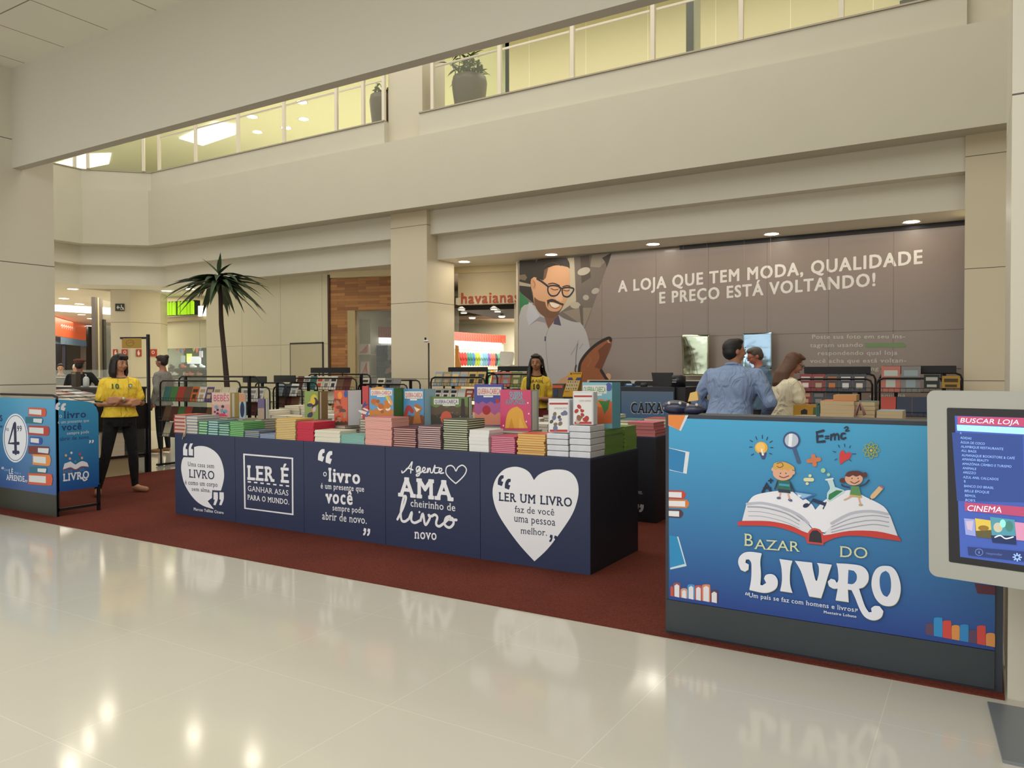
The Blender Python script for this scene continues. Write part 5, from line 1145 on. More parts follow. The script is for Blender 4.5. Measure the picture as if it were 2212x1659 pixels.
rack(XP(1052, Y), XP(1156, Y), Y, ZP(1100, 800, Y), 'black rack of salmon and leafy picture bags beside the young woman', 'the picture-bag rack', [(ZP(1100, 836, Y), .235, ['#b86a5a:#8fa0a8', '#b86a5a:#8fa0a8', '#6a7a3a:#c9b892', '#9a8f6a:#6a7a3a', '#6a7a3a:#8a6a8a'], .17, 'the upper'), (ZP(1100, 870, Y), .22, ['pink', 'cream', 'green', 'purple', 'orange'], .17, 'the lower')], sign=(XP(1062, Y), XP(1150, Y), ZP(1100, 797, Y)-.02, ZP(1100, 791, Y), '#101012'))
Y = 10.2
rack(XP(1717, Y), XP(1884, Y), Y, ZP(1800, 808, Y), 'black display rack of dark comic books under the banner\'s small print', 'the comics rack', [(ZP(1800, 846, Y)-.0, .215, ['#8a3030:#e8d8d0', '#8a3030:#b8a088', '#3a3f4a:#c87838', '#3a3f4a:#d8d8d8', '#3a3f4a:#d8d0c0', '#3a3f4a:#8fa0a8'], .148, 'the upper'), (ZP(1800, 880, Y), .2, ['#7a2a2a:#d8a080', '#3a3f4a:#8a8a8a', '#3a3f4a', 'black'], .148, 'the lower')], sign=(XP(1731, Y), XP(1877, Y), ZP(1800, 807, Y), ZP(1800, 792, Y), '#0e0e10'), slope=.12)
Y = 9.95
rack(XP(1893, Y), XP(2077, Y), Y, ZP(1985, 806, Y), 'black wire rack with large magazines beside the right pillar', 'the right pillar rack', [(ZP(1985, 848, Y), .30, ['#b86a5a:#b8c0b8', 'grey:#8fa0a8'], .20, 'the upper'), (ZP(1985, 900, Y), .22, ['#c84838', 'navy', 'navy', 'white:#2a2a2a', 'yellow', 'orange'], .155, 'the lower')], sign=(XP(1903, Y), XP(2065, Y), ZP(1985, 806, Y), ZP(1985, 790, Y), '#0e0e10'), slope=.1)
for px0, px1, y0, y1, c, dc, lab in ((1996, 2030, 809, 838, '#22302f', '#b8b8b0', 'dark magazine with a white headline hooked on the right pillar rack'), (2035, 2074, 812, 838, '#b08a34', '#4a3a1a', 'golden magazine with dark figures hooked on the right pillar rack')):
    p0 = PY(px0, y1, Y); p1 = PY(px1, y1, Y); z1 = ZP(px0, y0, Y)
    MB().box(p0.x, p1.x, Y-.03, Y-.015, p0.z, z1, c).box(p0.x+.02, p1.x-.02, Y-.031, Y-.03, z1-.07, z1-.03, dc).box(p0.x+.03, p1.x-.03, Y-.031, Y-.03, p0.z+.01, p0.z+.04, dc).build('magazine', label=lab, cat='magazine')
# webcam pole beside the glossy rack
p = PY(926.5, 830, 8.8)
t = thing('camera_pole', 'thin black pole topped by a small white camera in front of the pillar', 'camera', (p.x, 8.8, .008))
MB().tube([(p.x, 8.8, .0), (p.x, 8.8, ZP(926, 741, 8.8))], .012, BLK).build('pole', t, world=True)
MB().lathe([(.13, 0), (.13, .012), (.02, .02)], BLK, c=(p.x, 8.8, .008)).build('base', t, world=True)
z = ZP(922, 737, 8.8)
MB().ball((p.x-.03, 8.78, z), .045, .03, .018, '#d8d8d8').build('camera_body', t, world=True); MB().ball((p.x-.035, 8.77, z+.035), .016, .016, .02, '#18181a').build('lens', t, world=True)

# ---------------------------------------------------------------- left: slanted magazine table, gallows sign
LX = -10.05
t = thing('magazine_table', 'long black table with slanted magazine tray behind the woman in yellow', 'table', (LX-.7, 6.1, 0))
MB().box(LX-1.6, LX, 5.3, 6.62, .93, .98, BLK).build('table_top', t, world=True)
MB().box(LX-.02, LX, 5.3, 6.62, .62, .93, BLK).build('apron', t, world=True)
MB().box(LX-1.55, LX-.03, 5.35, 6.6, .24, .27, BLK).build('lower_shelf', t, world=True)
for x, y in ((LX-.04, 5.32), (LX-.04, 6.58), (LX-1.58, 5.32), (LX-1.58, 6.58)): MB().box(x, x+.035, y, y+.035, 0, .93, BLK).build('leg', t, world=True)
gal = t
yP = 6.60; xP = LX
MB().box(xP, xP+.035, yP, yP+.035, 0, PX(308, 722, xP).z, mat('#1b1b26', rough=.4)).build('sign_post', t, world=True)
zA = PX(300, 727, xP).z; q0 = PT(259, 727, 10.9); 
MB().slab([(xP, yP+.01, zA-.03), (q0.x, q0.y, zA-.03), (q0.x, q0.y, zA), (xP, yP+.01, zA)], (.3, .9, 0), .02, mat('#1b1b26', rough=.4)).build('sign_arm', t, world=True)
s0 = PT(263, 731, 10.9); s1 = PT(305, 752, 10.85)
sg = MB().slab([(s0.x, s0.y, s1.z), (s1.x, s1.y, s1.z), (s1.x, s1.y, s0.z), (s0.x, s0.y, s0.z)], (.3, .9, 0), .006, mat('#c09a3a', rough=.5)).build('hanging_sign', label='yellow hanging card under a black arm above the woman in yellow', cat='sign')
for f in (.2, .8):
    qx = s0.x+(s1.x-s0.x)*f; qy = s0.y+(s1.y-s0.y)*f; MB().tube([(qx, qy, s0.z), (qx, qy, zA)], .003, BLK, n=5).build('hook', sg, world=True)
a = Art((s0.x, s0.y, s0.z), (s1.x-s0.x, s1.y-s0.y, 0), (0, 0, 1), (s1.y-s0.y, -(s1.x-s0.x), 0)); a.ring((281, 741), 9, 7, 1, '#8a6c24'); a.stroke([(276, 742), (284, 739), (288, 742)], .006, '#8a6c24'); a.build('faded_logo', sg)
# magazines lying on the slanted tray
rd = random.Random(3); kk = 0
for r_ in range(4):
    for c_ in range(5):
        x = LX-.16-.30*c_; y = 5.42+.28*r_; z = .99+.035*c_+.02
        col = rd.choice(['#8a8478', '#5f5a52', '#9fb0b8', '#6a4a3a', '#b8b0a0', '#3f3f44', '#a89a88', '#7a6a5a'])
        mb = MB().box(-.105, .105, -.13, .13, -.006, .006, mat(col, rough=.35)).box(-.08, .08, .05, .11, .006, .0068, mat(rd.choice(['#d0d0cc', '#3a3a40', '#b84838', '#c8b060']), rough=.5))
        o = mb.build('magazine', origin=(0, 0, 0)); o.location = (x, y, z); o.rotation_euler = (0, .12, rd.uniform(-.1, .1)); kk += 1
        tag(o, f'{["nearest", "second", "third", "farthest"][r_]} magazine of the {["front", "second", "middle", "fourth", "rear"][c_]} column on the slanted black table', 'magazine', 'magazines on the slanted black table')
# white stacks on its lower shelf
for k in range(3):
    n = 5
    for i in range(n):
        if k == 0 and i == 0: wb = first_book(.26, .2, .062, '#c2b8a4', '#d6ccb8', True); o = wb
        else: o = copy_tree(wb)
        o.location = (LX-.16, 5.5+k*.34, .27+i*.062+.0); tag(o, f'{ORD[i] if i < n-1 else "top"} thick pale book, {["nearest", "middle", "far"][k]} stack under the black magazine table', 'book', 'pale stacks under the magazine table')
MB().box(LX-1.5, LX-.05, 5.4, 6.5, .0, .235, mat('#a89878', rough=.6)).build('carton', label='low beige carton on the floor under the black magazine table', cat='box')
# sanitizer bottle and black counter behind
t = thing('counter', 'dark counter with slanted front behind the magazine table', 'counter', (-12.8, 7.3, 0))
MB().box(-14.2, -11.9, 7.2, 7.8, 0, 1.14, mat('#1c1a18', rough=.5)).build('body', t, world=True)
MB().box(-14.25, -11.85, 7.15, 7.85, 1.14, 1.17, mat('#24211e', rough=.4)).build('worktop', t, world=True)
p = PT(186, 826, 14.4); q = (p.x, 7.5)
p = PY(186, 826, 7.4)
t = thing('sanitizer_bottle', 'clear white pump bottle on the dark counter in front of the beret wearer', 'bottle', (p.x, 7.4, 1.17))
MB().lathe([(.001, 0), (.045, .002), (.048, .01), (.048, .13), (.03, .16), (.015, .17)], mat('#c8ccc8', rough=.15), c=(p.x, 7.4, 1.171)).build('bottle_body', t, world=True)
MB().tube([(p.x, 7.4, 1.335), (p.x, 7.4, 1.375), (p.x-.03, 7.4, 1.378)], .007, '#d8d8d8', n=6).build('pump', t, world=True)
p = PY(163, 812, 7.45)
MB().box(p.x-.075, p.x+.07, 7.42, 7.5, 1.171, 1.42, mat('#4a4238', rough=.5)).box(p.x-.05, p.x+.06, 7.415, 7.42, 1.38, 1.41, '#a89060').build('menu_holder', label='brown menu holder on the dark counter left of the pump bottle', cat='holder')
# pastry case behind
t = thing('pastry_case', 'glass pastry case with pale trays at the cafe counter far left', 'display case', (-16.6, 9.0, 0))
MB().box(-18.2, -14.8, 9.1, 9.7, 0, 1.05, mat('#b8b4a4', rough=.5)).build('base', t, world=True)
MB().box(-18.2, -14.8, 9.1, 9.7, 1.28, 1.30, mat('#c8c4b0', rough=.3)).build('top_shelf', t, world=True)
MB().box(-18.2, -14.8, 9.1, 9.12, 1.05, 1.46, mat('#dfe8e0', rough=.05, alpha=.2)).build('glass_front', t, world=True)
for k in range(5): MB().box(-18.0+k*.6, -17.5+k*.6, 9.2, 9.6, 1.055, 1.12, ['#c8b060', '#b89858', '#d0c080', '#a8804a', '#c8b878'][k]).build('tray', t, world=True)

# ---------------------------------------------------------------- cash desk
Y = 8.3; x0, x1 = XP(1332, Y), XP(1457, Y); zt = ZP(1400, 836, Y)
t = thing('cash_desk', 'dark framed cash desk with blue panel reading CAIXA', 'counter', ((x0+x1)/2, Y+.3, .008))
MB().box(x0, x1, Y, Y+.6, .0, zt, mat('#23262d', rough=.5)).build('body', t, world=True)
MB().box(x0+.06, x1-.01, Y-.006, Y, .3, zt-.05, grad('blue_desk_panel', '#5a6f86', '#3f6a9c', .6, 1.2)).build('panel', t, world=True, label='grey-blue panel')
a = ART_Y(Y-.006, (1290, 790, .102468))
a.text('CAIXA', (705, 1000), (1400, 1012), 225, '#b8c4cc', bold=.045, slab=.06); a.text('CAIXA', (714, 992), (1388, 1004), 205, '#0d0e12', bold=.028, slab=.05)
a.build('lettering', t, 'black CAIXA lettering')
t = thing('monitor', 'black flat monitor turned away on the cash desk', 'monitor', (XP(1432, 8.6), 8.6, zt))
MB().slab([PY(x, y, 8.6) for x, y in ((1412, 834), (1454, 834), (1452, 805), (1407, 805))], (0, 1, 0), .03, BLK).build('display', t, world=True)
MB().box(XP(1428, 8.6), XP(1438, 8.6), 8.61, 8.65, zt, zt+.1, BLK).build('stand', t, world=True); MB().box(XP(1415, 8.6), XP(1452, 8.6), 8.52, 8.7, zt, zt+.012, BLK).build('base', t, world=True)
p = PY(1466, 836, 8.5)
MB().lathe([(.001, 0), (.075, 0), (.075, .09), (.06, .10)], mat('#14141c', rough=.3), c=(XP(1449, 8.4), 8.42, zt)).build('tape_canister', label='round black canister on the cash desk right of the monitor', cat='container') if 0 else None
t = MB().lathe([(.001, 0), (.08, 0), (.08, .12), (.065, .135)], mat('#15151e', rough=.35), c=(p.x, 8.5, zt+.0)).build('canister', label='round black canister with pale marks right of the monitor', cat='container')
MB().box(p.x-.05, p.x+.0, 8.418, 8.422, zt+.05, zt+.062, '#9a9a9a').box(p.x-.045, p.x+.005, 8.418, 8.422, zt+.075, zt+.085, '#9a9a9a').build('printed_mark', t, world=True)
MB().box(x1+.002, XP(1490, 8.5), 8.35, 8.9, 0, zt, mat('#15161a', rough=.5)).build('side_cabinet', label='black cabinet adjoining the right side of the cash desk', cat='cabinet')
MB().box(XP(1353, 8.45), XP(1369, 8.45), 8.4, 8.5, zt, zt+.035, '#2a5a8a').box(XP(1357, 8.45), XP(1369, 8.45), 8.395, 8.4, zt+.018, zt+.033, '#c8d4dc').build('card_reader', label='small blue and white device on the cash desk', cat='device')
MB().lathe([(.001, 0), (.04, 0), (.045, .02), (.03, .045)], '#2a2a2c', c=(XP(1391, 8.45), 8.45, zt)).build('tape_dispenser', label='small dark round object between blue device and monitor', cat='desk item')
Y = 9.6
t = thing('partition', 'long black low partition with white top edge behind the cash desk', 'partition', (XP(1400, Y), Y, .008))
MB().box(XP(1268, Y), XP(1530, Y), Y+.004, Y+.04, .01, ZP(1400, 821, Y), '#c4beb0').build('frame', t, world=True, label='pale frame')
for a_, b_ in ((1272, 1364), (1371, 1470), (1476, 1527)):
    MB().slab([(XP(a_, Y)+u_, Y+.004, .05+v_) for u_, v_ in rr(XP(b_, Y)-XP(a_, Y), ZP(1400, 823, Y)-.05, .03)], (0, -1, 0), .012, BLK).build('panel', t, world=True, label='black rounded panel')
MB().slab([PY(x, y, 9.9) for x, y in ((1482, 828), (1526, 828), (1526, 812), (1484, 812))], (0, 1, 0), .04, BLK).build('laptop_back', label='black flat device above the partition below the green foil sheet', cat='device') if 0 else None
# Panini-style yellow cardboard display
Y = 7.9; dp = MB()
P4 = [PY(x, y, Y) for x, y in ((1214, 857), (1236, 857), (1258, 804), (1230, 804))]
P4 = [PY(x, y, Y) for x, y in ((1215, 857), (1244, 857), (1258, 804), (1230, 804))]
t = thing('sticker_display', 'yellow slanted cardboard sticker display reading PANINI', 'display stand', (P4[0].x+.05, Y, .81))
MB().slab(P4, (0, 1, 0), .02, mat('#d09a1c', rough=.5)).build('card_front', t, world=True)
MB().slab([P4[1], P4[1]+Vector((-.02, .15, 0)), P4[2]], (0, 1, 0), .01, mat('#b8861a')).build('strut', t, world=True)
a = ART_Y(Y, (1120, 760, .072314)); a.text('PANINI', (1625, 672), (1870, 668), 42, '#4a2a10', bold=.02); a.ell((1575, 655), 26, 30, '#6a3a14')
a.poly([(1490, 770), (1600, 765), (1640, 840), (1470, 850)], '#33406e'); a.poly([(1740, 770), (1880, 762), (1868, 850), (1700, 850)], '#33406e')
a.poly([(1455, 868), (1840, 860), (1760, 1140), (1400, 1150)], '#c8b07c')
for r_ in range(3):
    for c_ in range(5): a.ell((1490-r_*28+c_*70, 900+r_*100), 18, 26, ['#7a6a58', '#5a5a6a', '#8a7a5a', '#6a5a4a', '#9a8468'][(r_+c_) % 5])
a.text('1/2016 3', (1385, 1200), (1530, 1200), 30, '#4a2a10', bold=.02); a.build('print', t)
MB().box(XP(1196, 7.95), XP(1221, 7.95), 7.92, 8.3, .01, ZP(1205, 829, 7.95), mat('#4a4038', rough=.6)).box(XP(1196, 7.95), XP(1218, 7.95), 7.915, 7.92, ZP(1205, 838, 7.95), ZP(1205, 832, 7.95), '#c85a34').box(XP(1199, 7.95), XP(1207, 7.95), 7.915, 7.92, ZP(1205, 856, 7.95), ZP(1205, 841, 7.95), '#2a3a5a').build('book_cabinet', label='dark cabinet of books between the young woman and the yellow display', cat='cabinet')
MB().box(XP(1224, 7.9), XP(1262, 7.9), 7.86, 8.1, .01, P4[0].z, mat('#1a1a1c')).build('side_table', label='black pedestal carrying the yellow sticker display', cat='table')

# ---------------------------------------------------------------- crates of books behind the blue stand
t = thing('display_table', 'dark box table behind the blue bookfair stand', 'display table', (-.9, 6.1, .008))
MB().box(-1.95, -.02, 5.75, 6.55, .0085, .79, NAVYD).build('carcass', t, world=True); MB().box(-1.95, -.02, 5.75, 6.55, .79, .802, NAVY).build('top_board', t, world=True)
def bundle(px0, px1, ytop, Y, cols, lab, horiz=False, z0=.802, page='#c9b48c'):
    xa_, xb_ = XP(px0, Y), XP(px1, Y); z1 = ZP((px0+px1)/2, ytop, Y)
    if horiz:
        n = max(3, round((z1-z0)/.03)); t_ = (z1-z0)/n
        for i in range(n):
            c = cols[i % len(cols)]; b = first_book(xb_-xa_, .25, t_, PAL.get(c, c), page, True); b.location = ((xa_+xb_)/2, Y+.13, z0+i*t_); b.rotation_euler = (0, 0, .01*((i*7) % 3-1))
            tag(b, f'{ORD[i] if i < n-1 else "top"} magazine in the {lab}', 'book', lab)
    else:
        n = max(2, round((xb_-xa_)/.028)); w_ = (xb_-xa_)/n
        for i in range(n):
            c = cols[i % len(cols)]; mb = MB().box(-w_/2+.001, w_/2-.001, 0, .2, 0, z1-z0-.006*((i*5) % 3), mat(PAL.get(c, c), rough=.5)); o = mb.build('book', origin=(0, 0, 0)); o.location = (xa_+w_*(i+.5), Y, z0)
            tag(o, f'{"first" if i == 0 else ORD[i]} upright book from left in the {lab}', 'book', lab)
bundle(1772, 1845, 866, 5.85, ['orange', 'cream', 'orange', '#c9b48c', 'cream'], 'orange and cream magazine pile behind the blue stand', True)
bundle(1846, 1890, 868, 5.9, ['#b8745a', 'green', 'teal', 'cream', 'red'], 'mixed magazine pile right of the orange one', True)
bundle(1763, 1771, 872, 5.88, ['teal'], 'slim book beside the orange pile', False)
bundle(1894, 1950, 888, 5.8, ['#c8a8a0', '#8fa0a8', 'white'], 'low glossy pile near the kiosk', True)
t = MB().slab([PY(x, y, 5.93) for x, y in ((1800, 866), (1850, 866.5), (1850, 853), (1800, 853))], (0, 1, 0), .16, mat('#c0905c', rough=.6)).build('magazine_bundle', label='tan bundle of magazines topping the pile behind the blue stand', cat='magazines')
t = thing('picture_frame', 'small pink easel frame standing behind the blue stand', 'frame', (XP(1850, 5.72), 5.72, 1.0))
MB().tube([PY(1848, 897, 5.78), PY(1858, 868, 5.78), PY(1868, 897, 5.78)], .012, '#a87a78', n=6).build('frame_edge', t, world=True)
MB().tube([PY(1858, 868, 5.78), PY(1860, 897, 6.0)], .006, '#7a5a58', n=6).build('back_leg', t, world=True)
# ================================================================== plants
LEAF = mat('#2f4326', rough=.45, noise=.25, nscale=8); LEAF2 = mat('#4f6334', rough=.5); TRK = mat('#3a2a26', rough=.8, noise=.3, nscale=25)
def blade(mb, base, d, L, w, droop, m, n=7):
    d = Vector(d).normalized(); side = d.cross(Vector((0, 0, 1)))
    side = side.normalized() if side.length > .05 else Vector((1, 0, 0)); vs = []
    for i in range(n+1):
        f = i/n; p = base + d*L*f + Vector((0, 0, -droop*L*f*f)); ww = w*math.sin(math.pi*(.08+.92*f)**.7)*.5 + .002
        if i == n: ww = .001
        up = Vector((0, 0, ww*.5)); vs += [p-side*ww+up, p, p+side*ww+up]
    fs = []
    for i in range(n):
        a = i*3; fs += [(a, a+1, a+4, a+3), (a+1, a+2, a+5, a+4)]
    mb.add(vs, fs, m, True)
YP = 9.55
t = thing('palm_tree', 'tall slender dracaena palm with drooping dark leaves before the white wall', 'plant', (PY(486, 815, YP).x, YP, 0))
pts = [PY(x, y, YP) for x, y in ((492, 860), (489, 815), (484, 760), (478, 700), (477, 670), (476, 635), (474, 610))]
MB().tube([(pts[0].x+.02, YP, .5)]+pts, [.06, .055, .05, .046, .044, .04, .038, .03], TRK, n=9).build('trunk', t, world=True)
crown = PY(473, 606, YP); rd = random.Random(12); mb = MB()
for i in range(70):
    a = rd.uniform(0, 2*math.pi); el = rd.choice([-.3, -.1, 0, .08, .15]) + rd.uniform(-.1, .1); L = rd.uniform(.65, 1.08)
    blade(mb, crown+Vector((0, 0, rd.uniform(-.10, .10))), (math.cos(a)*math.cos(el), math.sin(a)*math.cos(el)*.7, math.sin(el)), L, rd.uniform(.095, .15), rd.uniform(.15, .6), LEAF)
for dx, dz, L in ((.25, 1, .45), (.05, 1, .3), (-.6, .55, .55), (.75, .35, .5)): blade(mb, crown+Vector((0, 0, .12)), (dx, -.1, dz), L, .07, .1, LEAF)
mb.build('leaf_crown', t, world=True, label='dark green drooping leaves')
MB().lathe([(.16, .0), (.2, .02), (.25, .48), (.27, .5), (.25, .5), (.24, .46), (.05, .46)], mat('#4a4038', rough=.6), c=(pts[0].x+.02, YP, .0)).build('pot', t, world=True)
def planter(px, ytop, Y, r, h, lab, seed, fan=True, z0=5.56):
    p = PY(px, ytop, Y); zt = p.z
    t = thing('potted_plant', lab, 'plant', (p.x, Y, z0))
    prof = [(r*.62, z0), (r*.7, z0+.03), (r*.95, zt-.25), (r, zt-.1), (r*.93, zt), (r*.85, zt), (r*.82, zt-.06), (.02, zt-.06)]
    MB().lathe(prof, mat('#4e4234', rough=.45, noise=.1), c=(p.x, Y, 0), n=28).build('pot', t, world=True)
    rd = random.Random(seed); mb = MB(); sm = MB()
    for i in range(16):
        x = p.x+rd.uniform(-.7, .7)*r; y = Y+rd.uniform(-.6, .6)*r; hh = rd.uniform(.12, .5)*h; b = Vector((x, y, zt-.06)); tp = b+Vector((rd.uniform(-.12, .12), rd.uniform(-.1, .1), hh))
        sm.tube([b, (b+tp)/2+Vector((rd.uniform(-.02, .02), 0, 0)), tp], .006, TRK, n=5)
        for k in range(7):
            a = rd.uniform(0, 6.28); blade(mb, tp if fan and i % 3 == 0 else b+(tp-b)*rd.uniform(.4, 1), (math.cos(a), math.sin(a)*.6, rd.uniform(-.3, .7)), rd.uniform(.12, .3) if fan else .11, .045, .3, LEAF2, n=4)
    sm.build('stems', t, world=True); mb.build('foliage', t, world=True)
planter(1014, 168, 10.85, .30, .85, 'dark round planter with fan leaves behind the railing right of the pillar', 4)
planter(829, 208, 10.85, .26, .6, 'dark planter half hidden by the pillar upstairs', 9, False)
# black information panel upstairs
p0 = PY(1482, 100, 10.9); p1 = PY(1508, 100, 11.25)
t = thing('information_board', 'tall black-framed panel standing upstairs behind the glass railing', 'panel', (p0.x, 10.95, 5.55))
MB().slab([(p0.x, 10.9, 5.56), (p0.x+.10, 10.9, 5.56), (p0.x+.10, 10.9, 7.6), (p0.x, 10.9, 7.6)], (0, 1, 0), .08, BLK).build('frame', t, world=True)
MB().slab([(p0.x+.10, 10.93, 5.7), (p1.x, 11.3, 5.7), (p1.x, 11.3, 7.55), (p0.x+.10, 10.93, 7.55)], (.9, .4, 0), .02, mat('#9a9a8a', rough=.3)).build('display_face', t, world=True)
# dark planter/box at the far right of the gallery, shop poster
MB().box(PY(1945, 10, 11.2).x, PY(1995, 10, 11.2).x, 11.1, 11.5, 5.56, PY(1960, 5, 11.2).z, '#3a3428').build('waste_bin', label='dark bin top peeping over the upper parapet at the far right', cat='bin')

# ================================================================== shops behind
RED = mat('#c24a38', rough=.5); LIT = mat('#f4faff', emit=1.6)
# sandal shop: right wall unit (runs away from us) and left bay
XR = -9.4
def RQ(px, py): return PX(px, py, XR)
a0 = RQ(981, 717); a1 = RQ(1087, 724); 
zb1 = a0.z; y0_, y1_ = a0.y-.6, a1.y
t = thing('sandal_shelf_wall', 'lit wall unit with a red zigzag header inside the sandal shop', 'shelf', (XR, (y0_+y1_)/2, 0))
MB().box(XR-.5, XR-.02, y0_, y1_+.05, 0, zb1, mat('#d8d4c4', rough=.5)).build('back_panel', t, world=True)
MB().box(XR-.5, XR+.04, y0_, y1_+.05, RQ(1000, 736).z, zb1, RED).build('header', t, world=True, label='red header band')
MB().box(XR-.3, XR+.02, y0_, y1_-.1, RQ(1000, 754).z, RQ(1000, 737).z, LIT).build('light_box', t, world=True, label='glowing white strip')
for z in (RQ(1000, 796).z, RQ(1000, 830).z): MB().box(XR-.1, XR+.10, y0_, y1_, z-.015, z, '#e4e0d4').build('shelf_board', t, world=True)
a = Art((XR+.04, 0, 0), (0, 1, 0), (0, 0, 1), (1, 0, 0))
for k in range(20):
    x = 984+k*5.1
    for r_ in (0, 1): a.stroke([(x, 719+r_*8+k*.35), (x+2.4, 722.5+r_*8+k*.35), (x, 726+r_*8+k*.35)], .012, '#8a2c22', smooth=False)
a.build('zigzag_print', t)
SC_ = ['#b83428', '#b83428', '#2f7a6a', '#3a6a9a', '#8a9a2a', '#7aa0a8', '#5a8a9a', '#6a4a8a', '#c85a48', '#3a3f44', '#4a8a6a', '#d8a03a', '#c8c8c0', '#2a3a5a']
def sandal(c):
    mb = MB(); mb.ball((0, 0, 0), .045, .008, .13, mat(c, rough=.6), n=12)
    o = mb.build('flip_flop', origin=(0, 0, 0)); MB().tube([(-.035, -.01, -.02), (0, -.035, .05), (.035, -.01, -.02)], .008, mat(c, rough=.4), n=5).build('strap', o); return o
base = {}
def put_sandal(p, rz, c, lab, grp, sc=1):
    if c not in base: o = base[c] = sandal(c)
    else: o = copy_tree(base[c])
    o.location = p; o.rotation_euler = (0, 0, rz); o.scale = (sc, sc, sc); tag(o, lab, 'flip-flop', grp)
n = 17
for r_, (ya, yb) in enumerate(((760, 792), (798, 829))):
    for k in range(n):
        f = k/(n-1); y = RQ(988, 780).y*(1-f) + (RQ(1082, 780).y-.1)*f
        put_sandal((XR+.06, y, RQ(1020, (ya+yb)/2).z), math.pi/2-.5, SC_[(k*2//3+r_*3) % len(SC_)] if k > 2 else '#b83428', f'flip-flop, {"first" if k == 0 else ORD[k]} from left in the {["upper", "lower"][r_]} row on the lit shop wall', 'flip-flops on the lit shop wall', 1.15)
# display easel board and paddle
p0 = RQ(1078, 790)
_q = PT(1094, 788, 14.62); MB().box(_q.x-.2, _q.x+.2, _q.y+.05, _q.y+.3, .002, _q.z, '#cfcabc').build('counter', label='pale counter block carrying the white board in the sandal shop', cat='counter')
MB().slab([PT(x, y, 14.6) for x, y in ((1080, 788), (1106, 788), (1110, 765), (1108, 760), (1082, 759), (1079, 763))], (0, 1, 0), .03, mat('#e2e2dc', rough=.3)).build('counter_screen', label='white rounded board with a blue wave at the right in the sandal shop', cat='sign')
t = MB(); 
t.slab([PT(x, y, 14.1) for x, y in ((983, 745), (989, 747), (990, 770), (994, 785), (994, 968), (983, 968))], (0, 1, 0), .03, mat('#c88a3c', rough=.5)).build('wooden_paddle', label='orange wooden paddle at the left edge of the sandal shop entrance', cat='paddle')
# left bay behind the shop window
def SQ(px, py, off):
    o = SP0 + (-SN)*off*1.0; d = ray(px, py); t_ = (o-CO).dot(SN)/d.dot(SN); return CO+d*t_
def sq(pts, off): return [SQ(x, y, off) for x, y in pts]
t = thing('sandal_shelf_bay', 'shelf bay of dark sandals with red header seen through the shop window', 'shelf', tuple(SQ(830, 800, 2.2)*1))
MB().slab(sq([(799, 860), (905, 860), (905, 706), (799, 705)], 2.3), -SN, .3, mat('#cfd0c4', rough=.5)).build('back_panel', t, world=True)
MB().slab(sq([(799, 728), (905, 731), (905, 708), (799, 705)], 2.2), -SN, .1, RED).build('header', t, world=True, label='red header band')
MB().slab(sq([(807, 741), (905, 743), (905, 731), (807, 729)], 2.22), -SN, .05, LIT).build('light_box', t, world=True, label='glowing white strip')
MB().slab(sq([(802, 860), (809, 860), (809, 738), (802, 738)], 2.15), -SN, .1, '#e0e0d8').build('side_post', t, world=True)
a = Art(SQ(830, 716, 2.2), SD, (0, 0, 1), SN)
for k in range(18):
    for r_ in (0, 1): a.stroke([(802+k*5.2, 708+r_*9), (804.5+k*5.2, 712+r_*9), (802+k*5.2, 716+r_*9)], .012, '#8a2c22', smooth=False)
a.build('zigzag_print', t)
for r_, y in enumerate((758, 780, 803, 824)):
    for k in range(8):
        put_sandal(SQ(813+k*4.6, y, 2.1), .6, ['#26345e', '#2a3a4a', '#23302f', '#2a2f38'][r_] if k < 6 else '#b8b8b4', f'dark flip-flop, {"first" if k == 0 else ORD[k]} from left in the {["top", "second", "third", "lowest"][r_]} row of the window bay', 'dark flip-flops in the window bay', 1.0)
# shelf with striped gift bags
t = thing('window_shelf', 'glass shelf unit at the left inside the sandal shop window', 'shelf', tuple(SQ(784, 800, .9)))
MB().slab(sq([(769, 860), (800, 860), (800, 690), (769, 690)], 1.3), -SN, .03, mat('#c2bc9c', rough=.6)).build('back_panel', t, world=True)
for y in (765, 812): MB().slab(sq([(769, y+1.2), (799, y+1.2), (799, y), (769, y)], 1.0), -SN, .3, mat('#f0f0e0', rough=.2)).build('shelf_board', t, world=True)
for k, (x0, x1, y0, y1, lab) in enumerate(((774, 797, 743, 764.5, 'red and white striped gift bag on the upper window shelf'), (778, 795, 781, 811.5, 'red and white gift bag on the lower window shelf'))):
    o = MB().slab(sq([(x0, y1), (x1, y1), (x1-1, y0), (x0+1, y0)], 1.0), -SN, .08, mat('#e4d8cc', rough=.3)).build('gift_bag', label=lab, cat='bag')
    a = Art(SQ(x0, y0, 1.0), SD, (0, 0, 1), SN)
    for j in range(4): a.stroke([(x0+4+j*4, y1-2), (x1-3, y0+3+j*4)], .02, '#c8503c')
    a.build('stripe_print', o)
# shop name letters
hm = mat('#b4532c', rough=.5)
zl = onS(1050, 655)
_p = SQ(996, 656, -.16); _q = SQ(1116, 655, -.16); L0 = (_p-SP0).dot(SD); L1 = (_q-SP0).dot(SD); zL = _p.z
V, Fc, x0, x1 = glyphs('havaianas', .022); sgn = MB()
hh = SQ(996, 633, -.16).z-zL
T = lambda x, y, z: SP0 + SD*(L0+(x-x0)/(x1-x0)*(L1+.05-L0)) + Vector((0, 0, zL+y/ASC*hh)) + SN*(.16+z*8)
vs = [T(x, y, z) for x, y, z in V]; sgn.add(vs, Fc, hm); sgn.add([v-SN*.03 for v in vs], Fc, hm)
sgn.build('shop_sign', label='brown shop name in lowercase letters above the sandal shop', cat='sign', fix=False)
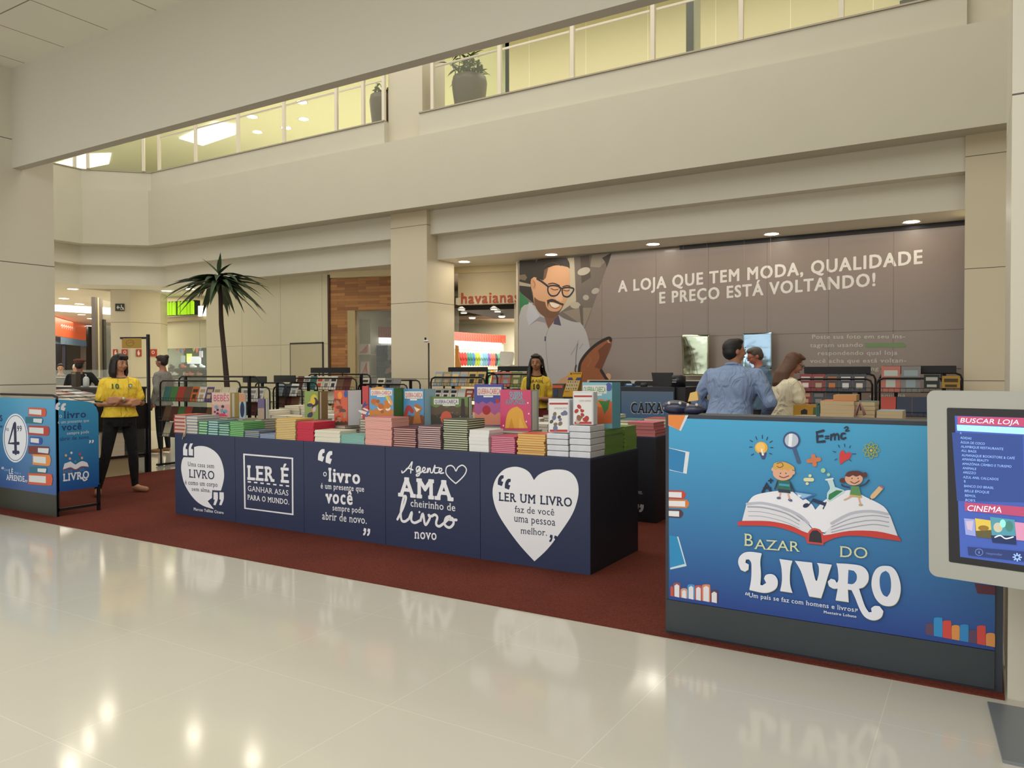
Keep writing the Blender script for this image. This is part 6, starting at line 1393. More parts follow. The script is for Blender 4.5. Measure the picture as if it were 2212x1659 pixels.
# downlights in the dark soffit of the shop
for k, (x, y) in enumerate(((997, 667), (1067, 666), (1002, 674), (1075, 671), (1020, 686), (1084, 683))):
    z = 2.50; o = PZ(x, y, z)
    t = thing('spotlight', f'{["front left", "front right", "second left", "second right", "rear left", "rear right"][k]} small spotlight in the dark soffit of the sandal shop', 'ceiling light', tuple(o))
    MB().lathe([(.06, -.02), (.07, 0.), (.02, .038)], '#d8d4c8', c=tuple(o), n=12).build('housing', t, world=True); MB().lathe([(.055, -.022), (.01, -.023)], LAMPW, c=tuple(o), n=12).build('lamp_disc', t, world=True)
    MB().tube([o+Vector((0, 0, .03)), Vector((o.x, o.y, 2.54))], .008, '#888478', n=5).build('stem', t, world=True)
# second shop: green striped sign, light sign, shelves of shoes
YG = 12.3
t = thing('striped_sign', 'black shop sign with lime green glowing bars above the white header', 'sign', tuple(PY(385, 684, YG)))
MB().slab([PY(x, y, YG+.05) for x, y in ((346, 683), (421, 679), (421, 648), (346, 653))], (0, 1, 0), .15, mat('#16201c', rough=.4)).build('sign_box', t, world=True)
for k, (x, w_) in enumerate(((353, 5.2), (361.5, 4.8), (368, 2.8), (375, 5.4), (385, 3), (393, 5.4), (399.5, 3), (406, 3), (414, 5.4))):
    y0 = 653.5-(x-346)*.06; y1 = 682-(x-346)*.05
    MB().slab([PY(xx, yy, YG) for xx, yy in ((x-w_/2, y1), (x+w_/2, y1), (x+w_/2, y0+2), (x, y0-.5), (x-w_/2, y0+2))], (0, 1, 0), .04, mat('#a8e020', emit=.6)).build('glowing_bar', t, world=True)
MB().slab([PY(x, y, YG+.02) for x, y in ((428, 683), (446, 682), (446, 660), (428, 661))], (0, 1, 0), .05, mat('#fffaf0', emit=2.5)).build('light_box', t, world=True, label='white glowing box')
YS = 14.2; rd = random.Random(8)
def ZS(y): return PY(400, y, YS).z
t = thing('shoe_display', 'dark tiered shelving with lit shoes in the shop left of the white wall', 'shelf', (PY(400, 800, YS).x, YS, 0))
xA, xB = PY(340, 800, YS).x, PY(450, 800, YS).x
MB().box(xA-.3, xB, YS+.4, YS+.45, 0, 2.55, mat('#3c4438', rough=.6)).build('back_panel', t, world=True)
for y in (796, 812, 828): MB().box(xA-.3, xB, YS-.2, YS+.4, ZS(y)-.03, ZS(y), '#1a1c1a').build('shelf_board', t, world=True)
for (x0, x1, y0, y1, c, e) in ((346, 351, 770, 790, '#c8e83a', .8), (352, 359, 760, 785, '#4a90c0', .8), (361, 368, 768, 790, '#c8e83a', .6), (372, 398, 768, 783, '#a8bcb4', .5), (378, 386, 768, 786, '#d8b8b0', .7), (403, 412, 764, 782, '#d0f060', .9), (404, 432, 770, 786, '#d8e0e0', .8), (430, 436, 758, 772, '#c8c0c8', .5), (426, 434, 735, 746, '#e8e020', 1.2)):
    MB().slab([PY(x, y, YS+.3) for x, y in ((x0, y1), (x1, y1), (x1, y0), (x0, y0))], (0, 1, 0), .04, mat(c, emit=e)).build('lit_poster', t, world=True)
for k in range(26):
    x = PY(348+rd.uniform(0, 94), 800, YS-.1).x; y = (796, 812, 828)[k % 3]; c = rd.choice(['#e0e4e8', '#b85a4a', '#7a4a3a', '#c8d0d8', '#3a3a3a', '#d8d8dc'])
    o = MB().ball((x, YS-.1, ZS(y)+.046), .12, .06, .045, mat(c, rough=.4), n=10).ball((x-.05, YS-.1, ZS(y)+.08), .06, .05, .05, mat(c, rough=.4), n=8).build('shoe', label=f'shoe on the {["upper", "middle", "lower"][k % 3]} shelf of the dark lit shoe display', cat='shoe', group=f'shoes on the {["upper", "middle", "lower"][k % 3]} shelf of the far shop')
# bunting of paper flags
t = thing('paper_bunting', 'string of coloured paper decorations above the shoe display', 'decoration', tuple(PY(395, 745, 12.9)))
for k in range(14):
    x = 348+k*7; y = 745+6*math.sin(k*1.3); c = ['#4a6a9a', '#a8503a', '#5a8a4a', '#c88a3a', '#8a9a3a', '#b84a3a'][k % 6]
    MB().slab([PY(xx, yy, 12.9) for xx, yy in ((x-3, y), (x+3, y), (x+2, y+8), (x, y+12), (x-2, y+8))], (0, 1, 0), .01, mat(c)).build('paper_flag', t, world=True)
MB().tube([PY(336, 742, 12.9)]+[PY(346+k*10, 743+3*math.sin(k), 12.9) for k in range(11)]+[PY(452, 741, 12.9)], .008, '#3a3a34', n=4).build('string', t, world=True)

# far-left orange shop across the corridor
e0 = PT(112, 683, 26.0); e1 = PT(186, 703, 31.8); 
def OQ(px, f0, py):  # plane through e0,e1
    n_ = Vector((-(e1-e0).y, (e1-e0).x, 0)).normalized(); d = ray(px, py); t_ = (e0-CO).dot(n_)/d.dot(n_); return CO+d*t_
def oq(pts): return [OQ(x, 0, y) for x, y in pts]
nO = Vector((-(e1-e0).y, (e1-e0).x, 0)).normalized(); nO = -nO if nO.dot(CO-e0) > 0 else nO
t = thing('orange_shopfront', 'orange fronted shop at the far end of the left corridor', 'shopfront', tuple(e0))
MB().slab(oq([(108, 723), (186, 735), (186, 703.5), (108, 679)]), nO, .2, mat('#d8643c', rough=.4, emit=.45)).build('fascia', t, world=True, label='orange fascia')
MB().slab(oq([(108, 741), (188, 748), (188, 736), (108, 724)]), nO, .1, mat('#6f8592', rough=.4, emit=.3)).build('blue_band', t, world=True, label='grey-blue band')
MB().slab(oq([(108, 860), (131, 860), (131, 728), (108, 725)]), nO, .2, '#16151e').build('door_post', t, world=True)
MB().slab(oq([(141, 860), (144, 860), (144, 738), (141, 738)]), nO, .1, '#1a1a28').build('door_post', t, world=True)
MB().slab(oq([(186, 860), (200, 860), (200, 706), (186, 706)]), nO, .2, mat('#6a6258', rough=.6)).build('side_wall', t, world=True)
MB().slab([v+nO*1.5 for v in oq([(131, 860), (190, 860), (190, 745), (131, 740)])], nO, .1, mat('#2f333c', rough=.6)).build('interior', t, world=True)
for x in range(4):
    for y in range(3): MB().slab([v+nO*1.4 for v in oq([(145+x*9, 778+y*13), (152+x*9, 778+y*13), (152+x*9, 766+y*13), (145+x*9, 766+y*13)])], nO, .05, mat(['#8fb0e8', '#a8e0e8', '#c8d0f0', '#e8d878', '#e0a860'][(x+y*2) % 5], emit=.9)).build('lit_screen', t, world=True)
for y in (748, 756, 761): MB().slab([v+nO*1.2 for v in oq([(146, y+1.5), (176, y+2), (176, y+.5), (146, y)])], nO, .05, mat('#fff8e8', emit=1.5)).build('ceiling_tube', t, world=True)
a = Art(e0, (e1-e0), (0, 0, 1), -nO)
for k in range(7):
    a.stroke([(132+k*4.5, 704+k*1.2), (135+k*4.5, 702+k*1.2), (134+k*4.5, 709+k*1.2)], .05, '#f0e0d8')
a.build('white_lettering', t)
# wall signs on the octagonal pillar: exit/lift pictogram, red fire-equipment signs
pp = [PT(239, 694, 18.2), PT(281.5, 694, 18.2), PT(346.5, 696, 18.7)]
def pil_sign(px0, px1, y0, y1, face, c, nm, lab, deco=None):
    A, B = pp[face], pp[face+1]; A = Vector((A.x, A.y, 0)); B = Vector((B.x, B.y, 0)); d = (B-A).normalized(); n_ = Vector((d.y, -d.x, 0))
    if n_.dot(CO-A) < 0: n_ = -n_
    def q(x, y): r_ = ray(x, y); t_ = (A-CO).dot(n_)/r_.dot(n_); return CO+r_*t_
    o = MB().slab([q(px0, y1)+n_*.01, q(px1, y1)+n_*.01, q(px1, y0)+n_*.01, q(px0, y0)+n_*.01], n_, .015, mat(c, rough=.5)).build(nm, label=lab, cat='sign')
    a = Art(q(px0, y0)+n_*.025, d, (0, 0, 1), n_)
    if deco: deco(a); a.build('pictogram', o)
pil_sign(250, 269, 656, 672, 0, '#2c322c', 'pictogram_sign', 'dark sign with arrow and wheelchair pictogram on the far pillar', lambda a: (a.stroke([(258, 664), (253, 664)], .025, '#d8d8d0'), a.stroke([(255, 661), (253, 664), (255, 667)], .02, '#d8d8d0', smooth=False), a.stroke([(262, 659), (263, 664), (266, 665), (267, 669)], .02, '#d8d8d0'), a.ring((262.5, 666.5), 3, 3, 1, '#d8d8d0')))
for k, (x0, x1, f, s_) in enumerate(((245, 254.5, 0, 0), (263.5, 276, 0, 1), (294, 305, 1, 0), (323, 338.5, 1, 1))):
    pil_sign(x0, x1, 754.5, 770, f, '#b03c28', 'fire_sign', f'{["leftmost", "second", "third", "rightmost"][k]} red fire-equipment sign on the far pillar', (lambda xm: (lambda a: (a.ring((xm, 761), 3.2, 3.6, 1.4, '#e8d0c0') if s_ else a.stroke([(xm, 758), (xm-1.2, 762), (xm, 767), (xm+1.4, 762)], .03, '#e8d0c0'))))((x0+x1)/2))
# ================================================================== people
def R3(ax, deg): return Matrix.Rotation(math.radians(deg), 4, ax)
def limb(mb, pts, rad, m, n=12):
    pts = [Vector(p) for p in pts]; mb.tube(pts, rad, m, n=n)
    for p, r in zip(pts, rad): mb.ball(p, r*.995, r*.995, r*.995, m, n=n)
def remesh(o, vox, smooth=4, fac=.5):
    r = o.modifiers.new('surface', 'REMESH'); r.mode = 'VOXEL'; r.voxel_size = vox; r.use_smooth_shade = True
    if smooth:
        s = o.modifiers.new('soften', 'SMOOTH'); s.iterations = smooth; s.factor = fac
def hand(mb, wr, d, nrm, k, m, curl=.5, side=1):
    """palm, four unequal bent fingers and a thumb from wrist wr along d; nrm = palm direction"""
    d = Vector(d).normalized(); nrm = Vector(nrm); nrm = (nrm - d*nrm.dot(d)).normalized(); s = d.cross(nrm)*side
    for j in range(4):
        b0 = wr + s*(.0-.027+j*.018)*k; b1 = b0 + d*.082*k + s*(-.006+j*.004)*k
        limb(mb, [wr + s*(-.012+j*.008)*k, b0+d*.03*k, b1], [.015*k, .0145*k, .0105*k], m, 8)
        L = (.062, .074, .080, .070)[j]*k; p1 = b1 + d*L*.42 + nrm*L*.18*curl; p2 = p1 + d*L*.30*(1-.5*curl) + nrm*L*.32*curl; p3 = p2 + d*L*.22*(1-curl) + nrm*L*.24*curl
        limb(mb, [b1, p1, p2, p3], [.0098*k, .0090*k, .0082*k, .0070*k], m, 8)
    t0 = wr + s*.026*k + d*.022*k; limb(mb, [wr+d*.01*k, t0+s*.008*k, t0 + s*.032*k + d*.026*k + nrm*.012*k, t0 + s*.042*k + d*.054*k + nrm*.026*k], [.016*k, .0135*k, .011*k, .0085*k], m, 8)
def cloth(c, rough):
    k = ('cloth', c, rough)
    if k in MATS: return MATS[k]
    m = mat(c, rough=rough, noise=.05, nscale=9.1); nt = m.node_tree; b = nt.nodes['Principled BSDF']
    tc = nt.nodes.new('ShaderNodeTexCoord'); mp = nt.nodes.new('ShaderNodeMapping'); mp.inputs['Scale'].default_value = (1.5, 1.5, .7); mp.inputs['Rotation'].default_value = (.3, .5, 0)
    n = nt.nodes.new('ShaderNodeTexNoise'); n.inputs['Scale'].default_value = 7; n.inputs['Distortion'].default_value = 1.2; n.inputs['Detail'].default_value = 2
    bp = nt.nodes.new('ShaderNodeBump'); bp.inputs['Strength'].default_value = .9; bp.inputs['Distance'].default_value = .05
    nt.links.new(tc.outputs['Object'], mp.inputs[0]); nt.links.new(mp.outputs[0], n.inputs['Vector']); nt.links.new(n.outputs['Fac'], bp.inputs['Height']); nt.links.new(bp.outputs[0], b.inputs['Normal'])
    MATS[k] = m; return m
def person(label, loc, rz, H, skin='#b07a5c', hairc='#1d1512', top='#c8a830', bottom='#17151a', shoe='#b08060', arms=None, legs=None, head=(0, 0), hair='short', lean=0,
           sleeve='short', hem=.90, vox=.012, trim=None, glasses=False, girth=1.0, collar=False, face=True, extra=None, sex='f', cap=None, z0=.008, cat='person', toprough=.85):
    k = H/1.65; t = thing('person', label, cat, (loc[0], loc[1], z0), math.radians(rz)); V = Vector
    sm, tm, bm_, hm = mat(skin, rough=.55), cloth(top, toprough), cloth(bottom, .9), mat(hairc, rough=.55, noise=.25, nscale=40)
    sw = (.150 if sex == 'f' else .185)*(girth*.6+.4); hw = .088
    LM = Matrix.Translation((0, 0, .93)) @ R3('X', lean) @ Matrix.Translation((0, 0, -.93))   # leaning from the hips (forward = -Y)
    def P(p): return (LM @ V(p))*k
    arms = arms or {}
    A = {'R': arms.get('R', [(-sw, 0, 1.325), (-sw-.06, .02, 1.09), (-sw-.07, -.05, .86)]), 'L': arms.get('L', [(sw, 0, 1.325), (sw+.06, .02, 1.09), (sw+.07, -.05, .86)])}
    legs = legs or {'R': [(-.09, 0, .88), (-.10, -.01, .48), (-.11, .02, .08), (-.13, -.14, .03)], 'L': [(.09, 0, .88), (.10, -.01, .48), (.11, .02, .08), (.13, -.14, .03)]}
    # torso rings (z, half width, half depth, y offset)
    g = girth
    TR = [(.86, .150*g, .105*g, .0), (.93, .160*g, .112*g, .0), (1.00, .142*g, .102*g, -.002), (1.10, .134*g, .098*g, -.004), (1.20, .150*g, .110*g, -.010), (1.27, .156*g, .108*g, -.010), (1.335, .150*g, .086*g, -.002), (1.375, .112*g, .070*g, .002), (1.41, .066, .056, .004)]
    if sex == 'm': TR = [(z, w_*(1.0 if z < 1.15 else 1.12), d_*(1.05), y) for z, w_, d_, y in TR]
    def ring_loft(mb, rings, m, grow=0, n=24):
        vs = []
        for z, w_, d_, y in rings:
            for q in range(n):
                a = 2*math.pi*q/n; c, s = math.cos(a), math.sin(a)
                vs.append(P(((w_+grow)*math.copysign(abs(c)**.85, c), y+(d_+grow)*math.copysign(abs(s)**.9, s), z)))
        L = len(rings); fs = [(i*n+q, i*n+(q+1) % n, (i+1)*n+(q+1) % n, (i+1)*n+q) for i in range(L-1) for q in range(n)] + [tuple(range(n-1, -1, -1)), tuple((L-1)*n+q for q in range(n))]
        mb.add(vs, fs, m, True)
    # head frame
    HC = Matrix.Translation(P((0, -.012, 1.465))) @ R3('X', lean*.35) @ R3('Z', head[0]) @ R3('X', head[1])
    def h(x, y, z): return HC @ (V((x, y, z))*k)
    def hball(mb, c, r, m, n=16):
        T = HC.to_3x3().to_4x4(); mb.ball(h(*c), r[0]*k, r[1]*k, r[2]*k, m, n=n, T=T)
    # body
    b = MB(); ring_loft(b, TR, sm, -.004)
    limb(b, [P((0, .008, 1.38)), P((0, .002, 1.46)), h(0, .005, .04)], [.062*k, .052*k, .050*k], sm)
    hball(b, (0, .012, .105), (.073, .088, .085), sm); hball(b, (0, -.022, .055), (.056, .060, .062), sm); hball(b, (0, -.052, .018), (.026, .024, .020), sm); hball(b, (0, -.04, .1), (.06, .045, .06), sm)
    limb(b, [h(0, -.083, .098), h(0, -.102, .062), h(0, -.092, .054)], [.008*k, .013*k, .012*k], sm, 8)
    for s in (-1, 1): hball(b, (s*.076, .012, .075), (.010, .018, .028), sm, 10); hball(b, (s*.036, -.062, .058), (.022, .018, .02), sm, 10)
    for sd, s in (('R', -1), ('L', 1)):
        sh, el, wr = [P(p) for p in A[sd][:3]]; limb(b, [sh, (sh+el)/2, el, (el*2+wr)/3, wr], [.046*k, .045*k, .040*k, .041*k, .026*k], sm)
        o_ = A[sd][3] if len(A[sd]) > 3 else {}
        d = (wr-el).normalized(); d2 = (LM.to_3x3() @ V(o_['d'])) if 'd' in o_ else d
        hand(b, wr, d2, LM.to_3x3() @ V(o_.get('n', (-s, .2, 0))), k, sm, o_.get('c', .45), s*o_.get('f', 1))
    for sd, s in (('R', -1), ('L', 1)):
        q = [V(p)*k for p in legs[sd]]; limb(b, [q[0], q[1], (q[1]*2+q[2])/3, q[2]], [.075*k, .052*k, .050*k, .034*k], sm)
        limb(b, [q[2]+V((0, 0, -.02))*k, (q[2]+q[3])/2+V((0, 0, -.014))*k, q[3]], [.036*k, .032*k, .026*k], sm)
    body = b.build('body', t, origin=(0, 0, 0), label='skin'); remesh(body, vox*k, 3)
    # face
    if face:
        for s in (-1, 1):
            e = MB(); hball(e, (s*.030, -.0775, .092), (.0125, .008, .0058), mat('#a89a90', rough=.4), 12); hball(e, (s*.030, -.0865, .092), (.0072, .0035, .0062), mat('#160e0b', rough=.2), 10); e.build('eye', t)
            e = MB(); limb(e, [h(s*.013, -.090, .108), h(s*.032, -.092, .113), h(s*.050, -.078, .108)], [.0028*k, .0036*k, .002*k], hm, 6); e.build('eyebrow', t)
        e = MB(); limb(e, [h(-.022, -.080, .027), h(0, -.089, .029), h(.022, -.080, .027)], [.0035*k, .0062*k, .0035*k], mat('#8a4238', rough=.5), 8); e.build('mouth', t, label='closed lips')
    if glasses:
        e = MB()
        for s in (-1, 1):
            for i in range(12): pass
            e.tube([h(s*.031+.021*math.cos(a), -.098, .090+.016*math.sin(a)) for a in [i*math.pi/6 for i in range(13)]], .002*k, '#2a2220', n=6); e.tube([h(s*.052, -.096, .093), h(s*.078, .01, .092)], .002*k, '#2a2220', n=5)
        e.tube([h(-.010, -.1, .092), h(.010, -.1, .092)], .002*k, '#2a2220', n=5); e.build('glasses', t)
    # hair
    hb = MB(); 
    hball(hb, (0, .022, .122), (.083, .092, .082), hm); hball(hb, (0, .045, .085), (.078, .068, .075), hm)
    if hair == 'short': hball(hb, (0, -.022, .168), (.068, .062, .035), hm)
    else:
        for i in range(9): a = (i-4)*.17; limb(hb, [h(.02*math.sin(a), -.01, .19), h(.070*math.sin(a*1.2), -.062*math.cos(a*.8)-.014, .172)], [.022*k, .013*k], hm, 8)
    if hair == 'bob':
        for i in range(15):
            a = math.radians(-28+i*(236/14)); x, y = .083*math.cos(a), .018+.078*math.sin(a)
            limb(hb, [h(x*.9, y*.9, .13), h(x*1.05, y, .06), h(x*1.1, y*1.04, -.02), h(x*1.0, y, -.075)], [.020*k, .021*k, .022*k, .014*k], hm, 8)
        for i in range(9): x = -.06+i*.015; limb(hb, [h(x*.7, -.045, .185), h(x, -.084+abs(x)*.3, .155), h(x*1.05, -.086+abs(x)*.35, .132)], [.016*k, .009*k, .005*k], hm, 8)
    if hair in ('long', 'longback'):
        for i in range(13):
            a = math.radians(-8+i*(196/12)); x, y = .080*math.cos(a), .022+.072*math.sin(a); dr = 0
            limb(hb, [h(x*.9, y*.9, .13), h(x*1.04, y, .05), P((x*1.25, y+.03+dr, 1.44)), P((x*1.3, y+.045, 1.33)), P((x*1.15, y+.05, 1.22 if hair == 'long' else 1.30))], [.020*k, .022*k, .024*k, .024*k, .012*k], hm, 8)
        if hair == 'long': limb(hb, [h(-.075, .0, .10), h(-.085, -.01, .02), P((-.10, -.085, 1.36)), P((-.11, -.125, 1.24)), P((-.105, -.125, 1.12))], [.022*k, .026*k, .030*k, .028*k, .012*k], hm, 8)
    if hair == 'bun': hball(hb, (0, .10, .165), (.045, .045, .04), hm); hball(hb, (0, .075, .12), (.06, .05, .06), hm)
    if hair != 'none': ho = hb.build('hair', t); remesh(ho, vox*.9*k, 3)
    if cap: cb = MB(); hball(cb, (0, .01, .175), (.115, .12, .035), mat(cap, rough=.8)); hball(cb, (0, .02, .15), (.088, .1, .04), mat(cap, rough=.8)); cb.build('beret', t)
    # clothing
    c = MB(); ring_loft(c, [(hem, TR[1][1]+.012, TR[1][2]+.012, 0)] + [r for r in TR if r[0] > hem+.03 and r[0] < (1.42 if collar else 1.40)] , tm, .016)
    for sd in 'RL':
        sh, el, wr = [P(p) for p in A[sd][:3]]
        if sleeve == 'short': e_ = sh.lerp(el, .72); limb(c, [sh, sh.lerp(e_, .5), e_], [.056*k*(g*.5+.5), .058*k*(g*.5+.5), .058*k*(g*.5+.5)], tm); limb(c, [P((0, .005, 1.375)), sh], [.05*k, .050*k*(g*.5+.5)], tm)
        elif sleeve == 'long': limb(c, [sh, (sh+el)/2, el, wr], [.060*k*(g*.5+.5), .060*k*(g*.5+.5), .054*k*(g*.5+.5), .040*k], tm); limb(c, [P((0, .005, 1.375)), sh], [.05*k, .054*k*(g*.5+.5)], tm)
    so = c.build('shirt', t); remesh(so, vox*k, 5)
    if trim:
        tr = MB(); trm = mat(trim, rough=.8)
        tr.tube([P((.072*math.cos(a), .0-.058*math.sin(a) - .012, 1.398 - .022*max(0, math.sin(a)))) for a in [i*math.pi/10 for i in range(21)]], .0075*k, trm, n=8); tr.build('collar_trim', t)
        for sd in 'RL':
            sh, el = [P(p) for p in A[sd][:2]]; e_ = sh.lerp(el, .72); d = (el-sh).normalized(); x = d.orthogonal().normalized(); y = d.cross(x); e_ = e_+d*.052*k
            MB().tube([e_ + (x*math.cos(a)+y*math.sin(a))*.052*k for a in [i*math.pi/8 for i in range(17)]], .007*k, trm, n=6).build('sleeve_trim', t)
    if collar:
        tr = MB(); limb(tr, [P((.075*math.cos(a), .01+.062*math.sin(a), 1.405+.018*math.sin(a))) for a in [i*math.pi/8 for i in range(17)]], [.014*k]*17, tm, 8); tr.build('collar', t)
    p = MB(); ring_loft(p, [(.80, .135*g, .10*g, 0), (.86, .155*g, .11*g, .0), (.95, .154*g, .108*g, 0), (.985, .142*g, .10*g, 0)], bm_, .004)
    for sd in 'RL':
        q = [V(x)*k for x in legs[sd]]; limb(p, [q[0], (q[0]+q[1])/2, q[1], (q[1]*2+q[2])/3, q[2]], [.090*k, .076*k, .058*k, .057*k, .040*k], bm_)
    po = p.build('trousers', t); remesh(po, vox*k, 4)
    for sd in 'RL':
        q = [V(x)*k for x in legs[sd]]; s_ = MB(); limb(s_, [q[2]+V((0, 0, -.036))*k, (q[2]+q[3])/2+V((0, 0, -.018))*k, q[3]+V((0, 0, .002))*k], [.038*k, .036*k, .032*k], mat(shoe, rough=.6)); s_.build('shoe', t)
    def chest(x, z):  # front surface of the shirt
        for (z0_, w0, d0_, y0), (z1_, w1, d1_, y1) in zip(TR[:-1], TR[1:]):
            if z0_ <= z <= z1_: f = (z-z0_)/(z1_-z0_); w_, d_, y_ = w0+(w1-w0)*f+.012, d0_+(d1_-d0_)*f+.012, y0+(y1-y0)*f; return y_-d_*math.sqrt(max(0, 1-min(1, abs(x)/w_)**2.2))-.004
        return -.12
    def print_(txt, x0, x1, z, hgt, col, bold=.02, slab=.0, arc=0):
        Vs, Fs, a0, a1 = glyphs(txt, bold, slab); mb = MB(); out = []
        for x, y, zz in Vs:
            X = x0+(x-a0)/(a1-a0)*(x1-x0); Z = z+y/CAPH*hgt - arc*((X-(x0+x1)/2)/((x1-x0)/2))**2; out.append(P((X, chest(X, Z)-.012, Z)))
        mb.add(out, Fs, mat(col)); mb.build('shirt_lettering', t, fix=False)
    if extra: extra(t, P, h, k, print_, chest, A)
    return t

def ex_w1(t, P, h, k, pr, chest, A):
    pr('10', -.112, -.040, 1.255, .058, '#1f5a3a', bold=.035)
    mb = MB(); x0, z0 = .085, 1.285
    for sx, sz, c, dy in ((.022, .028, '#2f6a4a', 0), (.014, .019, '#d8d8c8', -.002)):
        mb.add([P((x0+a*sx, chest(x0, z0)-.014+dy, z0+b*sz)) for a, b in ((0, -1), (.8, -.2), (1, .7), (0, 1), (-1, .7), (-.8, -.2))], [(0, 1, 2, 3, 4, 5)], mat(c))
    mb.build('chest_crest', t, fix=False)
    w = P(A['L'][2]).lerp(P(A['L'][1]), .12); d = (P(A['L'][1])-P(A['L'][2])).normalized(); x = d.orthogonal().normalized(); y = d.cross(x)
    MB().tube([w + (x*math.cos(a)+y*math.sin(a))*.030*k for a in [i*math.pi/8 for i in range(17)]], .006*k, '#b8a878', n=6).ball(w+V3((0, -.03, .012))*k, .016, .008, .016, mat('#d8d4c0', rough=.2), n=10).build('wristwatch', t)
V3 = Vector
person('woman with black bob in yellow football shirt and black leggings, arms crossed', (-8.56, 5.28), 72, 1.60, skin='#b98363', hairc='#17100f', top='#f0cc40', bottom='#0e0d11', shoe='#a8765a', hair='bob', head=(24, 2), hem=.915, vox=.008, trim='#1f4a2c', girth=1.12,
       arms={'R': [(-.165, 0, 1.325), (-.225, -.03, 1.08), (.06, -.185, 1.075), {'d': (.9, .15, .18), 'n': (0, 1, 0), 'c': .5}], 'L': [(.165, 0, 1.325), (.235, -.03, 1.08), (-.05, -.225, 1.135), {'d': (-.95, .12, -.12), 'n': (0, 1, -.1), 'c': .5}]},
       legs={'R': [(-.09, 0, .88), (-.16, -.03, .48), (-.245, .0, .085), (-.285, -.15, .03)], 'L': [(.09, 0, .88), (.135, -.02, .48), (.165, .02, .085), (.26, -.10, .03)]}, extra=ex_w1)
def ex_g1(t, P, h, k, pr, chest, A):
    pr('BRASIL', -.095, .095, 1.305, .034, '#2a2418', bold=.01, arc=.018); pr('10', -.045, .035, 1.215, .066, '#17130f', bold=.035, slab=.03)
    for s in (-1, 1): MB().ball(h(s*.08, -.0, .035), .007, .007, .007, mat('#e8e4dc', rough=.2), n=8).build('earring', t)
person('young woman with long black hair in yellow T-shirt reading BRASIL 10', (-4.80, 8.45), 32, 1.60, skin='#a3704f', hairc='#100c0c', top='#dcb83a', bottom='#6e2a24', hair='long', head=(-14, 0), hem=.965, vox=.009, trim='#1a1814', girth=.84, extra=ex_g1,
       arms={'R': [(-.130, 0, 1.325), (-.175, .03, 1.10), (-.20, -.09, .92)], 'L': [(.130, 0, 1.325), (.19, .0, 1.07), (.03, -.20, 1.09), {'d': (-1, -.05, .08), 'n': (0, .8, .3), 'c': .6}]})
person('man with dark hair in light blue long-sleeved shirt, seen from behind bending forward', (-1.97, 7.0), 170, 1.70, skin='#a8765c', hairc='#120d0c', top='#8498bc', bottom='#22242c', shoe='#2a2420', hair='short', head=(-38, -8), hem=.86, vox=.011, sex='m', girth=1.30, sleeve='long', collar=True, lean=13,
       arms={'R': [(-.215, 0, 1.33), (-.345, -.03, 1.10), (-.19, -.30, 1.02), {'c': .6}], 'L': [(.215, 0, 1.33), (.345, -.03, 1.10), (.17, -.32, 1.02), {'c': .6}]}, toprough=.8)
person('woman with brown hair and glasses in cream blouse reaching for a yellow magazine', (-1.70, 7.98), 118, 1.575, skin='#b8806a', hairc='#5a3a28', top='#e8dec2', bottom='#3a3430', hair='longback', head=(6, 22), hem=.86, vox=.010, girth=1.32, glasses=True, lean=6,
       arms={'R': [(-.17, 0, 1.33), (-.22, -.10, 1.12), (-.14, -.42, 1.08), {'d': (.1, -1, -.1), 'n': (.3, 0, -1), 'c': .6}], 'L': [(.17, 0, 1.33), (.22, -.08, 1.10), (.12, -.34, 1.02), {'c': .5}]})
person('grey-haired man with glasses in blue-grey shirt looking down before the hoarding', (XP(1649, 10.3), 10.3), -52, 1.70, skin='#b8705c', hairc='#4f463e', top='#4f6a80', bottom='#2a2a30', hair='short', head=(-8, 16), hem=.88, vox=.013, sex='m', girth=1.1, glasses=True, collar=True, lean=8)
person('woman with dark hair bun in grey cardigan, side view, at the far left', (-12.25, 8.35), -66, 1.68, skin='#a8745c', hairc='#2a1614', top='#8a8a84', bottom='#1c1c20', hair='bun', head=(0, 5), hem=.80, vox=.014, girth=1.1, sleeve='long')
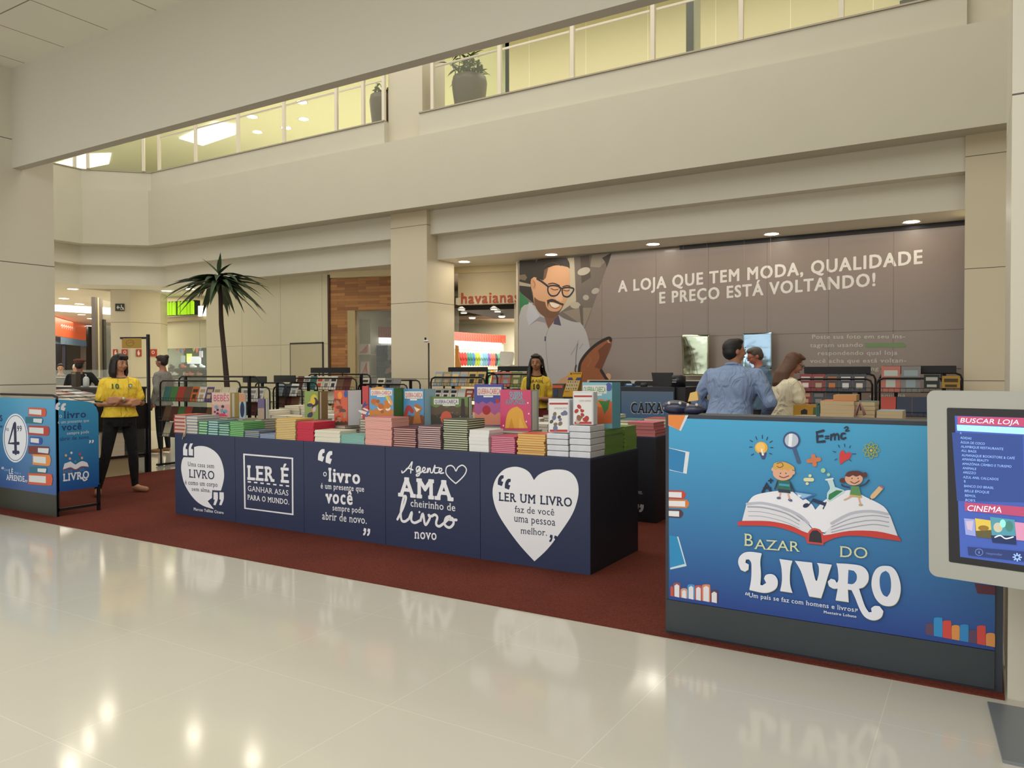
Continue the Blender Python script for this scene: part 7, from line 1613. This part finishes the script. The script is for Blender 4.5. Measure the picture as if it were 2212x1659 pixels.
person('person in black with brown beret, seen from behind at the cafe counter', (-14.95, 8.42), 215, 1.64, skin='#8f5f4a', hairc='#1a1414', top='#141316', bottom='#141316', hair='short', hem=.84, vox=.015, sex='m', girth=1.1, sleeve='long', cap='#6a3a2c', face=False, arms={'R': [(-.20, 0, 1.355), (-.33, -.03, 1.17), (-.20, -.25, 1.12)]})
person('child with dark hair in grey shirt behind the glass pastry case', (-19.3, 10.4), 62, 1.60, skin='#b08468', hairc='#2a1c16', top='#4f535e', bottom='#24242a', hair='short', hem=.85, vox=.018, cat='person')
person('person in white head cover behind the glass pastry case', (-18.35, 10.25), 50, 1.58, skin='#b8846a', hairc='#d8d2c8', top='#b8a890', bottom='#33302c', hair='short', hem=.85, vox=.018)
p_ = SQ(839, 790, 1.25)
person('shopper in black suit seen from behind through the sandal shop window', (p_.x, p_.y), 160, 1.63, skin='#8a6450', hairc='#17120f', top='#131216', bottom='#131216', hair='short', hem=.84, vox=.016, sex='m', sleeve='long', collar=False, face=False, z0=.002)
# magazine in the hand of the woman in the cream blouse, resting on a pile
Yq = 7.62
t = thing('display_table', 'small dark box table beside the woman in the cream blouse', 'display table', (-1.0, 7.9, .008))
MB().box(XP(1712, Yq)-.0, XP(1712, Yq)+.75, Yq-.06, Yq+.2, .009, .80, NAVYD).build('carcass', t, world=True)
zq = ZP(1740, 896, Yq)
stack(XP(1714, Yq), XP(1768, Yq), Yq-.02, .22, .80, zq-.80-.012, 5, PAL['cream'], '#c9b48c', 'pile under the yellow magazine', jit=.003)
o = MB().slab([PY(1713, 897, Yq), PY(1768, 895, Yq), PY(1765, 873, Yq), PY(1714, 875, Yq)], (0, 1, 0), .03, mat('#c8942c', rough=.5)).build('magazine', label='yellow magazine held by the woman in the cream blouse', cat='magazine')
a = ART_Y(Yq, (0, 0, 1)); a.poly([(1730, 895), (1744, 895), (1744, 886), (1738, 883), (1730, 887)], '#2a2a22'); a.poly([(1756, 896), (1766, 896), (1765, 880), (1757, 880)], '#5a6a3a'); a.build('printed_cover', o)
